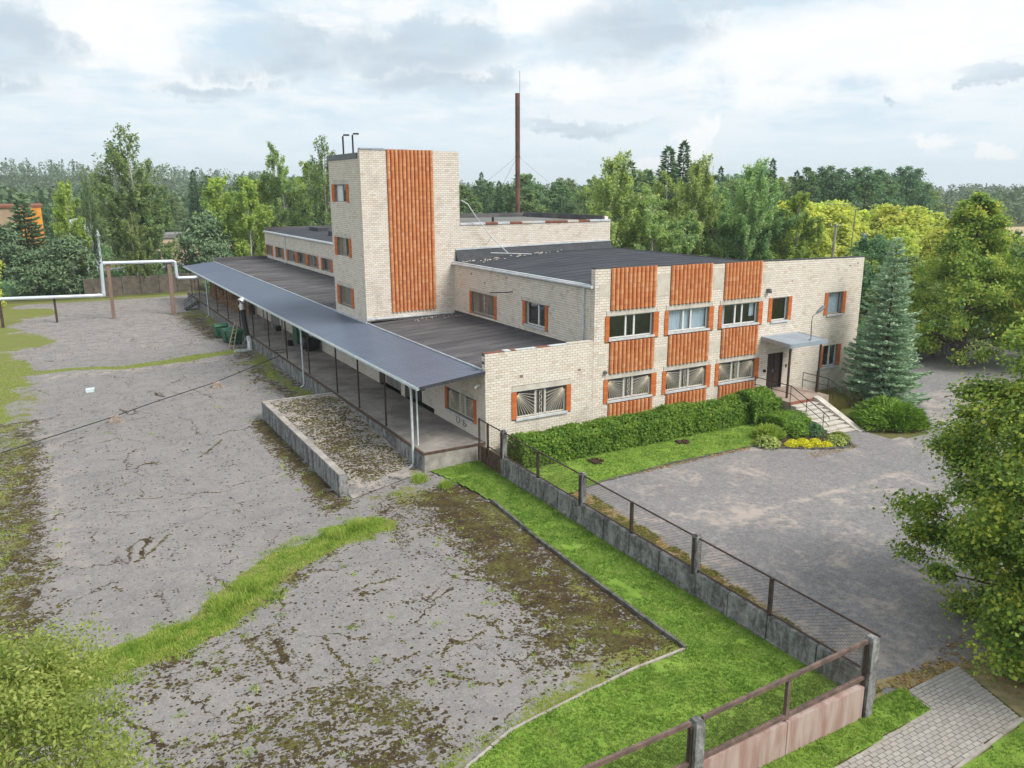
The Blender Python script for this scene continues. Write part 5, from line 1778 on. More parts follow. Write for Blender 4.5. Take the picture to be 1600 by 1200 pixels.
me.add([(-hl, -hw, -0.02), (hl, -hw, -0.02), (hl, hw, -0.02), (-hl, hw, -0.02), (-hl + 0.006, -hw + 0.006, 0.022), (hl - 0.006, -hw + 0.006, 0.022), (hl - 0.006, hw - 0.006, 0.022), (-hl + 0.006, hw - 0.006, 0.022)], BOXF)
pme = me.mesh('paver')
pme.materials.append(M['paver'])
spots = []
row = 0
yv = -25.1 + pw_ / 2
while yv < -22.36:
    xl = float(np.interp(yv, [-23.58, -23.17, -23.16, -22.36], [-7.46, 0.74, 0.78, 0.9]))
    xr = float(np.interp(yv, [-25.15, -24.76, -24.54, -22.36], [-7.0, -0.85, 2.34, 3.18]))
    k = math.floor((xl + 7.46) / pl_) - 1
    while True:
        a_ = -7.46 + (row % 2) * pl_ / 2 + k * pl_
        b_ = a_ + pl_
        k += 1
        if a_ >= xr:
            break
        a_, b_ = max(a_, xl), min(b_, xr)
        if b_ - a_ > 0.05:
            spots.append(((a_ + b_) / 2, yv, (b_ - a_) / pl_))
    yv += pw_
    row += 1
cl = np.array(cam.matrix_world.translation)
iv = cam.matrix_world.inverted()
def in_view(x, y, z):
    p = iv @ Vector((x, y, z))
    if p.z > -0.1:
        return False
    k = cam_d.lens / 36
    return abs(p.x / -p.z * k) < 0.52 and abs(p.y / -p.z * k) < 0.395


spots.sort(key=lambda s: (not in_view(s[0], s[1], 0.05), math.dist(s[:2], cl[:2])))
for s in spots[:300]:
    o = bpy.data.objects.new('paver', pme)
    col.objects.link(o)
    o.parent = pv
    o.location = (s[0], s[1], 0.036 + rng.uniform(-0.005, 0.005))
    o.scale = (s[2], 1, 1)
    o.rotation_euler = (rng.uniform(-0.02, 0.02), rng.uniform(-0.02, 0.02), rng.uniform(-0.01, 0.01))
if len(spots) > 300:
    m = MB()
    for s in spots[300:]:
        m.box(s[0] - hl * s[2], s[0] + hl * s[2], s[1] - hw, s[1] + hw, 0.01, 0.058)
    obj('pavers_beyond', m, 'paver', pv, kind='stuff')

# ------------------------------------------------------------------ heating pipe on posts across the yard
pp = thing('heating_pipe', 'pale insulated heating pipe on posts making a tall loop over the far yard', 'pipe', (-14, 60, 0))
obj('insulated_pipe', MB().tube([(-40, 57.5, 2.9), (-22.2, 60, 2.78), (-13.3, 60.0, 2.55)], 0.17, 8), 'pale_metal', pp)
obj('insulated_pipe', MB().tube([(-13.05, 60, 2.45), (-12.95, 60, 5.75), (-12.8, 60, 5.85), (-6.0, 60.2, 5.72), (-5.8, 60.2, 5.6), (-5.75, 60.2, 4.0), (-5.6, 60.2, 3.9), (-3.3, 60.3, 3.85)], 0.17, 8), 'pale_metal', pp)
obj('pipe_elbow', MB().tube([(-13.6, 60, 2.58), (-13.15, 60, 2.52), (-13.05, 60, 2.62), (-13.04, 60, 2.95)], 0.19, 8), 'zinc_light', pp)
for (x_, y_, z_, w_, mt) in ((-12.35, 60.1, 5.66, 0.17, 'pipe_post'), (-6.45, 60.1, 5.52, 0.19, 'pipe_post'), (-17.6, 60.3, 2.55, 0.11, 'steel_post'), (-22.3, 59.6, 2.6, 0.13, 'steel_post')):
    obj('pipe_post', MB().box(x_ - w_, x_ + w_, y_ - w_, y_ + w_, -0.2, z_), mt, pp)
    obj('pipe_saddle', MB().box(x_ - w_ - 0.08, x_ + w_ + 0.08, y_ - 0.26, y_ + 0.26, z_ + 0.001, z_ + 0.06), 'rust', pp)

# ------------------------------------------------------------------ clutter in the yard and on the dock
def bin_(x, y, rz, label, dark=False):
    t = thing('wheeled_bin', label, 'bin', (x, y, 0.012), group='green wheeled bins beside the dock', rotz=rz)
    b = MB()
    lo_, hi_ = 0.42, 0.56
    b.add([(-lo_, -lo_ * 0.8, 0.16), (lo_, -lo_ * 0.8, 0.16), (lo_, lo_ * 0.8, 0.16), (-lo_, lo_ * 0.8, 0.16), (-hi_, -hi_ * 0.8, 1.05), (hi_, -hi_ * 0.8, 1.05), (hi_, hi_ * 0.8, 1.05), (-hi_, hi_ * 0.8, 1.05)], BOXF)
    b.box(-0.60, 0.60, -0.50, 0.50, 1.05, 1.11)
    obj('bin_body', b, 'bin_green', t, world_xyz=False)
    l_ = MB()
    l_.tube([(-0.6, 0, 1.05), (-0.6, 0, 1.06), (0.6, 0, 1.06), (0.6, 0, 1.05)], [0.01, 0.4, 0.4, 0.01], 14)
    l_.v = [(p[0], p[1] * 1.2, max(1.112, 1.10 + (p[2] - 1.06) * 0.55)) for p in l_.v]
    obj('bin_lid', l_, 'bin_green', t, world_xyz=False)
    obj('bin_handle', MB().tube([(-0.5, -0.50, 0.95), (-0.5, -0.58, 0.95), (0.5, -0.58, 0.95), (0.5, -0.50, 0.95)], 0.02, 6), 'bin_green', t, world_xyz=False)
    for sx in (-0.36, 0.36):
        for sy in (-0.28, 0.28):
            obj('wheel', MB().bar((sx - 0.03, sy, 0.09), (sx + 0.03, sy, 0.09), 0.09, 10), 'black_plastic', t, world_xyz=False)
    return t


bin_(-4.30, 38.6, 0.25, 'green wheeled bin nearest the ladder beside the dock')
bin_(-4.55, 39.9, 0.2, 'green wheeled bin half hidden between the other two')
bin_(-4.75, 42.7, 0.12, 'green wheeled bin farthest from the ladder beside the dock')
ldr = thing('wooden_ladder', 'short pale wooden ladder leaning by the green bins', 'ladder', (-4.9, 36.7, 0))
for s in (-0.2, 0.2):
    obj('stile', MB().bar((-5.1 + s, 36.5, 0.0), (-4.3 + s * 0.7, 37.3, 2.2), 0.035, 4), 'wood', ldr)
for k in range(6):
    f_ = 0.12 + k * 0.15
    cx_, cy_, cz_ = -5.1 + 0.8 * f_, 36.5 + 0.8 * f_, 2.2 * f_
    w_ = 0.2 * (1 - 0.3 * f_)
    obj('rung', MB().bar((cx_ - w_, cy_, cz_), (cx_ + w_, cy_, cz_), 0.025, 4), 'wood', ldr)
fp = thing('flue_pipe', 'black leaning flue pipe with silver foil wrapped elbow at the dock edge', 'flue pipe', (-3.75, 36.5, 0))
obj('black_pipe', MB().tube([(-3.72, 36.2, 0.95), (-3.82, 36.9, 3.2)], 0.22, 10), 'black_plastic', fp)
obj('foil_wrap', MB().tube([(-3.81, 36.85, 3.0), (-3.85, 37.0, 3.6), (-3.8, 37.1, 3.95), (-3.55, 37.1, 4.12)], [0.17, 0.24, 0.34, 0.26], 9), 'silver_wrap', fp)
obj('foil_wrap', MB().tube([(-3.62, 35.8, 0.0), (-3.62, 35.85, 0.5), (-3.68, 36.1, 1.05)], [0.26, 0.22, 0.2], 9), 'silver_wrap', fp)
rbm = MB()
for k in range(40):
    an, rr_ = rng.uniform(0, 6.28), rng.uniform(0, 1) ** 0.6
    x_, y_, s_ = -4.4 + 0.75 * rr_ * math.cos(an), 35.0 + 0.4 * rr_ * math.sin(an), rng.uniform(0.05, 0.16)
    rbm.box(x_ - s_, x_ + s_, y_ - s_ * 0.7, y_ + s_ * 0.7, 0.0, 0.05 + s_ * 0.6)
props(obj('rubble_heap', rbm, 'silver_wrap'), 'small heap of pale rubble on the grass below the flue pipe', 'rubble', kind='stuff')
hose = obj('yard_cable', MB().tube([(-3.42, 26.4, 1.06), (-8.8, 22.95, 0.36), (-13.0, 19.2, 0.42), (-15.5, 17.05, 0.36), (-21.3, 12.8, 0.22), (-30, 6, 0.1)], 0.030, 6), 'cable')
props(hose, 'dark cable stretched low across the asphalt yard over two blocks', 'cable')
for (x_, y_, s_, lb) in ((-8.72, 22.95, 0.33, 'broken pinkish block under the cable nearer the dock'), (-15.48, 17.1, 0.33, 'broken pinkish block under the middle of the cable')):
    t_ = MB().add([(-s_, -s_ * 0.8, 0), (s_ * 0.9, -s_ * 0.7, 0), (s_, s_ * 0.8, 0), (-s_ * 0.8, s_ * 0.9, 0), (-s_ * 0.8, -s_ * 0.5, s_ * 1.0), (s_ * 0.7, -s_ * 0.6, s_ * 1.15), (s_ * 0.8, s_ * 0.5, s_ * 1.2), (-s_ * 0.6, s_ * 0.6, s_ * 1.1)], BOXF)
    t_.add([(s_ * 0.7, -s_, 0), (s_ * 1.6, -s_ * 0.9, 0), (s_ * 1.5, -s_ * 0.2, 0), (s_ * 0.9, -s_ * 0.3, 0), (s_ * 0.8, -s_ * 0.9, s_ * 0.5), (s_ * 1.4, -s_ * 0.8, s_ * 0.4), (s_ * 1.4, -s_ * 0.3, s_ * 0.5), (s_ * 0.9, -s_ * 0.4, s_ * 0.55)], BOXF)
    o = obj('concrete_block', t_, 'stone', loc=(x_, y_, 0.01))
    props(o, lb, 'block', group='blocks under the cable')
ws = obj('pale_board', MB().add([(-0.28, -0.6, 0.0), (0.22, -0.6, 0.0), (0.34, 0.6, 0.0), (-0.22, 0.6, 0.0), (-0.28, -0.6, 0.16), (0.22, -0.6, 0.2), (0.34, 0.6, 0.06), (-0.22, 0.6, 0.05)], BOXF), 'white_sheet', loc=(-16.3, 26.4, 0.012))
props(ws, 'small pale sheet lying alone on the asphalt yard', 'sheet')
fw_ = thing('firewood_stack', 'stack of split firewood under the far end of the canopy', 'firewood', (-1.0, 57, 0.985))
m = MB()
for (ya, yb, zh) in ((49, 53, 1.2), (53, 57.5, 1.9), (58, 62, 1.5), (62.5, 66.5, 2.3)):
    z_ = 1.06
    while z_ < 1.0 + zh:
        y_ = ya + rng.uniform(0, 0.2)
        lim = yb - (z_ - 1.0) * 0.35
        while y_ < lim:
            r_ = rng.uniform(0.08, 0.14)
            x_ = -1.55 + rng.uniform(-0.10, 0.10)
            m.bar((x_, y_, z_ + rng.uniform(-0.03, 0.03)), (x_ + 0.9, y_ + rng.uniform(-0.05, 0.05), z_ + rng.uniform(-0.03, 0.03)), r_, 5)
            y_ += r_ * 1.9
        z_ += 0.19
obj('logs', m, 'log', fw_, kind='stuff')
cabn = thing('tall_cabinet', 'dark green metal cabinet against the dock wall', 'cabinet', (-0.55, 31.2, 0.985))
obj('cabinet_body', MB().box(-0.95, -0.02, 30.6, 31.9, 0.985, 2.5), 'bin_green', cabn)
obj('cabinet_door', MB().box(-0.98, -0.952, 30.65, 31.2, 1.05, 2.45).box(-0.98, -0.952, 31.25, 31.85, 1.05, 2.45), 'bin_green', cabn)
tk = thing('black_tank', 'black round tank lying against the dock wall', 'tank', (-0.9, 27.9, 0.985))
obj('tank_shell', MB().tube([(-0.85, 27.0, 1.55), (-0.85, 27.1, 1.55), (-0.85, 28.6, 1.55), (-0.85, 28.7, 1.55)], [0.35, 0.55, 0.55, 0.35], 16), 'black_plastic', tk)
for y_ in (27.3, 28.4):
    obj('tank_leg', MB().box(-1.2, -0.5, y_ - 0.05, y_ + 0.05, 0.985, 1.2), 'black_steel', tk)
for (x_, y_, s_, lb) in ((-1.6, 30.4, 0.2, 'small dark crate on the dock beside the green cabinet'), (-0.6, 38.0, 0.22, 'small dark box on the dock against the wall')):
    cr = thing('dark_crate', lb, 'crate', (x_, y_, 0.987), group='small dark boxes on the dock')
    obj('crate_side', MB().box(-s_, s_, -s_, -s_ + 0.03, 0, 0.42).box(-s_, s_, s_ - 0.03, s_, 0, 0.42).box(-s_, -s_ + 0.03, -s_ + 0.031, s_ - 0.031, 0, 0.42).box(s_ - 0.03, s_, -s_ + 0.031, s_ - 0.031, 0, 0.42), 'black_plastic', cr, world_xyz=False)
    obj('crate_floor', MB().box(-s_ + 0.031, s_ - 0.031, -s_ + 0.031, s_ - 0.031, 0.0, 0.03), 'black_plastic', cr, world_xyz=False)
wb = thing('garden_hose', 'coil of dark hose on the dock floor by a post', 'hose', (-2.4, 29.0, 0.99))
obj('hose_coil', MB().tube([(-2.9 + 0.5 * math.cos(t) * (1 - t * 0.02), 28.3 + 0.55 * math.sin(t), 1.01 + 0.004 * t) for t in np.linspace(0, 5.2, 24)], 0.025, 5), 'cable', wb)
ss = thing('dock_stairs', 'small dark steel stairs with handrails at the far end of the dock', 'stairs', (-4.2, 63, 0))
for k in range(5):
    obj('tread', MB().box(-3.45 - k * 0.28 - 0.28, -3.45 - k * 0.28, 62.2, 63.4, 0.80 - k * 0.18, 0.84 - k * 0.18), 'black_steel', ss)
for y_ in (62.2, 63.4):
    obj('stringer', MB().bar((-3.4, y_, 0.88), (-4.9, y_, 0.02), 0.06, 4), 'black_steel', ss)
    obj('handrail', MB().tube([(-3.35, y_, 1.9), (-4.85, y_, 1.0), (-4.85, y_, 0.0)], 0.03, 5), 'black_steel', ss)
dg = MB().tube([(-3.33, y_, 2.0) for y_ in (58.0, 62.1)], 0.03, 5)
dg.tube([(-3.33, y_, 2.0) for y_ in (63.5, 71.0)], 0.03, 5)
obj('dock_guard_rail', dg, 'black_steel', BLD)

# ------------------------------------------------------------------ foliage
def leaf_quads(P, out, size, r, up=0.45, outw=0.5, aspect=0.55, jit=0.35):
    """diamond leaves facing roughly up and outward; returns arrays"""
    n = len(P)
    nn = r.normal(size=(n, 3)) * 0.75
    nn += np.array([0, 0, 1.0]) * up
    nn += out * outw
    nn /= np.linalg.norm(nn, axis=1)[:, None] + 1e-9
    a = np.cross(nn, r.normal(size=(n, 3)))
    a /= np.linalg.norm(a, axis=1)[:, None] + 1e-9
    b = np.cross(nn, a)
    s = (size * (1 + r.uniform(-jit, jit, n)))[:, None]
    V = np.stack([P - a * s, P + b * s * aspect, P + a * s, P - b * s * aspect], 1).reshape(-1, 3)
    F = np.arange(4 * n).reshape(-1, 4)
    return V, F


def dir_quads(P, D_, length, width, r):
    """narrow sprays along given directions"""
    n = len(P)
    D_ = D_ / (np.linalg.norm(D_, axis=1)[:, None] + 1e-9)
    s = np.cross(D_, r.normal(size=(n, 3)))
    s /= np.linalg.norm(s, axis=1)[:, None] + 1e-9
    L_ = (length * (1 + r.uniform(-0.35, 0.35, n)))[:, None]
    w = width * np.ones((n, 1))
    V = np.stack([P, P + D_ * L_ * 0.45 + s * w, P + D_ * L_, P + D_ * L_ * 0.45 - s * w], 1).reshape(-1, 3)
    return V, np.arange(4 * n).reshape(-1, 4)


def join(parts):
    Vs, Fs, b = [], [], 0
    for V, F in parts:
        Vs.append(V)
        Fs.append(F + b)
        b += len(V)
    return np.concatenate(Vs), np.concatenate(Fs)


def crown_points(H, Rr, z0, prof, nclump, nleaf, r, cr=0.2, droop=1.0, shell=0.5, flat=0.8):
    """clump centres inside an uneven envelope, then leaves round each clump"""
    t = r.uniform(0.0, 1.0, nclump) ** 0.85
    rad = np.array([prof(q) for q in t]) * Rr
    an = r.uniform(0, 2 * np.pi, nclump)
    lob = 1 + 0.15 * np.sin(an * 3 + t * 7) + 0.10 * np.sin(an * 5 - t * 11)
    rr = rad * lob * (shell + (1 - shell) * r.uniform(0, 1, nclump) ** 0.7) * r.uniform(0.85, 1.1, nclump)
    C_ = np.stack([rr * np.cos(an), rr * np.sin(an), z0 + t * (H - z0)], -1)
    k = np.maximum(3, (nleaf * r.uniform(0.5, 1.5, nclump) / nclump).astype(int))
    idx = np.repeat(np.arange(nclump), k)
    csz = Rr * cr * r.uniform(0.6, 1.4, nclump) * (0.45 + 0.55 * np.clip(rad / (Rr * 0.7), 0, 1))
    g = r.normal(size=(len(idx), 3)) * 0.55
    P = C_[idx] + g * csz[idx][:, None] * np.array([1, 1, flat * droop])
    if droop > 1:
        P[:, 2] -= np.abs(g[:, 2]) * csz[idx] * 0.5
    out = P - np.array([0, 0, 1.0]) * P[:, 2:3]
    out[:, 2] = (P[:, 2] - (z0 + H) / 2) / (H - z0) * Rr
    out /= np.linalg.norm(out, axis=1)[:, None] + 1e-6
    return C_, P, out


def trunk_mb(H, r0, r, lean=0.0, limbs=None, top=0.95, n=7, bend=0.15):
    m = MB()
    k = 6
    lx, ly = lean * math.cos(1.0), lean * math.sin(1.0)
    def at(t):
        return Vector((lx * t * t + bend * math.sin(t * 3.1) * 0.5, ly * t * t + bend * math.sin(t * 2.3 + 1) * 0.5 - bend * 0.42, H * top * t))
    pts = [at(i / k) for i in range(k + 1)]
    pts[0].z = -0.2
    m.tube(pts, [r0 * (1.15 if i == 0 else 1) * (1 - 0.92 * i / k) + 0.01 for i in range(k + 1)], n)
    if limbs is not None:
        for c in limbs:
            c = Vector(c)
            t = max(0.08, min(0.9, (c.z - 0.28 * math.hypot(c.x, c.y) - 0.2) / (H * top)))
            a = at(t)
            mid = (a + c) / 2 + Vector((r.uniform(-0.2, 0.2), r.uniform(-0.2, 0.2), r.uniform(0.0, 0.3)))
            rr = r0 * (1 - 0.92 * t) * 0.5
            m.tube([a, mid, c], [rr, rr * 0.6, 0.012], 4)
    return m


def make_tree(name, kind, seed, H, Rr, label, loc, leafmat, barkmat, nclump, nleaf, size, z0f=0.12, cr=0.22, prof=None, droop=1.0, shell=0.45, r0=None, nlimb=18, cat='tree', group=None, rotz=0.0, up=0.75, outw=0.6, lean=0.0, aspect=0.55, flat=0.8):
    r = np.random.default_rng(seed)
    t = thing(name, label, cat, loc, group, rotz)
    z0 = H * z0f
    C_, P, out = crown_points(H, Rr, z0, prof, nclump, nleaf, r, cr, droop, shell, flat)
    if lean:
        tt = (P[:, 2] / H) ** 2
        P[:, 0] += lean * math.cos(1.0) * tt
        P[:, 1] += lean * math.sin(1.0) * tt
        tt = (C_[:, 2] / H) ** 2
        C_[:, 0] += lean * math.cos(1.0) * tt
        C_[:, 1] += lean * math.sin(1.0) * tt
    P[:, 2] = np.maximum(P[:, 2], 0.08)
    V, F = leaf_quads(P, out, size, r, up, outw, aspect)
    ls = C_[r.choice(len(C_), min(nlimb, len(C_)), replace=False)]
    obj('trunk', trunk_mb(H, r0 or H * 0.011 + 0.03, r, lean, ls), barkmat, t, world_xyz=False)
    obj('crown', arr_mesh('crown', V, F), leafmat, t, world_xyz=False)
    return t


def pr_birch(t):
    return max(0.05, (math.sin(math.pi * min(1, (t * 0.93 + 0.05)) ** 0.62)) ** 0.8)


def pr_round(t):
    return max(0.08, math.sin(math.pi * (0.10 + 0.88 * t)) ** 0.6)


def pr_egg(t):
    return max(0.06, math.sin(math.pi * (0.12 + 0.87 * t) ** 0.75) ** 0.75)


def pr_maple(t):
    return max(0.10, math.sin(math.pi * (0.20 + 0.77 * t)) ** 0.5)


def pr_linden(t):
    return max(0.05, (1 - t) ** 0.62 * min(1.0, 0.62 + t * 2.0) * 1.05)


def pr_cone(t):
    return max(0.04, (1 - t) ** 0.8 * min(1, 0.45 + t * 5))


def make_spruce(name, seed, H, Rr, label, loc, mat, nlev, nbr, nsp, slen, swid, droop=0.25, z0=0.3, group=None, cat='tree', base=1.0, bark='bark'):
    r = np.random.default_rng(seed)
    t = thing(name, label, cat, loc, group)
    Ps, Ds = [], []
    bm_ = MB()
    for i in range(nlev):
        f = i / (nlev - 1)
        z = z0 + (H - z0) * (f ** 0.92)
        rad = Rr * (1 - f) ** 0.92 * (1 if f > 0.08 else base) + 0.10
        k = max(4, int(nbr * (1 - 0.6 * f)))
        a0 = r.uniform(0, 6.28)
        for j in range(k):
            an = a0 + 2 * math.pi * j / k + r.uniform(-0.2, 0.2)
            L_ = rad * r.uniform(0.58, 1.16)
            zz = z + r.uniform(-0.12, 0.12)
            dx_, dy_ = math.cos(an), math.sin(an)
            ns = max(5, int(nsp * (L_ / Rr) ** 0.9))
            s = r.uniform(0.10, 1.0, ns) ** 0.75
            side = r.uniform(-1, 1, ns) * (0.28 * L_ * (1.05 - s) + 0.05)
            px_ = dx_ * s * L_ - dy_ * side
            py_ = dy_ * s * L_ + dx_ * side
            rise = (0.35 * f) * s * L_
            pz_ = zz - droop * L_ * np.sin(s * 1.9) * (1 - f * 0.9) + rise + droop * 0.55 * L_ * s ** 3 + r.normal(size=ns) * 0.025
            Ps.append(np.stack([px_, py_, pz_], -1))
            sg = np.sign(side)
            dd = np.stack([dx_ * 1.0 - dy_ * sg * 0.75, dy_ * 1.0 + dx_ * sg * 0.75, np.full(ns, 0.12) + r.normal(size=ns) * 0.25], -1)
            Ds.append(dd)
            if i % 2 == 0 and L_ > 0.5:
                bm_.bar((0, 0, zz), (dx_ * L_ * 0.8, dy_ * L_ * 0.8, zz - droop * L_ * 0.6 * (1 - f)), 0.02, 3, 0.006)
    # leader
    Ps.append(np.stack([r.normal(size=14) * 0.03, r.normal(size=14) * 0.03, H - 0.6 + r.uniform(0, 0.6, 14)], -1))
    Ds.append(np.stack([r.normal(size=14) * 0.4, r.normal(size=14) * 0.4, np.ones(14)], -1))
    P, D_ = np.concatenate(Ps), np.concatenate(Ds)
    P[:, 2] = np.maximum(P[:, 2], 0.06)
    V, F = dir_quads(P, D_, slen, swid, r)
    bm_.tube([(0, 0, -0.2), (0, 0, H * 0.5), (0, 0, H - 0.2)], [0.02 * H * 0.75, 0.009 * H, 0.015], 7)
    obj('trunk', bm_, bark, t, world_xyz=False)
    obj('crown', arr_mesh('crown', V, F), mat, t, world_xyz=False)
    return t


# trees beside the building, each built for its place
make_spruce('blue_spruce', 21, 10.1, 2.6, 'dense blue green spruce at the right end of the office facade', (26.7, -2.75, 0), 'needle_blue', 24, 24, 230, 0.22, 0.032, 0.17, 0.25, base=0.95)
make_tree('linden_tree', 'linden', 5, 12.6, 4.9, 'big linden with yellowing top behind the blue spruce', (41.8, 1.4, 0), 'leaf_linden', 'bark', 230, 42000, 0.13, 0.08, 0.15, pr_linden, 1.0, 0.55, 0.28, 50, up=0.7, flat=0.6)
make_tree('linden_tree', 'linden', 6, 11.2, 4.6, 'linden at the right edge partly hidden behind the nearest maple', (47.2, -2.6, 0), 'leaf_linden', 'bark', 200, 30000, 0.13, 0.06, 0.16, pr_round, 1.0, 0.55, 0.25, 40, up=0.7, flat=0.6)
make_tree('maple_tree', 'maple', 8, 9.6, 4.75, 'nearest leafy maple reaching into the right edge with yellowing leaves', (7.35, -23.6, 0), 'leaf_maple', 'bark', 260, 145000, 0.059, 0.02, 0.125, pr_maple, 1.0, 0.58, 0.17, 120, up=0.9, outw=0.6, aspect=0.8, flat=0.55)
make_tree('willow_bush', 'willow', 9, 5.7, 2.9, 'pale yellow green bush in the bottom left corner', (-20.0, -18.6, 0), 'leaf_willow', 'bark', 240, 60000, 0.050, 0.03, 0.16, pr_round, 1.2, 0.40, 0.05, 120, cat='bush', up=0.6, aspect=0.42)


def leafy_mass(name, label, cat, x0, x1, y0, y1, hfun, n, size, mat, seed, group=None, stems=True, loc=None):
    r = np.random.default_rng(seed)
    t = thing(name, label, cat, loc or ((x0 + x1) / 2, (y0 + y1) / 2, 0), group)
    x = r.uniform(x0, x1, n)
    y = r.uniform(y0, y1, n)
    # rounded across its width, lumpy along its length
    yc, hw = (y0 + y1) / 2, (y1 - y0) / 2
    q = (y - yc) / hw
    lum = 0.08 + vnoise(x, y, 0.7, seed) * 0.24 + vnoise(x, y, 1.9, seed + 1) * 0.20
    top = hfun(x) * (0.72 + lum) * np.sqrt(np.clip(1.02 - np.abs(q) ** 3.2, 0.02, 1))
    inner = r.uniform(0, 1, n) ** 2.6
    z = top * (1 - inner * 0.95) + r.normal(size=n) * 0.04
    sidepush = (r.uniform(0, 1, n) < 0.35)
    q2 = np.where(sidepush, np.sign(q) * (1 - 0.2 * r.uniform(0, 1, n) ** 2), q)
    y = yc + q2 * hw * (0.9 + 0.25 * vnoise(x, z, 0.6, seed + 2))
    z = np.where(sidepush, r.uniform(0.05, 1, n) * hfun(x) * (0.72 + lum) * 0.85, z)
    P = np.stack([x, y, np.maximum(z, 0.04)], -1)
    out = np.stack([np.zeros(n), q2, np.where(sidepush, 0.2, 0.8)], -1)
    V, F = leaf_quads(P, out, size, r, 0.3, 0.7, 0.6)
    obj('foliage', arr_mesh('foliage', V, F), mat, t)
    if stems:
        m = MB()
        for i in range(int((x1 - x0) * 3)):
            xx, yy_ = r.uniform(x0, x1), r.uniform(y0 + 0.3, y1 - 0.3)
            m.bar((xx, yy_, 0), (xx + r.uniform(-.2, .2), yy_ + r.uniform(-.2, .2), 0.7 * float(hfun(np.array([xx]))[0])), 0.015, 3, 0.006)
        obj('stems', m, 'bark', t)
    return t


leafy_mass('hedge', 'long clipped green hedge under the office windows', 'hedge', 0.9, 16.2, -2.10, -0.40, lambda x: 1.50 + 0.0 * x, 36000, 0.080, 'leaf_hedge', 31)
leafy_mass('hedge_shrub', 'taller light green shrub closing the hedge beside the entrance landing', 'shrub', 15.9, 18.0, -2.55, -0.35, lambda x: 1.75 + 0.0 * x, 10500, 0.080, 'leaf_hedge', 32)
leafy_mass('shrub', 'low loose dark shrub between hedge and entrance steps', 'shrub', 16.2, 18.15, -4.6, -2.7, lambda x: 0.85 + 0.0 * x, 5000, 0.06, 'leaf_hedge', 33)
# juniper at the steps
r_ = np.random.default_rng(40)
jt = thing('juniper', 'spreading bright green juniper between the steps and the blue spruce', 'shrub', (23.0, -6.0, 0))
n = 5000
an, rr_ = r_.uniform(0, 6.283, n), r_.uniform(0, 1, n) ** 0.6
ax_, ay_ = 2.15 * (1 + 0.15 * np.sin(3 * an)), 1.75 * (1 + 0.12 * np.cos(4 * an))
ca, sa = math.cos(0.35), math.sin(0.35)
lx_, ly_ = rr_ * np.cos(an) * ax_, rr_ * np.sin(an) * ay_
xx, yy_ = lx_ * ca - ly_ * sa, lx_ * sa + ly_ * ca
zz = 0.12 + (1.05 * np.sqrt(np.clip(1 - rr_ ** 2.2, 0, 1)) * (0.45 + 0.85 * vnoise(xx, yy_, 0.55, 8))) * (1 - 0.8 * r_.uniform(0, 1, n) ** 2)
P = np.stack([23.0 + xx, -6.0 + yy_, zz], -1)
D_ = np.stack([np.cos(an) * (0.4 + rr_), np.sin(an) * (0.4 + rr_), np.full(n, 0.35)], -1) + r_.normal(size=(n, 3)) * 0.45
V, F = dir_quads(P, D_, 0.38, 0.036, r_)
obj('foliage', arr_mesh('foliage', V, F), 'juniper', jt)
jm = MB()
for k in range(14):
    a_ = k * 0.45
    jm.bar((23.0, -6.0, 0.02), (23.0 + 1.3 * math.cos(a_), -6.0 + 1.1 * math.sin(a_), 0.6), 0.03, 4, 0.01)
obj('stems', jm, 'bark', jt)

# flower bed by the steps
def cushion(name, label, x, y, rad, h, mat, n, size, seed, group=None, cat='plant', spiky=False):
    r = np.random.default_rng(seed)
    t = thing(name, label, cat, (x, y, 0.03), group)
    an = r.uniform(0, 6.283, n)
    q = r.uniform(0, 1, n) ** 0.55
    zz = h * np.sqrt(np.clip(1 - q ** 2, 0, 1)) * (0.8 + 0.4 * r.uniform(0, 1, n)) + 0.02
    P = np.stack([q * rad * np.cos(an), q * rad * np.sin(an), zz], -1)
    out = np.stack([q * np.cos(an), q * np.sin(an), 1.0 - q * 0.5], -1)
    if spiky:
        V, F = dir_quads(P * np.array([0.5, 0.5, 0.4]), out + r.normal(size=(n, 3)) * 0.2, size * 2.6, size * 0.35, r)
    else:
        V, F = leaf_quads(P, out, size, r, 0.6, 0.6, 0.6)
    obj('leaves', arr_mesh('leaves', V, F), mat, t, world_xyz=False)
    obj('stem', MB().bar((0, 0, -0.05), (0, 0, h * 0.6), 0.02, 4), 'bark', t, world_xyz=False)
    return t


YP = [(14.85, -6.1, .36), (15.45, -6.5, .42), (15.2, -5.9, .33), (16.05, -6.75, .40), (15.8, -6.05, .36), (16.55, -7.0, .36), (16.4, -6.35, .32)]
for k, (x_, y_, q) in enumerate(YP):
    cushion('yellow_plant', ['bright yellow cushion plant at the front left end of the row', 'second bright yellow cushion from the left along the kerb', 'bright yellow cushion at the back left of the flower bed', 'bright yellow cushion in the middle of the kerb row',
                             'bright yellow cushion in the middle of the back row', 'bright yellow cushion at the right end of the kerb row', 'bright yellow cushion at the back right of the group'][k], x_, y_, q, 0.2, 'yellow_plant', 420, 0.05, 50 + k, 'yellow cushions in the flower bed')
cushion('hosta', 'pale variegated plant at the hedge end of the flower bed', 13.9, -5.35, 0.72, 0.40, 'hosta', 420, 0.09, 61)
cushion('hosta', 'pale variegated plant at the kerb nearest the steps', 17.1, -7.05, 0.55, 0.42, 'hosta', 420, 0.085, 62)
cushion('hosta', 'yellow edged plant at the corner of the bed below the steps', 17.75, -6.75, 0.6, 0.42, 'leaf_willow', 480, 0.085, 63)
cushion('peony', 'dark leafy plant behind the yellow cushions with one orange flower', 16.5, -4.95, 0.75, 0.75, 'leaf_hedge', 1000, 0.075, 64)
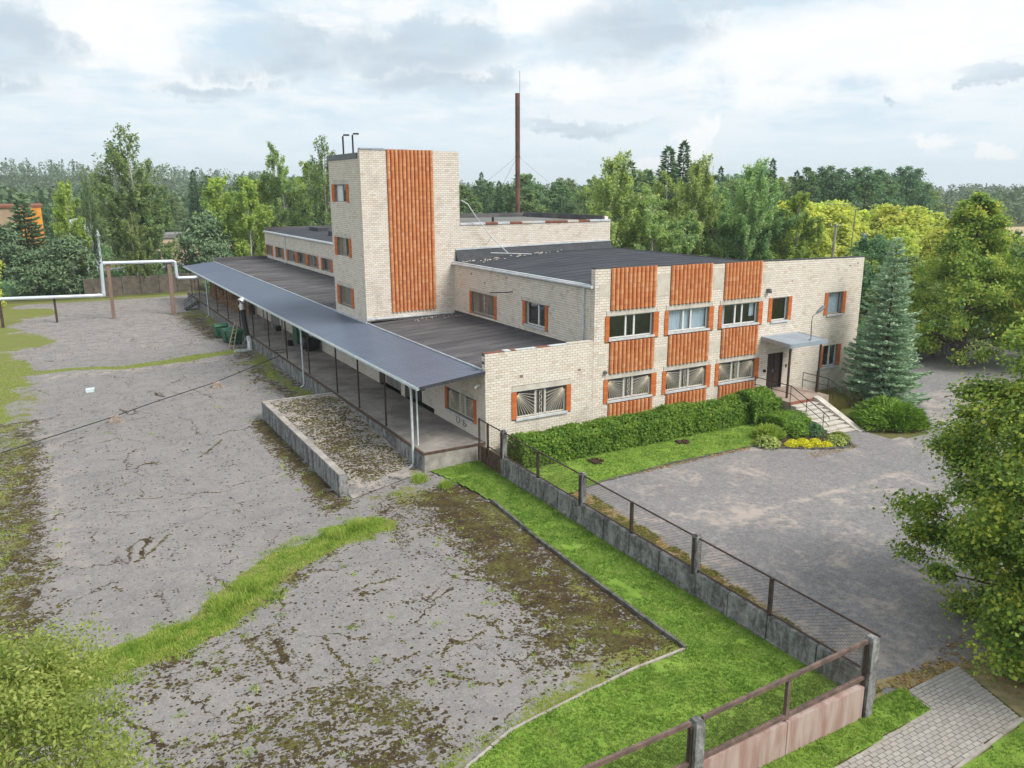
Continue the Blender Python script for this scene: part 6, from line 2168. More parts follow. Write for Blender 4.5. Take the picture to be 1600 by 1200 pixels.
cushion('peony', 'second dark leafy plant close to the lowest steps', 17.4, -5.45, 0.55, 0.60, 'leaf_dark', 800, 0.075, 65)
cushion('grassy_plant', 'loose grassy plant between hedge lawn and flower bed', 14.9, -4.5, 0.9, 0.5, 'grass_wild', 900, 0.20, 66, spiky=True)
obj('bed_soil', poly_sheet([(14.2, -5.95), (15.1, -6.65), (16.0, -7.2), (16.9, -7.55), (17.55, -7.65), (18.0, -7.1), (18.2, -6.3), (18.2, -4.4), (15.6, -4.6)], 0.085), 'soil', kind='structure')
for (x_, y_, q) in ((4.6, -2.95, 0.42), (10.4, -2.75, 0.36)):
    r_ = np.random.default_rng(int(x_ * 10))
    m = MB()
    for k in range(60):
        a_, d_ = r_.uniform(0, 6.28), r_.uniform(0, 1) ** 0.6 * q
        s_ = r_.uniform(0.02, 0.06)
        cx_, cy_ = x_ + d_ * math.cos(a_), y_ + d_ * math.sin(a_)
        m.box(cx_ - s_, cx_ + s_, cy_ - s_, cy_ + s_, 0.04, 0.10 + s_ * 0.7)
    props(obj('soil_patch', m, 'soil'), 'dug patch of brown soil on the hedge lawn' + (' nearer the fence' if x_ < 6 else ' nearer the steps'), 'soil patch', kind='stuff')

# ------------------------------------------------------------------ trees of the background
def proto(fn):
    t = fn()
    return t


HB = {}
def make_birch(seed, H, Rr, label, loc, leafmat, nlimb, nstrand, nl, size, h0=0.12, lean=0.0, ragged=0.0, group=None, forks=1):
    """pale trunk, rising limbs and hanging leaf strands"""
    r = np.random.default_rng(seed)
    t = thing('birch_tree', label, 'birch', loc, group)
    tr = MB()
    Ps, Os = [], []
    stems = []
    for fk in range(forks):
        a_ = r.uniform(0, 6.28)
        dx_, dy_ = (0, 0) if forks == 1 else (math.cos(a_) * 0.9, math.sin(a_) * 0.9)
        hh = H * (1 if fk == 0 else r.uniform(0.75, 0.92))
        lx, ly = lean * math.cos(2.6), lean * math.sin(2.6)
        f_ = lambda q, hh=hh, dx_=dx_, dy_=dy_: Vector((dx_ * min(1, q * 1.6) + lx * q * q + 0.12 * math.sin(q * 7), dy_ * min(1, q * 1.6) + ly * q * q + 0.12 * math.cos(q * 6) - 0.12, hh * q))
        stems.append((f_, hh))
        pts = [f_(q) for q in np.linspace(0, 0.985, 9)]
        pts[0].z = -0.2
        tr.tube(pts, [(0.0105 * H + 0.02) * (1 - 0.93 * q) + 0.012 for q in np.linspace(0, 1, 9)], 7)
    for i in range(nlimb):
        f_, hh = stems[i % forks]
        u = h0 + (0.97 - h0) * ((i + r.uniform(0, 1)) / nlimb) ** 0.9
        p0 = f_(u)
        env = pr_birch(max(0.0, (u - h0) / (1 - h0)))
        L_ = Rr * env * r.uniform(0.6, 1.2) + 0.25
        an = r.uniform(0, 6.283)
        rise = L_ * r.uniform(0.25, 0.95) + 0.35
        e = p0 + Vector((math.cos(an) * L_, math.sin(an) * L_, rise))
        mid = (p0 + e) / 2 + Vector((0, 0, L_ * 0.16))
        tr.tube([p0, mid, e], [0.012 + 0.010 * L_, 0.012 + 0.004 * L_, 0.008], 4)
        ns = max(2, int(nstrand * (0.45 + env) * r.uniform(0.6, 1.3) * (1 - ragged * (u > 0.72) * 0.45)))
        for k in range(ns):
            q = r.uniform(0.30, 1.05)
            b_ = p0.lerp(mid, q * 2) if q < 0.5 else mid.lerp(e, (q - 0.5) * 2)
            s_ = r.uniform(0.35, 1.0) ** 1.3 * (1.0 + 1.1 * env) * H / 17
            if ragged and u > 0.72:
                s_ *= 1.5
            n_ = max(4, int(nl * 0.8 * r.uniform(0.6, 1.4) * (0.5 + s_ * 0.5)))
            tt = r.uniform(0, 1, n_)
            sw = r.normal(size=2) * 0.16
            off = r.normal(size=(n_, 3)) * np.array([0.17, 0.17, 0.10]) * (1.15 - 0.75 * tt[:, None])
            P_ = np.array(b_)[None] + np.stack([sw[0] * tt, sw[1] * tt, 0.12 - s_ * tt], -1) + off
            Ps.append(P_)
            Os.append(np.tile([math.cos(an), math.sin(an), 0.25], (n_, 1)))
    P, O_ = np.concatenate(Ps), np.concatenate(Os)
    P[:, 2] = np.maximum(P[:, 2], 0.1)
    V, F = leaf_quads(P, O_, size, r, 0.75, 0.55, 0.55)
    obj('trunk', tr, 'birch_bark', t, world_xyz=False)
    obj('crown', arr_mesh('crown', V, F), leafmat, t, world_xyz=False)
    return t


B1 = make_birch(101, 20, 3.7, 'tall ragged birch on the left, highest tree there, above the heating pipe loop', (-7.2, 86.5, 0), 'leaf_birch_deep', 76, 13, 18, 0.18, 0.06, 0.9, 1.0, forks=2)
B1.scale = (1.1, 1.1, 1.09)
B2 = make_birch(102, 15, 3.3, 'light birch in front of the other trees just left of the far roof end', (6.0, 95.7, 0), 'leaf_light', 60, 14, 17, 0.19, 0.06)
B3 = make_birch(103, 16.5, 3.7, 'slender leaning birch directly right of the penthouse', (33.1, 35.5, 0), 'leaf_birch', 74, 17, 22, 0.14, 0.06, -1.3, 0.5)
B4 = make_birch(104, 14.5, 3.6, 'birch with a forked pale trunk behind the upper roof', (43.2, 38.7, 0), 'leaf_birch', 72, 17, 22, 0.14, 0.05, 0.3, 0, forks=2)
D1 = make_tree('broadleaf_tree', 'decid', 111, 17, 5.2, 'dark broadleaf tree behind the yellow thicket, its crown rising highest there', (111.9, 71.7, 0), 'leaf_dark', 'bark', 150, 9500, 0.26, 0.10, 0.17, pr_round, 1.0, 0.5, 0.25, 26)
D2 = make_tree('broadleaf_tree', 'decid', 112, 16, 4.6, 'wide dark broadleaf tree farther right behind the yellow thicket', (134.4, 76.4, 0), 'leaf_dark', 'bark', 130, 9000, 0.26, 0.08, 0.18, pr_egg, 1.1, 0.5, 0.25, 26)
D3 = make_tree('broadleaf_tree', 'decid', 113, 14, 4.8, 'rounded broadleaf tree farther right on the wood edge', (154.5, 81.4, 0), 'leaf_dark', 'bark', 110, 8000, 0.27, 0.06, 0.19, pr_round, 1.0, 0.5, 0.22, 20)
Y1 = make_tree('yellow_thicket_tree', 'yellow', 121, 11, 4.0, 'yellow green thicket tree behind the office roof', (75.9, 45.0, 0), 'leaf_yellow', 'bark', 150, 7000, 0.24, 0.03, 0.22, pr_round, 1.2, 0.5, 0.12, 26, group='yellow green thicket behind the offices')
Y2 = make_tree('yellow_thicket_tree', 'yellow', 122, 10, 3.8, 'yellow green thicket tree behind the office roof', (82.1, 41.4, 0), 'leaf_yellow', 'bark', 130, 6500, 0.24, 0.03, 0.24, pr_egg, 1.2, 0.5, 0.12, 26, group='yellow green thicket behind the offices')
S1 = make_spruce('spruce_tree', 131, 20, 3.4, 'taller of two dark spruces side by side behind the birches', (72.7, 68.4, 0), 'needle_dark', 44, 13, 34, 0.75, 0.15, 0.38, 1.0)
P1 = make_spruce('pine_tree', 141, 12.6, 4.3, 'bluish conifer standing before the orange building on the left', (-19.9, 103, 0), 'needle_pine', 22, 15, 80, 0.60, 0.15, 0.12, 0.6)
P2 = make_tree('pine_tree', 'pine', 142, 7.2, 3.3, 'bushy pine beside the far yard, left of the tall birch', (-15.2, 84.0, 0), 'needle_pine', 'bark', 90, 5200, 0.28, 0.05, 0.28, pr_round, 0.8, 0.45, 0.16, 24, aspect=0.35)

def put(src, H0, x, y, H, label, sx=1.0, rz=None, group=None):
    s = H / H0
    return dup(src, (x, y, 0), float(rng.uniform(0, 6.28)) if rz is None else rz, (s * sx, s * sx, s), label, group)


put(B2, 15, -14.7, 86.0, 14.2, 'slim birch with a bare white trunk left of the tall ragged birch', 0.72)
put(B1, 20, -12.0, 95.0, 16.8, 'narrow birch directly left of the tall ragged birch', 0.34)
put(B1, 20, -5.2, 88.5, 14.5, 'dense lower birch pressed against the right side of the tall ragged birch', 1.25)
put(B1, 20, -7.6, 82.5, 10.5, 'low drooping birch at the foot of the tall ragged birch', 1.1)
put(B2, 15, 8.9, 91.7, 14.8, 'light yellowish birch nearest the far corner of the upper roof', 0.95)
put(B4, 14.5, 14.6, 97.1, 19.6, 'tall drooping birch behind the far wing roof', 0.8)
put(B1, 20, 20.4, 89.4, 21.2, 'tall light birch directly left of the brick tower', 0.8)
put(B2, 15, 22.5, 105.6, 17.5, 'yellowish birch behind the far wing between two taller birches', 1.0)
put(B2, 15, 12.0, 99.0, 14.5, 'small light birch behind the far end of the wing roof', 1.1)
put(P2, 7.2, 2.4, 92.2, 9.4, 'young pale pine between the tall birch and the far canopy end', 0.9)
put(P2, 7.2, 3.0, 86.5, 5.6, 'low bushy pine beyond the far canopy end', 1.0)
put(P2, 7.2, -19.3, 83.4, 5.6, 'dark bushy pine at the left end of the far yard', 1.1)
put(P2, 7.2, -23.5, 100.0, 8.2, 'tall bushy pine in front of the ochre wall at the left edge', 1.0)
put(Y1, 11, -24.6, 76.3, 7.0, 'yellow green leafy tree cut by the left edge', 0.9)
put(P2, 7.2, -17.0, 90.0, 6.0, 'bushy pine right behind the dark one at the far yard', 1.1)
put(D3, 14, -22.0, 118.0, 7.0, 'small round tree below the orange building', 0.9)
put(B4, 14.5, 35.2, 31.5, 12.9, 'low birch in front of the leaning one by the penthouse', 0.95)
put(B3, 16.5, 43.4, 34.0, 16.3, 'tall pointed birch with white trunk behind the ribbed facade', 0.85)
put(B4, 14.5, 38.6, 36.5, 13.2, 'rounded birch filling the gap behind the upper roof', 1.1)
put(B3, 16.5, 47.2, 29.8, 15.8, 'birch behind the third ribbed panel, tallest of the right half', 0.9)
put(B4, 14.5, 46.6, 35.0, 14.0, 'bushy birch between two pointed ones behind the facade', 1.05)
put(B4, 14.5, 50.7, 29.4, 13.4, 'drooping birch left of the yellow thicket', 1.0)
put(B2, 15, 51.6, 26.2, 12.6, 'light birch on the edge of the yellow thicket', 0.95)
put(B2, 15, 55.5, 34.0, 12.6, 'light birch half inside the yellow thicket', 1.2)
put(B4, 14.5, 40.4, 30.2, 10.5, 'small drooping birch low behind the upper roof', 1.2)
put(S1, 20, 68.3, 67.0, 19.0, 'shorter of two dark spruces side by side behind the birches', 1.25)
put(S1, 20, 108.4, 96.8, 17.2, 'small dark spruce tip left of the lone pointed spruce', 0.8)
put(S1, 20, 110.2, 84.3, 18.4, 'lone pointed dark spruce above the right birches', 0.8)
put(S1, 20, 118.1, 85.0, 16.2, 'low dark spruce right of the lone pointed spruce', 0.9)
put(S1, 20, 64.0, 71.0, 17.0, 'broad dark spruce left of the two side by side', 1.2)
put(D2, 16, 107.6, 73.5, 16.8, 'narrow broadleaf tree left of the highest crown behind the thicket', 0.8)
put(D1, 17, 142.9, 77.0, 17.4, 'broad tree right of the wide dark broadleaf tree', 1.0)
put(D2, 16, 126.0, 76.0, 15.0, 'small broadleaf tree between the two dark crowns behind the thicket', 1.0)
put(D1, 17, 148.0, 84.0, 15.6, 'feathery broadleaf tree at the right of the dark crowns', 1.0)
for k, (px_, py_, h_) in enumerate(((75.5, 40.4, 10.9), (83.3, 38.2, 10.7), (88.2, 37.7, 10.4), (92.7, 37.2, 9.6), (67.5, 41.5, 11.2), (71.5, 42.5, 11.2), (79.0, 44.0, 11.2), (87.0, 42.0, 10.8), (63.5, 36.5, 9.5), (70, 35, 8.6), (78, 33, 8.2), (86, 32, 8.0), (95, 33, 8.4), (61, 31, 8.0))):
    put((Y1, Y2)[k % 2], (11, 10)[k % 2], px_, py_, h_, None, 1.15)
for k, (px_, py_, h_, lb) in enumerate(((57, 21, 8.4, 'dark broadleaf tree low behind the right end of the office roof'), (62, 14, 8.0, 'dark broadleaf tree between blue spruce top and big linden'), (50, 12, 7.0, 'shaded broadleaf tree just behind the blue spruce'), (56, 7, 9.5, 'dark broadleaf tree right behind the big linden'),
                                       (66, 4, 9.5, 'broadleaf tree behind the linden at the right edge'), (70, 18, 9.0, 'broadleaf tree far behind the big linden'), (60, -2, 8.0, 'low broadleaf tree behind the maple at the right edge'), (44.5, 8.0, 6.5, 'low shaded tree between blue spruce and linden trunks'))):
    put((D1, D2, D3)[k % 3], (17, 16, 14)[k % 3], px_, py_, h_, lb, 1.15)

# the wood edge all round: single trees standing in loose rows
CX, CY = -17.77, -33.56
def tl(a):     # height of the wood edge by direction
    return np.interp(a, [-0.12, 0.0, 0.10, 0.17, 0.24, 0.34, 0.48, 0.60, 0.70, 0.80, 0.90, 0.97, 1.02, 1.10], [11.5, 12.2, 13.0, 16.4, 16.6, 17.4, 16.0, 15.2, 17.0, 17.0, 17.0, 15.6, 14.2, 12.8])


WG = 'trees along the edge of the wood'
WL = 'tree in the dense green wood behind the buildings'
SG = 'spruces along the edge of the wood'
protos = [(D1, 17), (D2, 16), (D3, 14), (D1, 17), (D2, 16), (S1, 20)]
rr0 = np.random.default_rng(77)
nb = 0
for d_, st_ in ((150, 0.046), (172, 0.042), (198, 0.040), (230, 0.040)):
    a_ = -0.16
    while a_ < 1.13:
        a_ += st_ * rr0.uniform(0.75, 1.25)
        dd = d_ * rr0.uniform(0.96, 1.05)
        x_, y_ = CX + dd * math.sin(a_), CY + dd * math.cos(a_)
        skip = (a_ < 0.19 and d_ < 190) or (0.80 < a_ and d_ < 170) or (a_ > 0.93 and d_ < 225) or (a_ > 1.02)
        hh = float(tl(a_)) * rr0.uniform(0.82, 1.03) * (1.0 if d_ > 160 else 0.92)
        pick = protos[rr0.integers(len(protos))]
        if skip:
            continue
        sp_ = pick[0] is S1
        put(pick[0], pick[1], x_, y_, hh * (1.06 if sp_ else 1.0), 'dark spruce in the wood behind the buildings' if sp_ else WL, float(rr0.uniform(0.95, 1.25)) * (0.85 if sp_ else 1.0), group=SG if sp_ else WG)
        nb += 1

# far-off wood as one mass
r_ = np.random.default_rng(88)
pts, outs, szs = [], [], []
for k in range(3600):
    a_ = r_.uniform(-0.25, 1.25)
    dd = 245 + 700 * r_.uniform(0, 1) ** 1.25
    if a_ > 0.93 and dd < 330 and a_ < 1.2:
        continue
    x_, y_ = CX + dd * math.sin(a_), CY + dd * math.cos(a_)
    base = max(0.0, float(hill_h(np.array([x_]), np.array([y_]))[0]) - 1.5)
    hh = r_.uniform(9, 14.5) * (0.9 if a_ > 0.9 else 1.0)
    con = r_.uniform() < 0.35
    m_ = 60
    t_ = r_.uniform(0.05, 1, m_)
    rad = (2.6 * (1 - t_) + 0.3) if con else 3.4 * np.sin(np.pi * (0.12 + 0.82 * t_)) ** 0.6
    an = r_.uniform(0, 6.283, m_)
    q = rad * r_.uniform(0.6, 1.05, m_)
    pts.append(np.stack([x_ + q * np.cos(an), y_ + q * np.sin(an), base + t_ * hh], -1))
    outs.append(np.stack([np.cos(an), np.sin(an), np.full(m_, 0.6)], -1))
P, O_ = np.concatenate(pts), np.concatenate(outs)
V, F = leaf_quads(P, O_, 0.75, r_, 0.5, 0.8, 0.8)
props(obj('far_forest', arr_mesh('far_forest', V, F), 'forest_far'), 'far-off mixed wood covering the low hills to the horizon', 'forest', kind='stuff')

# low undergrowth beyond the yard wall and behind the offices
r_ = np.random.default_rng(90)
pts, outs = [], []
for (x0_, x1_, y0_, y1_, h_, n_) in ((-30, 8, 84, 100, 2.2, 5000), (-60, 40, 136, 150, 4.0, 6000), (28, 60, 27, 31, 4.5, 9000), (30, 62, 38, 50, 7.0, 9000), (45, 100, 20, 34, 4.0, 7000), (36, 60, 6, 12, 2.6, 4500), (52, 90, -4, 8, 4.0, 5000), (0, 26, 78, 90, 2.5, 3500)):
    x_, y_ = r_.uniform(x0_, x1_, n_), r_.uniform(y0_, y1_, n_)
    z_ = h_ * (0.15 + 0.85 * vnoise(x_, y_, 4.0, 21)) * r_.uniform(0.2, 1, n_)
    pts.append(np.stack([x_, y_, z_ + 0.05], -1))
    outs.append(np.stack([np.zeros(n_), -np.ones(n_) * 0.5, np.ones(n_) * 0.6], -1))
P, O_ = np.concatenate(pts), np.concatenate(outs)
V, F = leaf_quads(P, O_, 0.42, r_, 0.5, 0.6, 0.6)
props(obj('undergrowth', arr_mesh('undergrowth', V, F), 'leaf_dark'), 'low green undergrowth beyond the yard and behind the offices', 'undergrowth', kind='stuff')

# ------------------------------------------------------------------ grass, moss, weeds and leaves on the ground
def in_tri_pts(P_, n, r):
    xs, ys = [p[0] for p in P_], [p[1] for p in P_]
    out = []
    got = 0
    while got < n:
        x = r.uniform(min(xs), max(xs), n * 2)
        y = r.uniform(min(ys), max(ys), n * 2)
        k = in_poly(x, y, P_)
        out.append(np.stack([x[k], y[k]], -1))
        got += int(k.sum())
    return np.concatenate(out)[:n]


def blades(XY, Z, h, w, r, per=3, lean=0.5):
    n = len(XY) * per
    p = np.repeat(np.concatenate([XY, Z[:, None]], 1), per, axis=0)
    p[:, :2] += r.normal(size=(n, 2)) * w * 1.8
    hh = (np.repeat(h, per) if hasattr(h, '__len__') else np.full(n, h)) * r.uniform(0.55, 1.25, n)
    an = r.uniform(0, 6.283, n)
    s = np.stack([np.cos(an), np.sin(an), np.zeros(n)], -1) * w
    la = r.uniform(0, 6.283, n)
    tip = p + np.stack([np.cos(la) * lean * hh, np.sin(la) * lean * hh, hh], -1)
    V = np.stack([p - s, p + s, tip], 1).reshape(-1, 3)
    return V, np.arange(3 * n).reshape(-1, 3)


def grass(P_, n, h, w, mat, label, seed, z=0.03, per=3, lean=0.55, zf=lawn_z):
    r = np.random.default_rng(seed)
    XY = in_tri_pts(P_, n, r)
    XY = XY[(vnoise(XY[:, 0], XY[:, 1], 0.8, seed + 5) * 0.6 + vnoise(XY[:, 0], XY[:, 1], 0.3, seed + 6) * 0.4) > 0.27]
    Z = z + zf(XY[:, 0], XY[:, 1])
    hv = h * (0.6 + 0.8 * vnoise(XY[:, 0], XY[:, 1], 0.6, seed))
    V, F = blades(XY, Z, hv, w, r, per, lean)
    return props(obj('grass', arr_mesh('grass', V, F), mat), label, 'grass', kind='stuff')


grass(LAWN1, 42000, 0.065, 0.011, 'grass_lawn', 'short bright green grass between mossy yard and side fence', 201)
grass(LAWN2, 16000, 0.06, 0.014, 'grass_lawn', 'short green grass below the hedge', 202)
grass([(-7.5, -25.4), (-0.8, -24.95), (2.4, -24.7), (3.6, -25.3), (7, -25.0), (7, -27), (-9, -27)], 5000, 0.06, 0.012, 'grass_lawn', 'thin grass beyond the paved path', 203, 0.02)
# wild grass where the turf field is strong
r_ = np.random.default_rng(205)
n = 130000
x_ = r_.uniform(-24, -2.9, n)
y_ = r_.uniform(-19, 40, n)
tv = f_turf(x_, y_) + 0.35 * (vnoise(x_, y_, 0.5, 44) - 0.5)
keep = (tv > 0.50) & (r_.uniform(0, 1, n) < np.where(y_ < 5, 1.0, 0.35))
strip = seg_dist(x_, y_, STRIP) < 1.35
x2 = r_.uniform(-19, -7, 90000)
y2 = r_.uniform(-11.5, -3.5, 90000)
d2 = seg_dist(x2, y2, STRIP) + 0.5 * (vnoise(x2, y2, 0.7, 45) - 0.5)
k2 = (d2 + 0.55 * (vnoise(x2, y2, 1.6, 48) - 0.5) + 0.34 * r_.normal(size=len(x2)) + 1.0 * (vnoise(x2, y2, 0.45, 49) - 0.5)) < 0.44
XY = np.concatenate([np.stack([x_[keep], y_[keep]], -1), np.stack([x2[k2], y2[k2]], -1)])
onstrip = seg_dist(XY[:, 0], XY[:, 1], STRIP) < 1.2
hv = np.where(onstrip, 0.085 * (0.45 + 1.1 * vnoise(XY[:, 0], XY[:, 1], 0.8, 46)), 0.07)
V, F = blades(XY, np.full(len(XY), 0.012), hv, 0.013, r_, 3, 0.6)
props(obj('wild_grass', arr_mesh('wild_grass', V, F), 'grass_wild'), 'bright wild grass growing in strips across the old asphalt yard', 'grass', kind='stuff')
# clumps of taller grass on the strip
x_, y_ = [], []
for (cx_, cy_, q_, k_) in ((-8.3, -4.55, 0.45, 260), (-9.3, -4.9, 0.4, 220), (-14.0, -8.4, 0.5, 220), (-13.1, -7.6, 0.4, 160), (-4.0, -0.9, 0.35, 160), (-3.2, -2.2, 0.3, 120)):
    x_.append(r_.normal(size=k_) * q_ * 0.5 + cx_)
    y_.append(r_.normal(size=k_) * q_ * 0.5 + cy_)
XY = np.stack([np.concatenate(x_), np.concatenate(y_)], -1)
V, F = blades(XY, np.full(len(XY), 0.012), 0.34, 0.014, r_, 4, 0.55)
props(obj('tall_grass', arr_mesh('tall_grass', V, F), 'grass_wild'), 'taller tufts standing in the wild grass strip', 'grass', kind='stuff')
# dry grass at the foot of the facade right of the landing
XY = np.stack([r_.uniform(21.9, 25.6, 1500), r_.uniform(-2.6, -0.2, 1500)], -1)
V, F = blades(XY, np.full(len(XY), 0.0), 0.75, 0.014, r_, 3, 0.3)
props(obj('dry_grass', arr_mesh('dry_grass', V, F), 'dry_grass'), 'tall pale dry grass between landing and blue spruce', 'grass', kind='stuff')
# small weeds scattered in cracks
wx, wy = r_.uniform(-19, -3.2, 420), r_.uniform(-18, 30, 420)
kk = f_moss(wx, wy) + 0.3 * r_.uniform(0, 1, 420) > 0.42
wx, wy = wx[kk], wy[kk]
XY = np.repeat(np.stack([wx, wy], -1), 14, axis=0) + r_.normal(size=(len(wx) * 14, 2)) * 0.08
V, F = blades(XY, np.full(len(XY), 0.012), 0.07, 0.014, r_, 2, 1.0)
props(obj('weeds', arr_mesh('weeds', V, F), 'grass_wild'), 'little green weeds scattered over the mossy asphalt', 'weeds', kind='stuff')
# moss cushions with real height
n = 110000
x_, y_ = r_.uniform(-21, -2.7, n), r_.uniform(-18.5, 14, n)
pm = f_moss(x_, y_) * 1.0 + 0.55 * (vnoise(x_, y_, 0.55, 61) - 0.5) + 0.35 * (vnoise(x_, y_, 1.7, 62) - 0.5)
kk = (pm > 0.43) & (f_turf(x_, y_) < 0.6) & ~((x_ > -8) & (y_ > -1.5))
x_, y_ = x_[kk], y_[kk]
n = min(len(x_), 18000)
x_, y_ = x_[:n], y_[:n]
s = (0.016 + 0.055 * r_.uniform(0, 1, n) ** 1.8) * (0.8 + 0.5 * vnoise(x_, y_, 1.0, 63))
hgt = s * r_.uniform(0.3, 0.65, n)
ang = np.linspace(0, 2 * np.pi, 7)[:-1]
ring = np.stack([np.cos(ang), np.sin(ang)], -1)
jit = r_.uniform(0.7, 1.25, (n, 6, 1))
el_ = r_.uniform(0.7, 1.6, (n, 1, 1))
lo_ = ring[None] * s[:, None, None] * jit * np.concatenate([el_, 1 / el_], -1) + np.stack([x_, y_], -1)[:, None]
Vl = np.concatenate([lo_, np.full((n, 6, 1), 0.008)], -1)
tp = np.stack([x_, y_, 0.012 + hgt], -1)[:, None]
V = np.concatenate([Vl, tp], 1).reshape(-1, 3)
F0 = np.array([(i, (i + 1) % 6, 6) for i in range(6)])
F = (F0[None] + (np.arange(n) * 7)[:, None, None]).reshape(-1, 3)
props(obj('moss', arr_mesh('moss', V, F), 'moss'), 'brown and olive moss cushions on the cracked asphalt', 'moss', kind='stuff')
# moss filling the long cracks
CRACKS = [[(-11.87, -11.74), (-11.89, -12.74), (-11.78, -13.83), (-11.91, -14.6), (-11.75, -15.34), (-11.55, -15.96), (-11.33, -16.39)], [(-13.33, -15.23), (-13.1, -14.8), (-12.73, -14.8), (-12.47, -15.11), (-12.49, -15.47)], [(-12.38, -15.38), (-11.91, -15.26)], [(-10.33, -9.57), (-9.57, -9.34), (-8.88, -9.37), (-8.39, -9.32)], [(-10.52, -14.06), (-10.04, -14.08), (-9.7, -14.0)], [(-18.72, -9.18), (-18.32, -9.29), (-17.95, -9.2)], [(-17.19, -5.1), (-17.01, -5.31), (-16.83, -5.53)], [(-12.26, 7.86), (-11.5, 8.97), (-10.69, 10.4)], [(-14.15, -15.1), (-13.74, -14.8), (-13.36, -14.65), (-12.81, -14.5)], [(-14.1, -10.23), (-13.84, -11.2), (-13.59, -12.12), (-13.52, -13.25)], [(-12.19, -17.62), (-11.74, -17.34), (-11.38, -17.28), (-10.73, -17.38)], [(-16.34, -3.43), (-15.6, -2.63), (-14.88, -1.39)], [(-9.27, -14.63), (-8.82, -14.12), (-8.09, -14.15), (-7.42, -13.91)], [(-7.5, -12.76), (-7.12, -13.35), (-7.07, -14.11), (-7.17, -14.69)], [(-9.51, -15.58), (-8.97, -16.07), (-8.61, -16.52)]]
cp_ = []
for ln in CRACKS:
    for (ax, ay), (bx, by) in zip(ln[:-1], ln[1:]):
        L_ = math.hypot(bx - ax, by - ay)
        k = int(L_ * 70)
        q = r_.uniform(0, 1, k)
        cp_.append(np.stack([ax + (bx - ax) * q, ay + (by - ay) * q], -1) + (vnoise(ax + q * L_ * 3, by + q, 0.4, 5)[:, None] - 0.5) * 0.18 + r_.normal(size=(k, 2)) * 0.035)
XY = np.concatenate(cp_)
n = len(XY)
s = r_.uniform(0.02, 0.055, n)
lo_ = ring[None] * s[:, None, None] * r_.uniform(0.7, 1.25, (n, 6, 1)) + XY[:, None]
V = np.concatenate([np.concatenate([lo_, np.full((n, 6, 1), 0.008)], -1), np.concatenate([XY, (0.012 + s * 0.4)[:, None]], -1)[:, None]], 1).reshape(-1, 3)
F = (F0[None] + (np.arange(n) * 7)[:, None, None]).reshape(-1, 3)
props(obj('crack_moss', arr_mesh('crack_moss', V, F), 'moss'), 'dark moss filling long cracks in the near asphalt', 'moss', kind='stuff')
# moss on the ramp
n = 4200
x_, y_ = r_.uniform(-7.3, -3.5, n), r_.uniform(0.5, 13.2, n)
kk = (0.5 + 0.45 * np.exp(-((x_ + 5.6) / 1.3) ** 2) + 0.6 * (vnoise(x_, y_, 0.5, 71) - 0.5)) > 0.55
x_, y_ = x_[kk], y_[kk]
n = len(x_)
tt = (y_ - (RY0 + 0.4 * (x_ - RX0))) / (RY1 - RY0 - 0.4 * (x_ - RX0))
zz = 0.02 + 0.93 * sstep(tt, -0.12, 1.02) + 0.03 * (vnoise(x_, y_, 0.8, 4) - 0.5)
s = r_.uniform(0.03, 0.09, n)
lo_ = ring[None] * s[:, None, None] * r_.uniform(0.7, 1.25, (n, 6, 1)) + np.stack([x_, y_], -1)[:, None]
Vl = np.concatenate([lo_, np.repeat((zz - 0.004)[:, None, None], 6, 1)], -1)
tp = np.stack([x_, y_, zz + s * 0.35], -1)[:, None]
V = np.concatenate([Vl, tp], 1).reshape(-1, 3)
F = (F0[None] + (np.arange(n) * 7)[:, None, None]).reshape(-1, 3)
obj('ramp_moss', arr_mesh('ramp_moss', V, F), 'moss', rp, kind='stuff')
# fallen leaves along the car park side of the fence and by the pavement
n = 2600
fy_ = r_.uniform(-22, -5.8, n)
x_ = np.concatenate([np.interp(fy_, [-22, -20, -17.3, -14, -9, -6], [0.35, 0.75, 1.15, 1.4, 1.7, 1.9]) * (0.95 - np.abs(r_.normal(size=n)) * 0.35) + r_.normal(size=n) * 0.12, r_.uniform(0.7, 3.2, 260), r_.uniform(3.2, 7, 900), r_.uniform(3.5, 13, 420), r_.uniform(14.5, 18, 200)])
y_ = np.concatenate([fy_, r_.uniform(-22.4, -21.8, 260), r_.uniform(-25.5, -21.4, 900), -5.1 - np.abs(r_.normal(size=420)) * 0.12, r_.uniform(-8.0, -7.3, 200)])
P = np.stack([x_, y_, np.full(len(x_), 0.045)], -1)
V, F = leaf_quads(P, np.zeros_like(P), 0.045, r_, 2.5, 0, 0.7)
props(obj('fallen_leaves', arr_mesh('fallen_leaves', V, F), 'fallen'), 'brown and yellow fallen leaves along fence and kerbs', 'leaves', kind='stuff')
obj('verge', poly_sheet([(-0.30, -22.2), (0.25, -22.2), (0.45, -20.6), (0.75, -19.2), (0.80, -18.0), (1.10, -16.6), (1.15, -15.2), (1.45, -14.2), (1.30, -13.0), (1.45, -11.6), (1.35, -10.4), (1.70, -9.2), (1.60, -8.2), (1.85, -7.0), (1.75, -5.9), (-0.30, -5.9)], 0.026), 'litter', kind='structure')
vy = r_.uniform(-22, -6, 26000)
vw = np.interp(vy, [-22, -20, -17.3, -14, -9, -6], [0.35, 0.75, 1.15, 1.45, 1.75, 1.95])
vx = -0.25 + (vw + 0.25) * r_.uniform(0, 1, 26000) ** 1.25
vk = vnoise(vx, vy, 0.7, 96) * 0.6 + vnoise(vx, vy, 0.25, 97) * 0.4 > 0.30 + 0.30 * (vx / vw) ** 2
XY = np.stack([vx[vk], vy[vk]], -1)
V, F = blades(XY, np.full(len(XY), 0.016), 0.07, 0.012, r_, 3, 0.8)
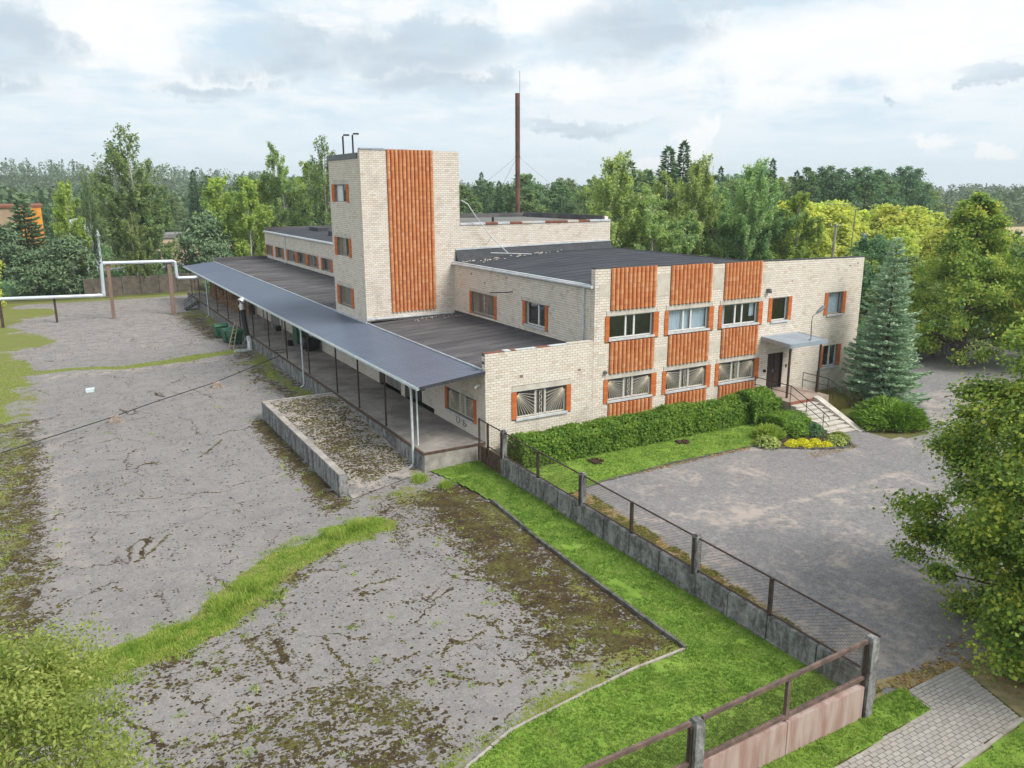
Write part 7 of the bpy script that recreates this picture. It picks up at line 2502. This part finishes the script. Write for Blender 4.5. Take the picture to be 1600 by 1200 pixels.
props(obj('verge_grass', arr_mesh('verge_grass', V, F), 'verge_blades'), 'thin weedy grass at the foot of the fence on the car park side', 'grass', kind='stuff')

# ------------------------------------------------------------------ buildings and walls in the distance
def far_house(name, label, x0, x1, y0, y1, h, mat, roofmat, wins=(), flat=True, rise=0.6, cat='building'):
    t = thing(name, label, cat, ((x0 + x1) / 2, y0, 0))
    obj('wall', MB().box(x0, x1, y0, y1, -0.2, h), mat, t)
    if flat:
        obj('roof', MB().box(x0 - 0.3, x1 + 0.3, y0 - 0.3, y1 + 0.3, h + 0.002, h + rise), roofmat, t)
    else:
        n = 9
        m = MB()
        for k in range(n):
            a, b = math.pi * k / n, math.pi * (k + 1) / n
            xm, hw = (x0 + x1) / 2, (x1 - x0) / 2 + 0.15
            m.add([(xm - hw * math.cos(a), y0 - 0.2, h + rise * math.sin(a)), (xm - hw * math.cos(b), y0 - 0.2, h + rise * math.sin(b)), (xm - hw * math.cos(b), y1, h + rise * math.sin(b)), (xm - hw * math.cos(a), y1, h + rise * math.sin(a)), (xm, y0 - 0.2, h), (xm, y1, h)],
                  [(0, 1, 2, 3), (0, 4, 1)])
        obj('roof', m, roofmat, t)
    for (wx0, wx1, wz0, wz1, mt) in wins:
        w = obj('window' if mt == 'black_window' else 'door', MB().box(wx0, wx1, y0 - 0.06, y0 - 0.002, wz0, wz1), mt, t)
    return t


far_house('orange_building', 'tall orange and ochre building at the left edge behind the pine', -46, -17.6, 132, 150, 10.3, 'mustard', 'rust_red', [(-30, -27, 4, 6, 'black_window'), (-25.5, -23, 4, 6, 'black_window')], True, 0.4)
obj('end_bay', MB().box(-21.4, -17.55, 131.8, 131.998, 0, 10.3), 'bright_orange', bpy.data.objects['orange_building'], label='bright orange end bay')
far_house('arched_shed', 'pale blue arched metal shed between the left birches', -14.6, -9.6, 121, 136, 5.6, 'pale_metal', 'pale_metal', [(-13.2, -12.0, 0, 3.4, 'rust_red')], False, 2.6)
far_house('beige_house', 'low beige building with grey roof right of the tall birch', 0.2, 7.2, 128, 137, 4.6, 'house_beige', 'slate', [(2.6, 4.2, 0, 2.9, 'mustard'), (5.2, 6.4, 1.4, 2.8, 'black_window')], True, 0.6)
far_house('long_pale_shed', 'long pale low building behind the young pine', 9.5, 30, 124, 132, 3.9, 'house_beige', 'slate', [(11, 12.5, 1.4, 2.6, 'black_window'), (15, 16.5, 1.4, 2.6, 'black_window'), (19, 20.5, 1.4, 2.6, 'black_window')], True, 0.3)
yw = thing('yard_wall', 'reddish grey wall panels closing the far end of the yard', 'wall', (-7, 81.2, 0))
for k in range(7):
    obj('wall_panel', MB().box(-14 + k * 2.2, -11.85 + k * 2.2, 81.1, 81.35, -0.2, 2.3 + 0.05 * (k % 3)), 'yard_wall', yw)
    obj('wall_post', MB().box(-14.12 + k * 2.2, -13.98 + k * 2.2, 81.0, 81.4, -0.2, 2.45), 'yard_wall', yw)
cw = thing('concrete_wall', 'low grey concrete wall under the lindens at the far right', 'wall', (42, 4.5, 0))
for k in range(6):
    obj('wall_panel', MB().box(35 + k * 2.6, 37.55 + k * 2.6, 4.5 - 0.1 * k, 4.7 - 0.1 * k, -0.2, 1.7), 'stained_concrete', cw)
# utility poles behind the offices
up1 = thing('utility_pole', 'concrete utility pole with insulators behind the office roof', 'utility pole', (59.4, 27.8, 0))
obj('pole', MB().bar((59.2, 27.8, 0), (59.5, 27.8, 9.2), 0.20, 6, 0.13), 'concrete', up1)
obj('crossarm', MB().bar((58.8, 28.0, 9.0), (60.2, 27.4, 9.0), 0.05, 4), 'lamp_grey', up1)
for k in (58.9, 59.5, 60.1):
    obj('insulator', MB().bar((k, 28.0 - (k - 58.8) * 0.43, 9.06), (k, 28.0 - (k - 58.8) * 0.43, 9.3), 0.06, 6), 'white_frame', up1)
up2 = thing('aerial_mast', 'thin mast with long horizontal aerial behind the office roof', 'mast', (61.5, 27.2, 0))
obj('pole', MB().bar((61.3, 27.2, 0), (61.9, 27.2, 11.6), 0.06, 5, 0.04), 'lamp_grey', up2)
obj('aerial', MB().bar((58.3, 28.6, 11.35), (64.6, 25.8, 11.35), 0.035, 4), 'lamp_grey', up2)
for k in range(5):
    f_ = k / 4
    obj('aerial_rod', MB().bar((60.4 + 3.2 * f_, 27.7 - 1.42 * f_, 11.1), (60.4 + 3.2 * f_, 27.7 - 1.42 * f_, 11.6), 0.02, 4), 'lamp_grey', up2)
up3 = thing('aerial_mast', 'short thin mast with small box right of the long aerial', 'mast', (62.0, 26.0, 0))
obj('pole', MB().bar((62, 26, 0), (62.1, 26, 8.4), 0.05, 5), 'lamp_grey', up3)
obj('mast_box', MB().box(61.9, 62.3, 25.85, 26.15, 7.6, 8.2), 'zinc', up3)

# ------------------------------------------------------------------ air
HAZE = 0.00032
if HAZE > 0:
    hm = bpy.data.materials.new('air')
    hm.use_nodes = True
    t = hm.node_tree
    t.nodes.clear()
    N = NT(t)
    out = N.n('ShaderNodeOutputMaterial')
    pvn = N.n('ShaderNodeVolumePrincipled', inp={'Color': (0.88, 0.94, 1.0, 1), 'Density': HAZE, 'Anisotropy': 0.2})
    t.links.new(pvn.outputs[0], out.inputs['Volume'])
    hz = obj('haze', MB().box(-1650, 1650, -1650, 1650, -6.0, 58.0), hm)
    hz['kind'] = 'stuff'
    hz['label'] = 'thin pale air over the whole scene'
    hz['category'] = 'haze'
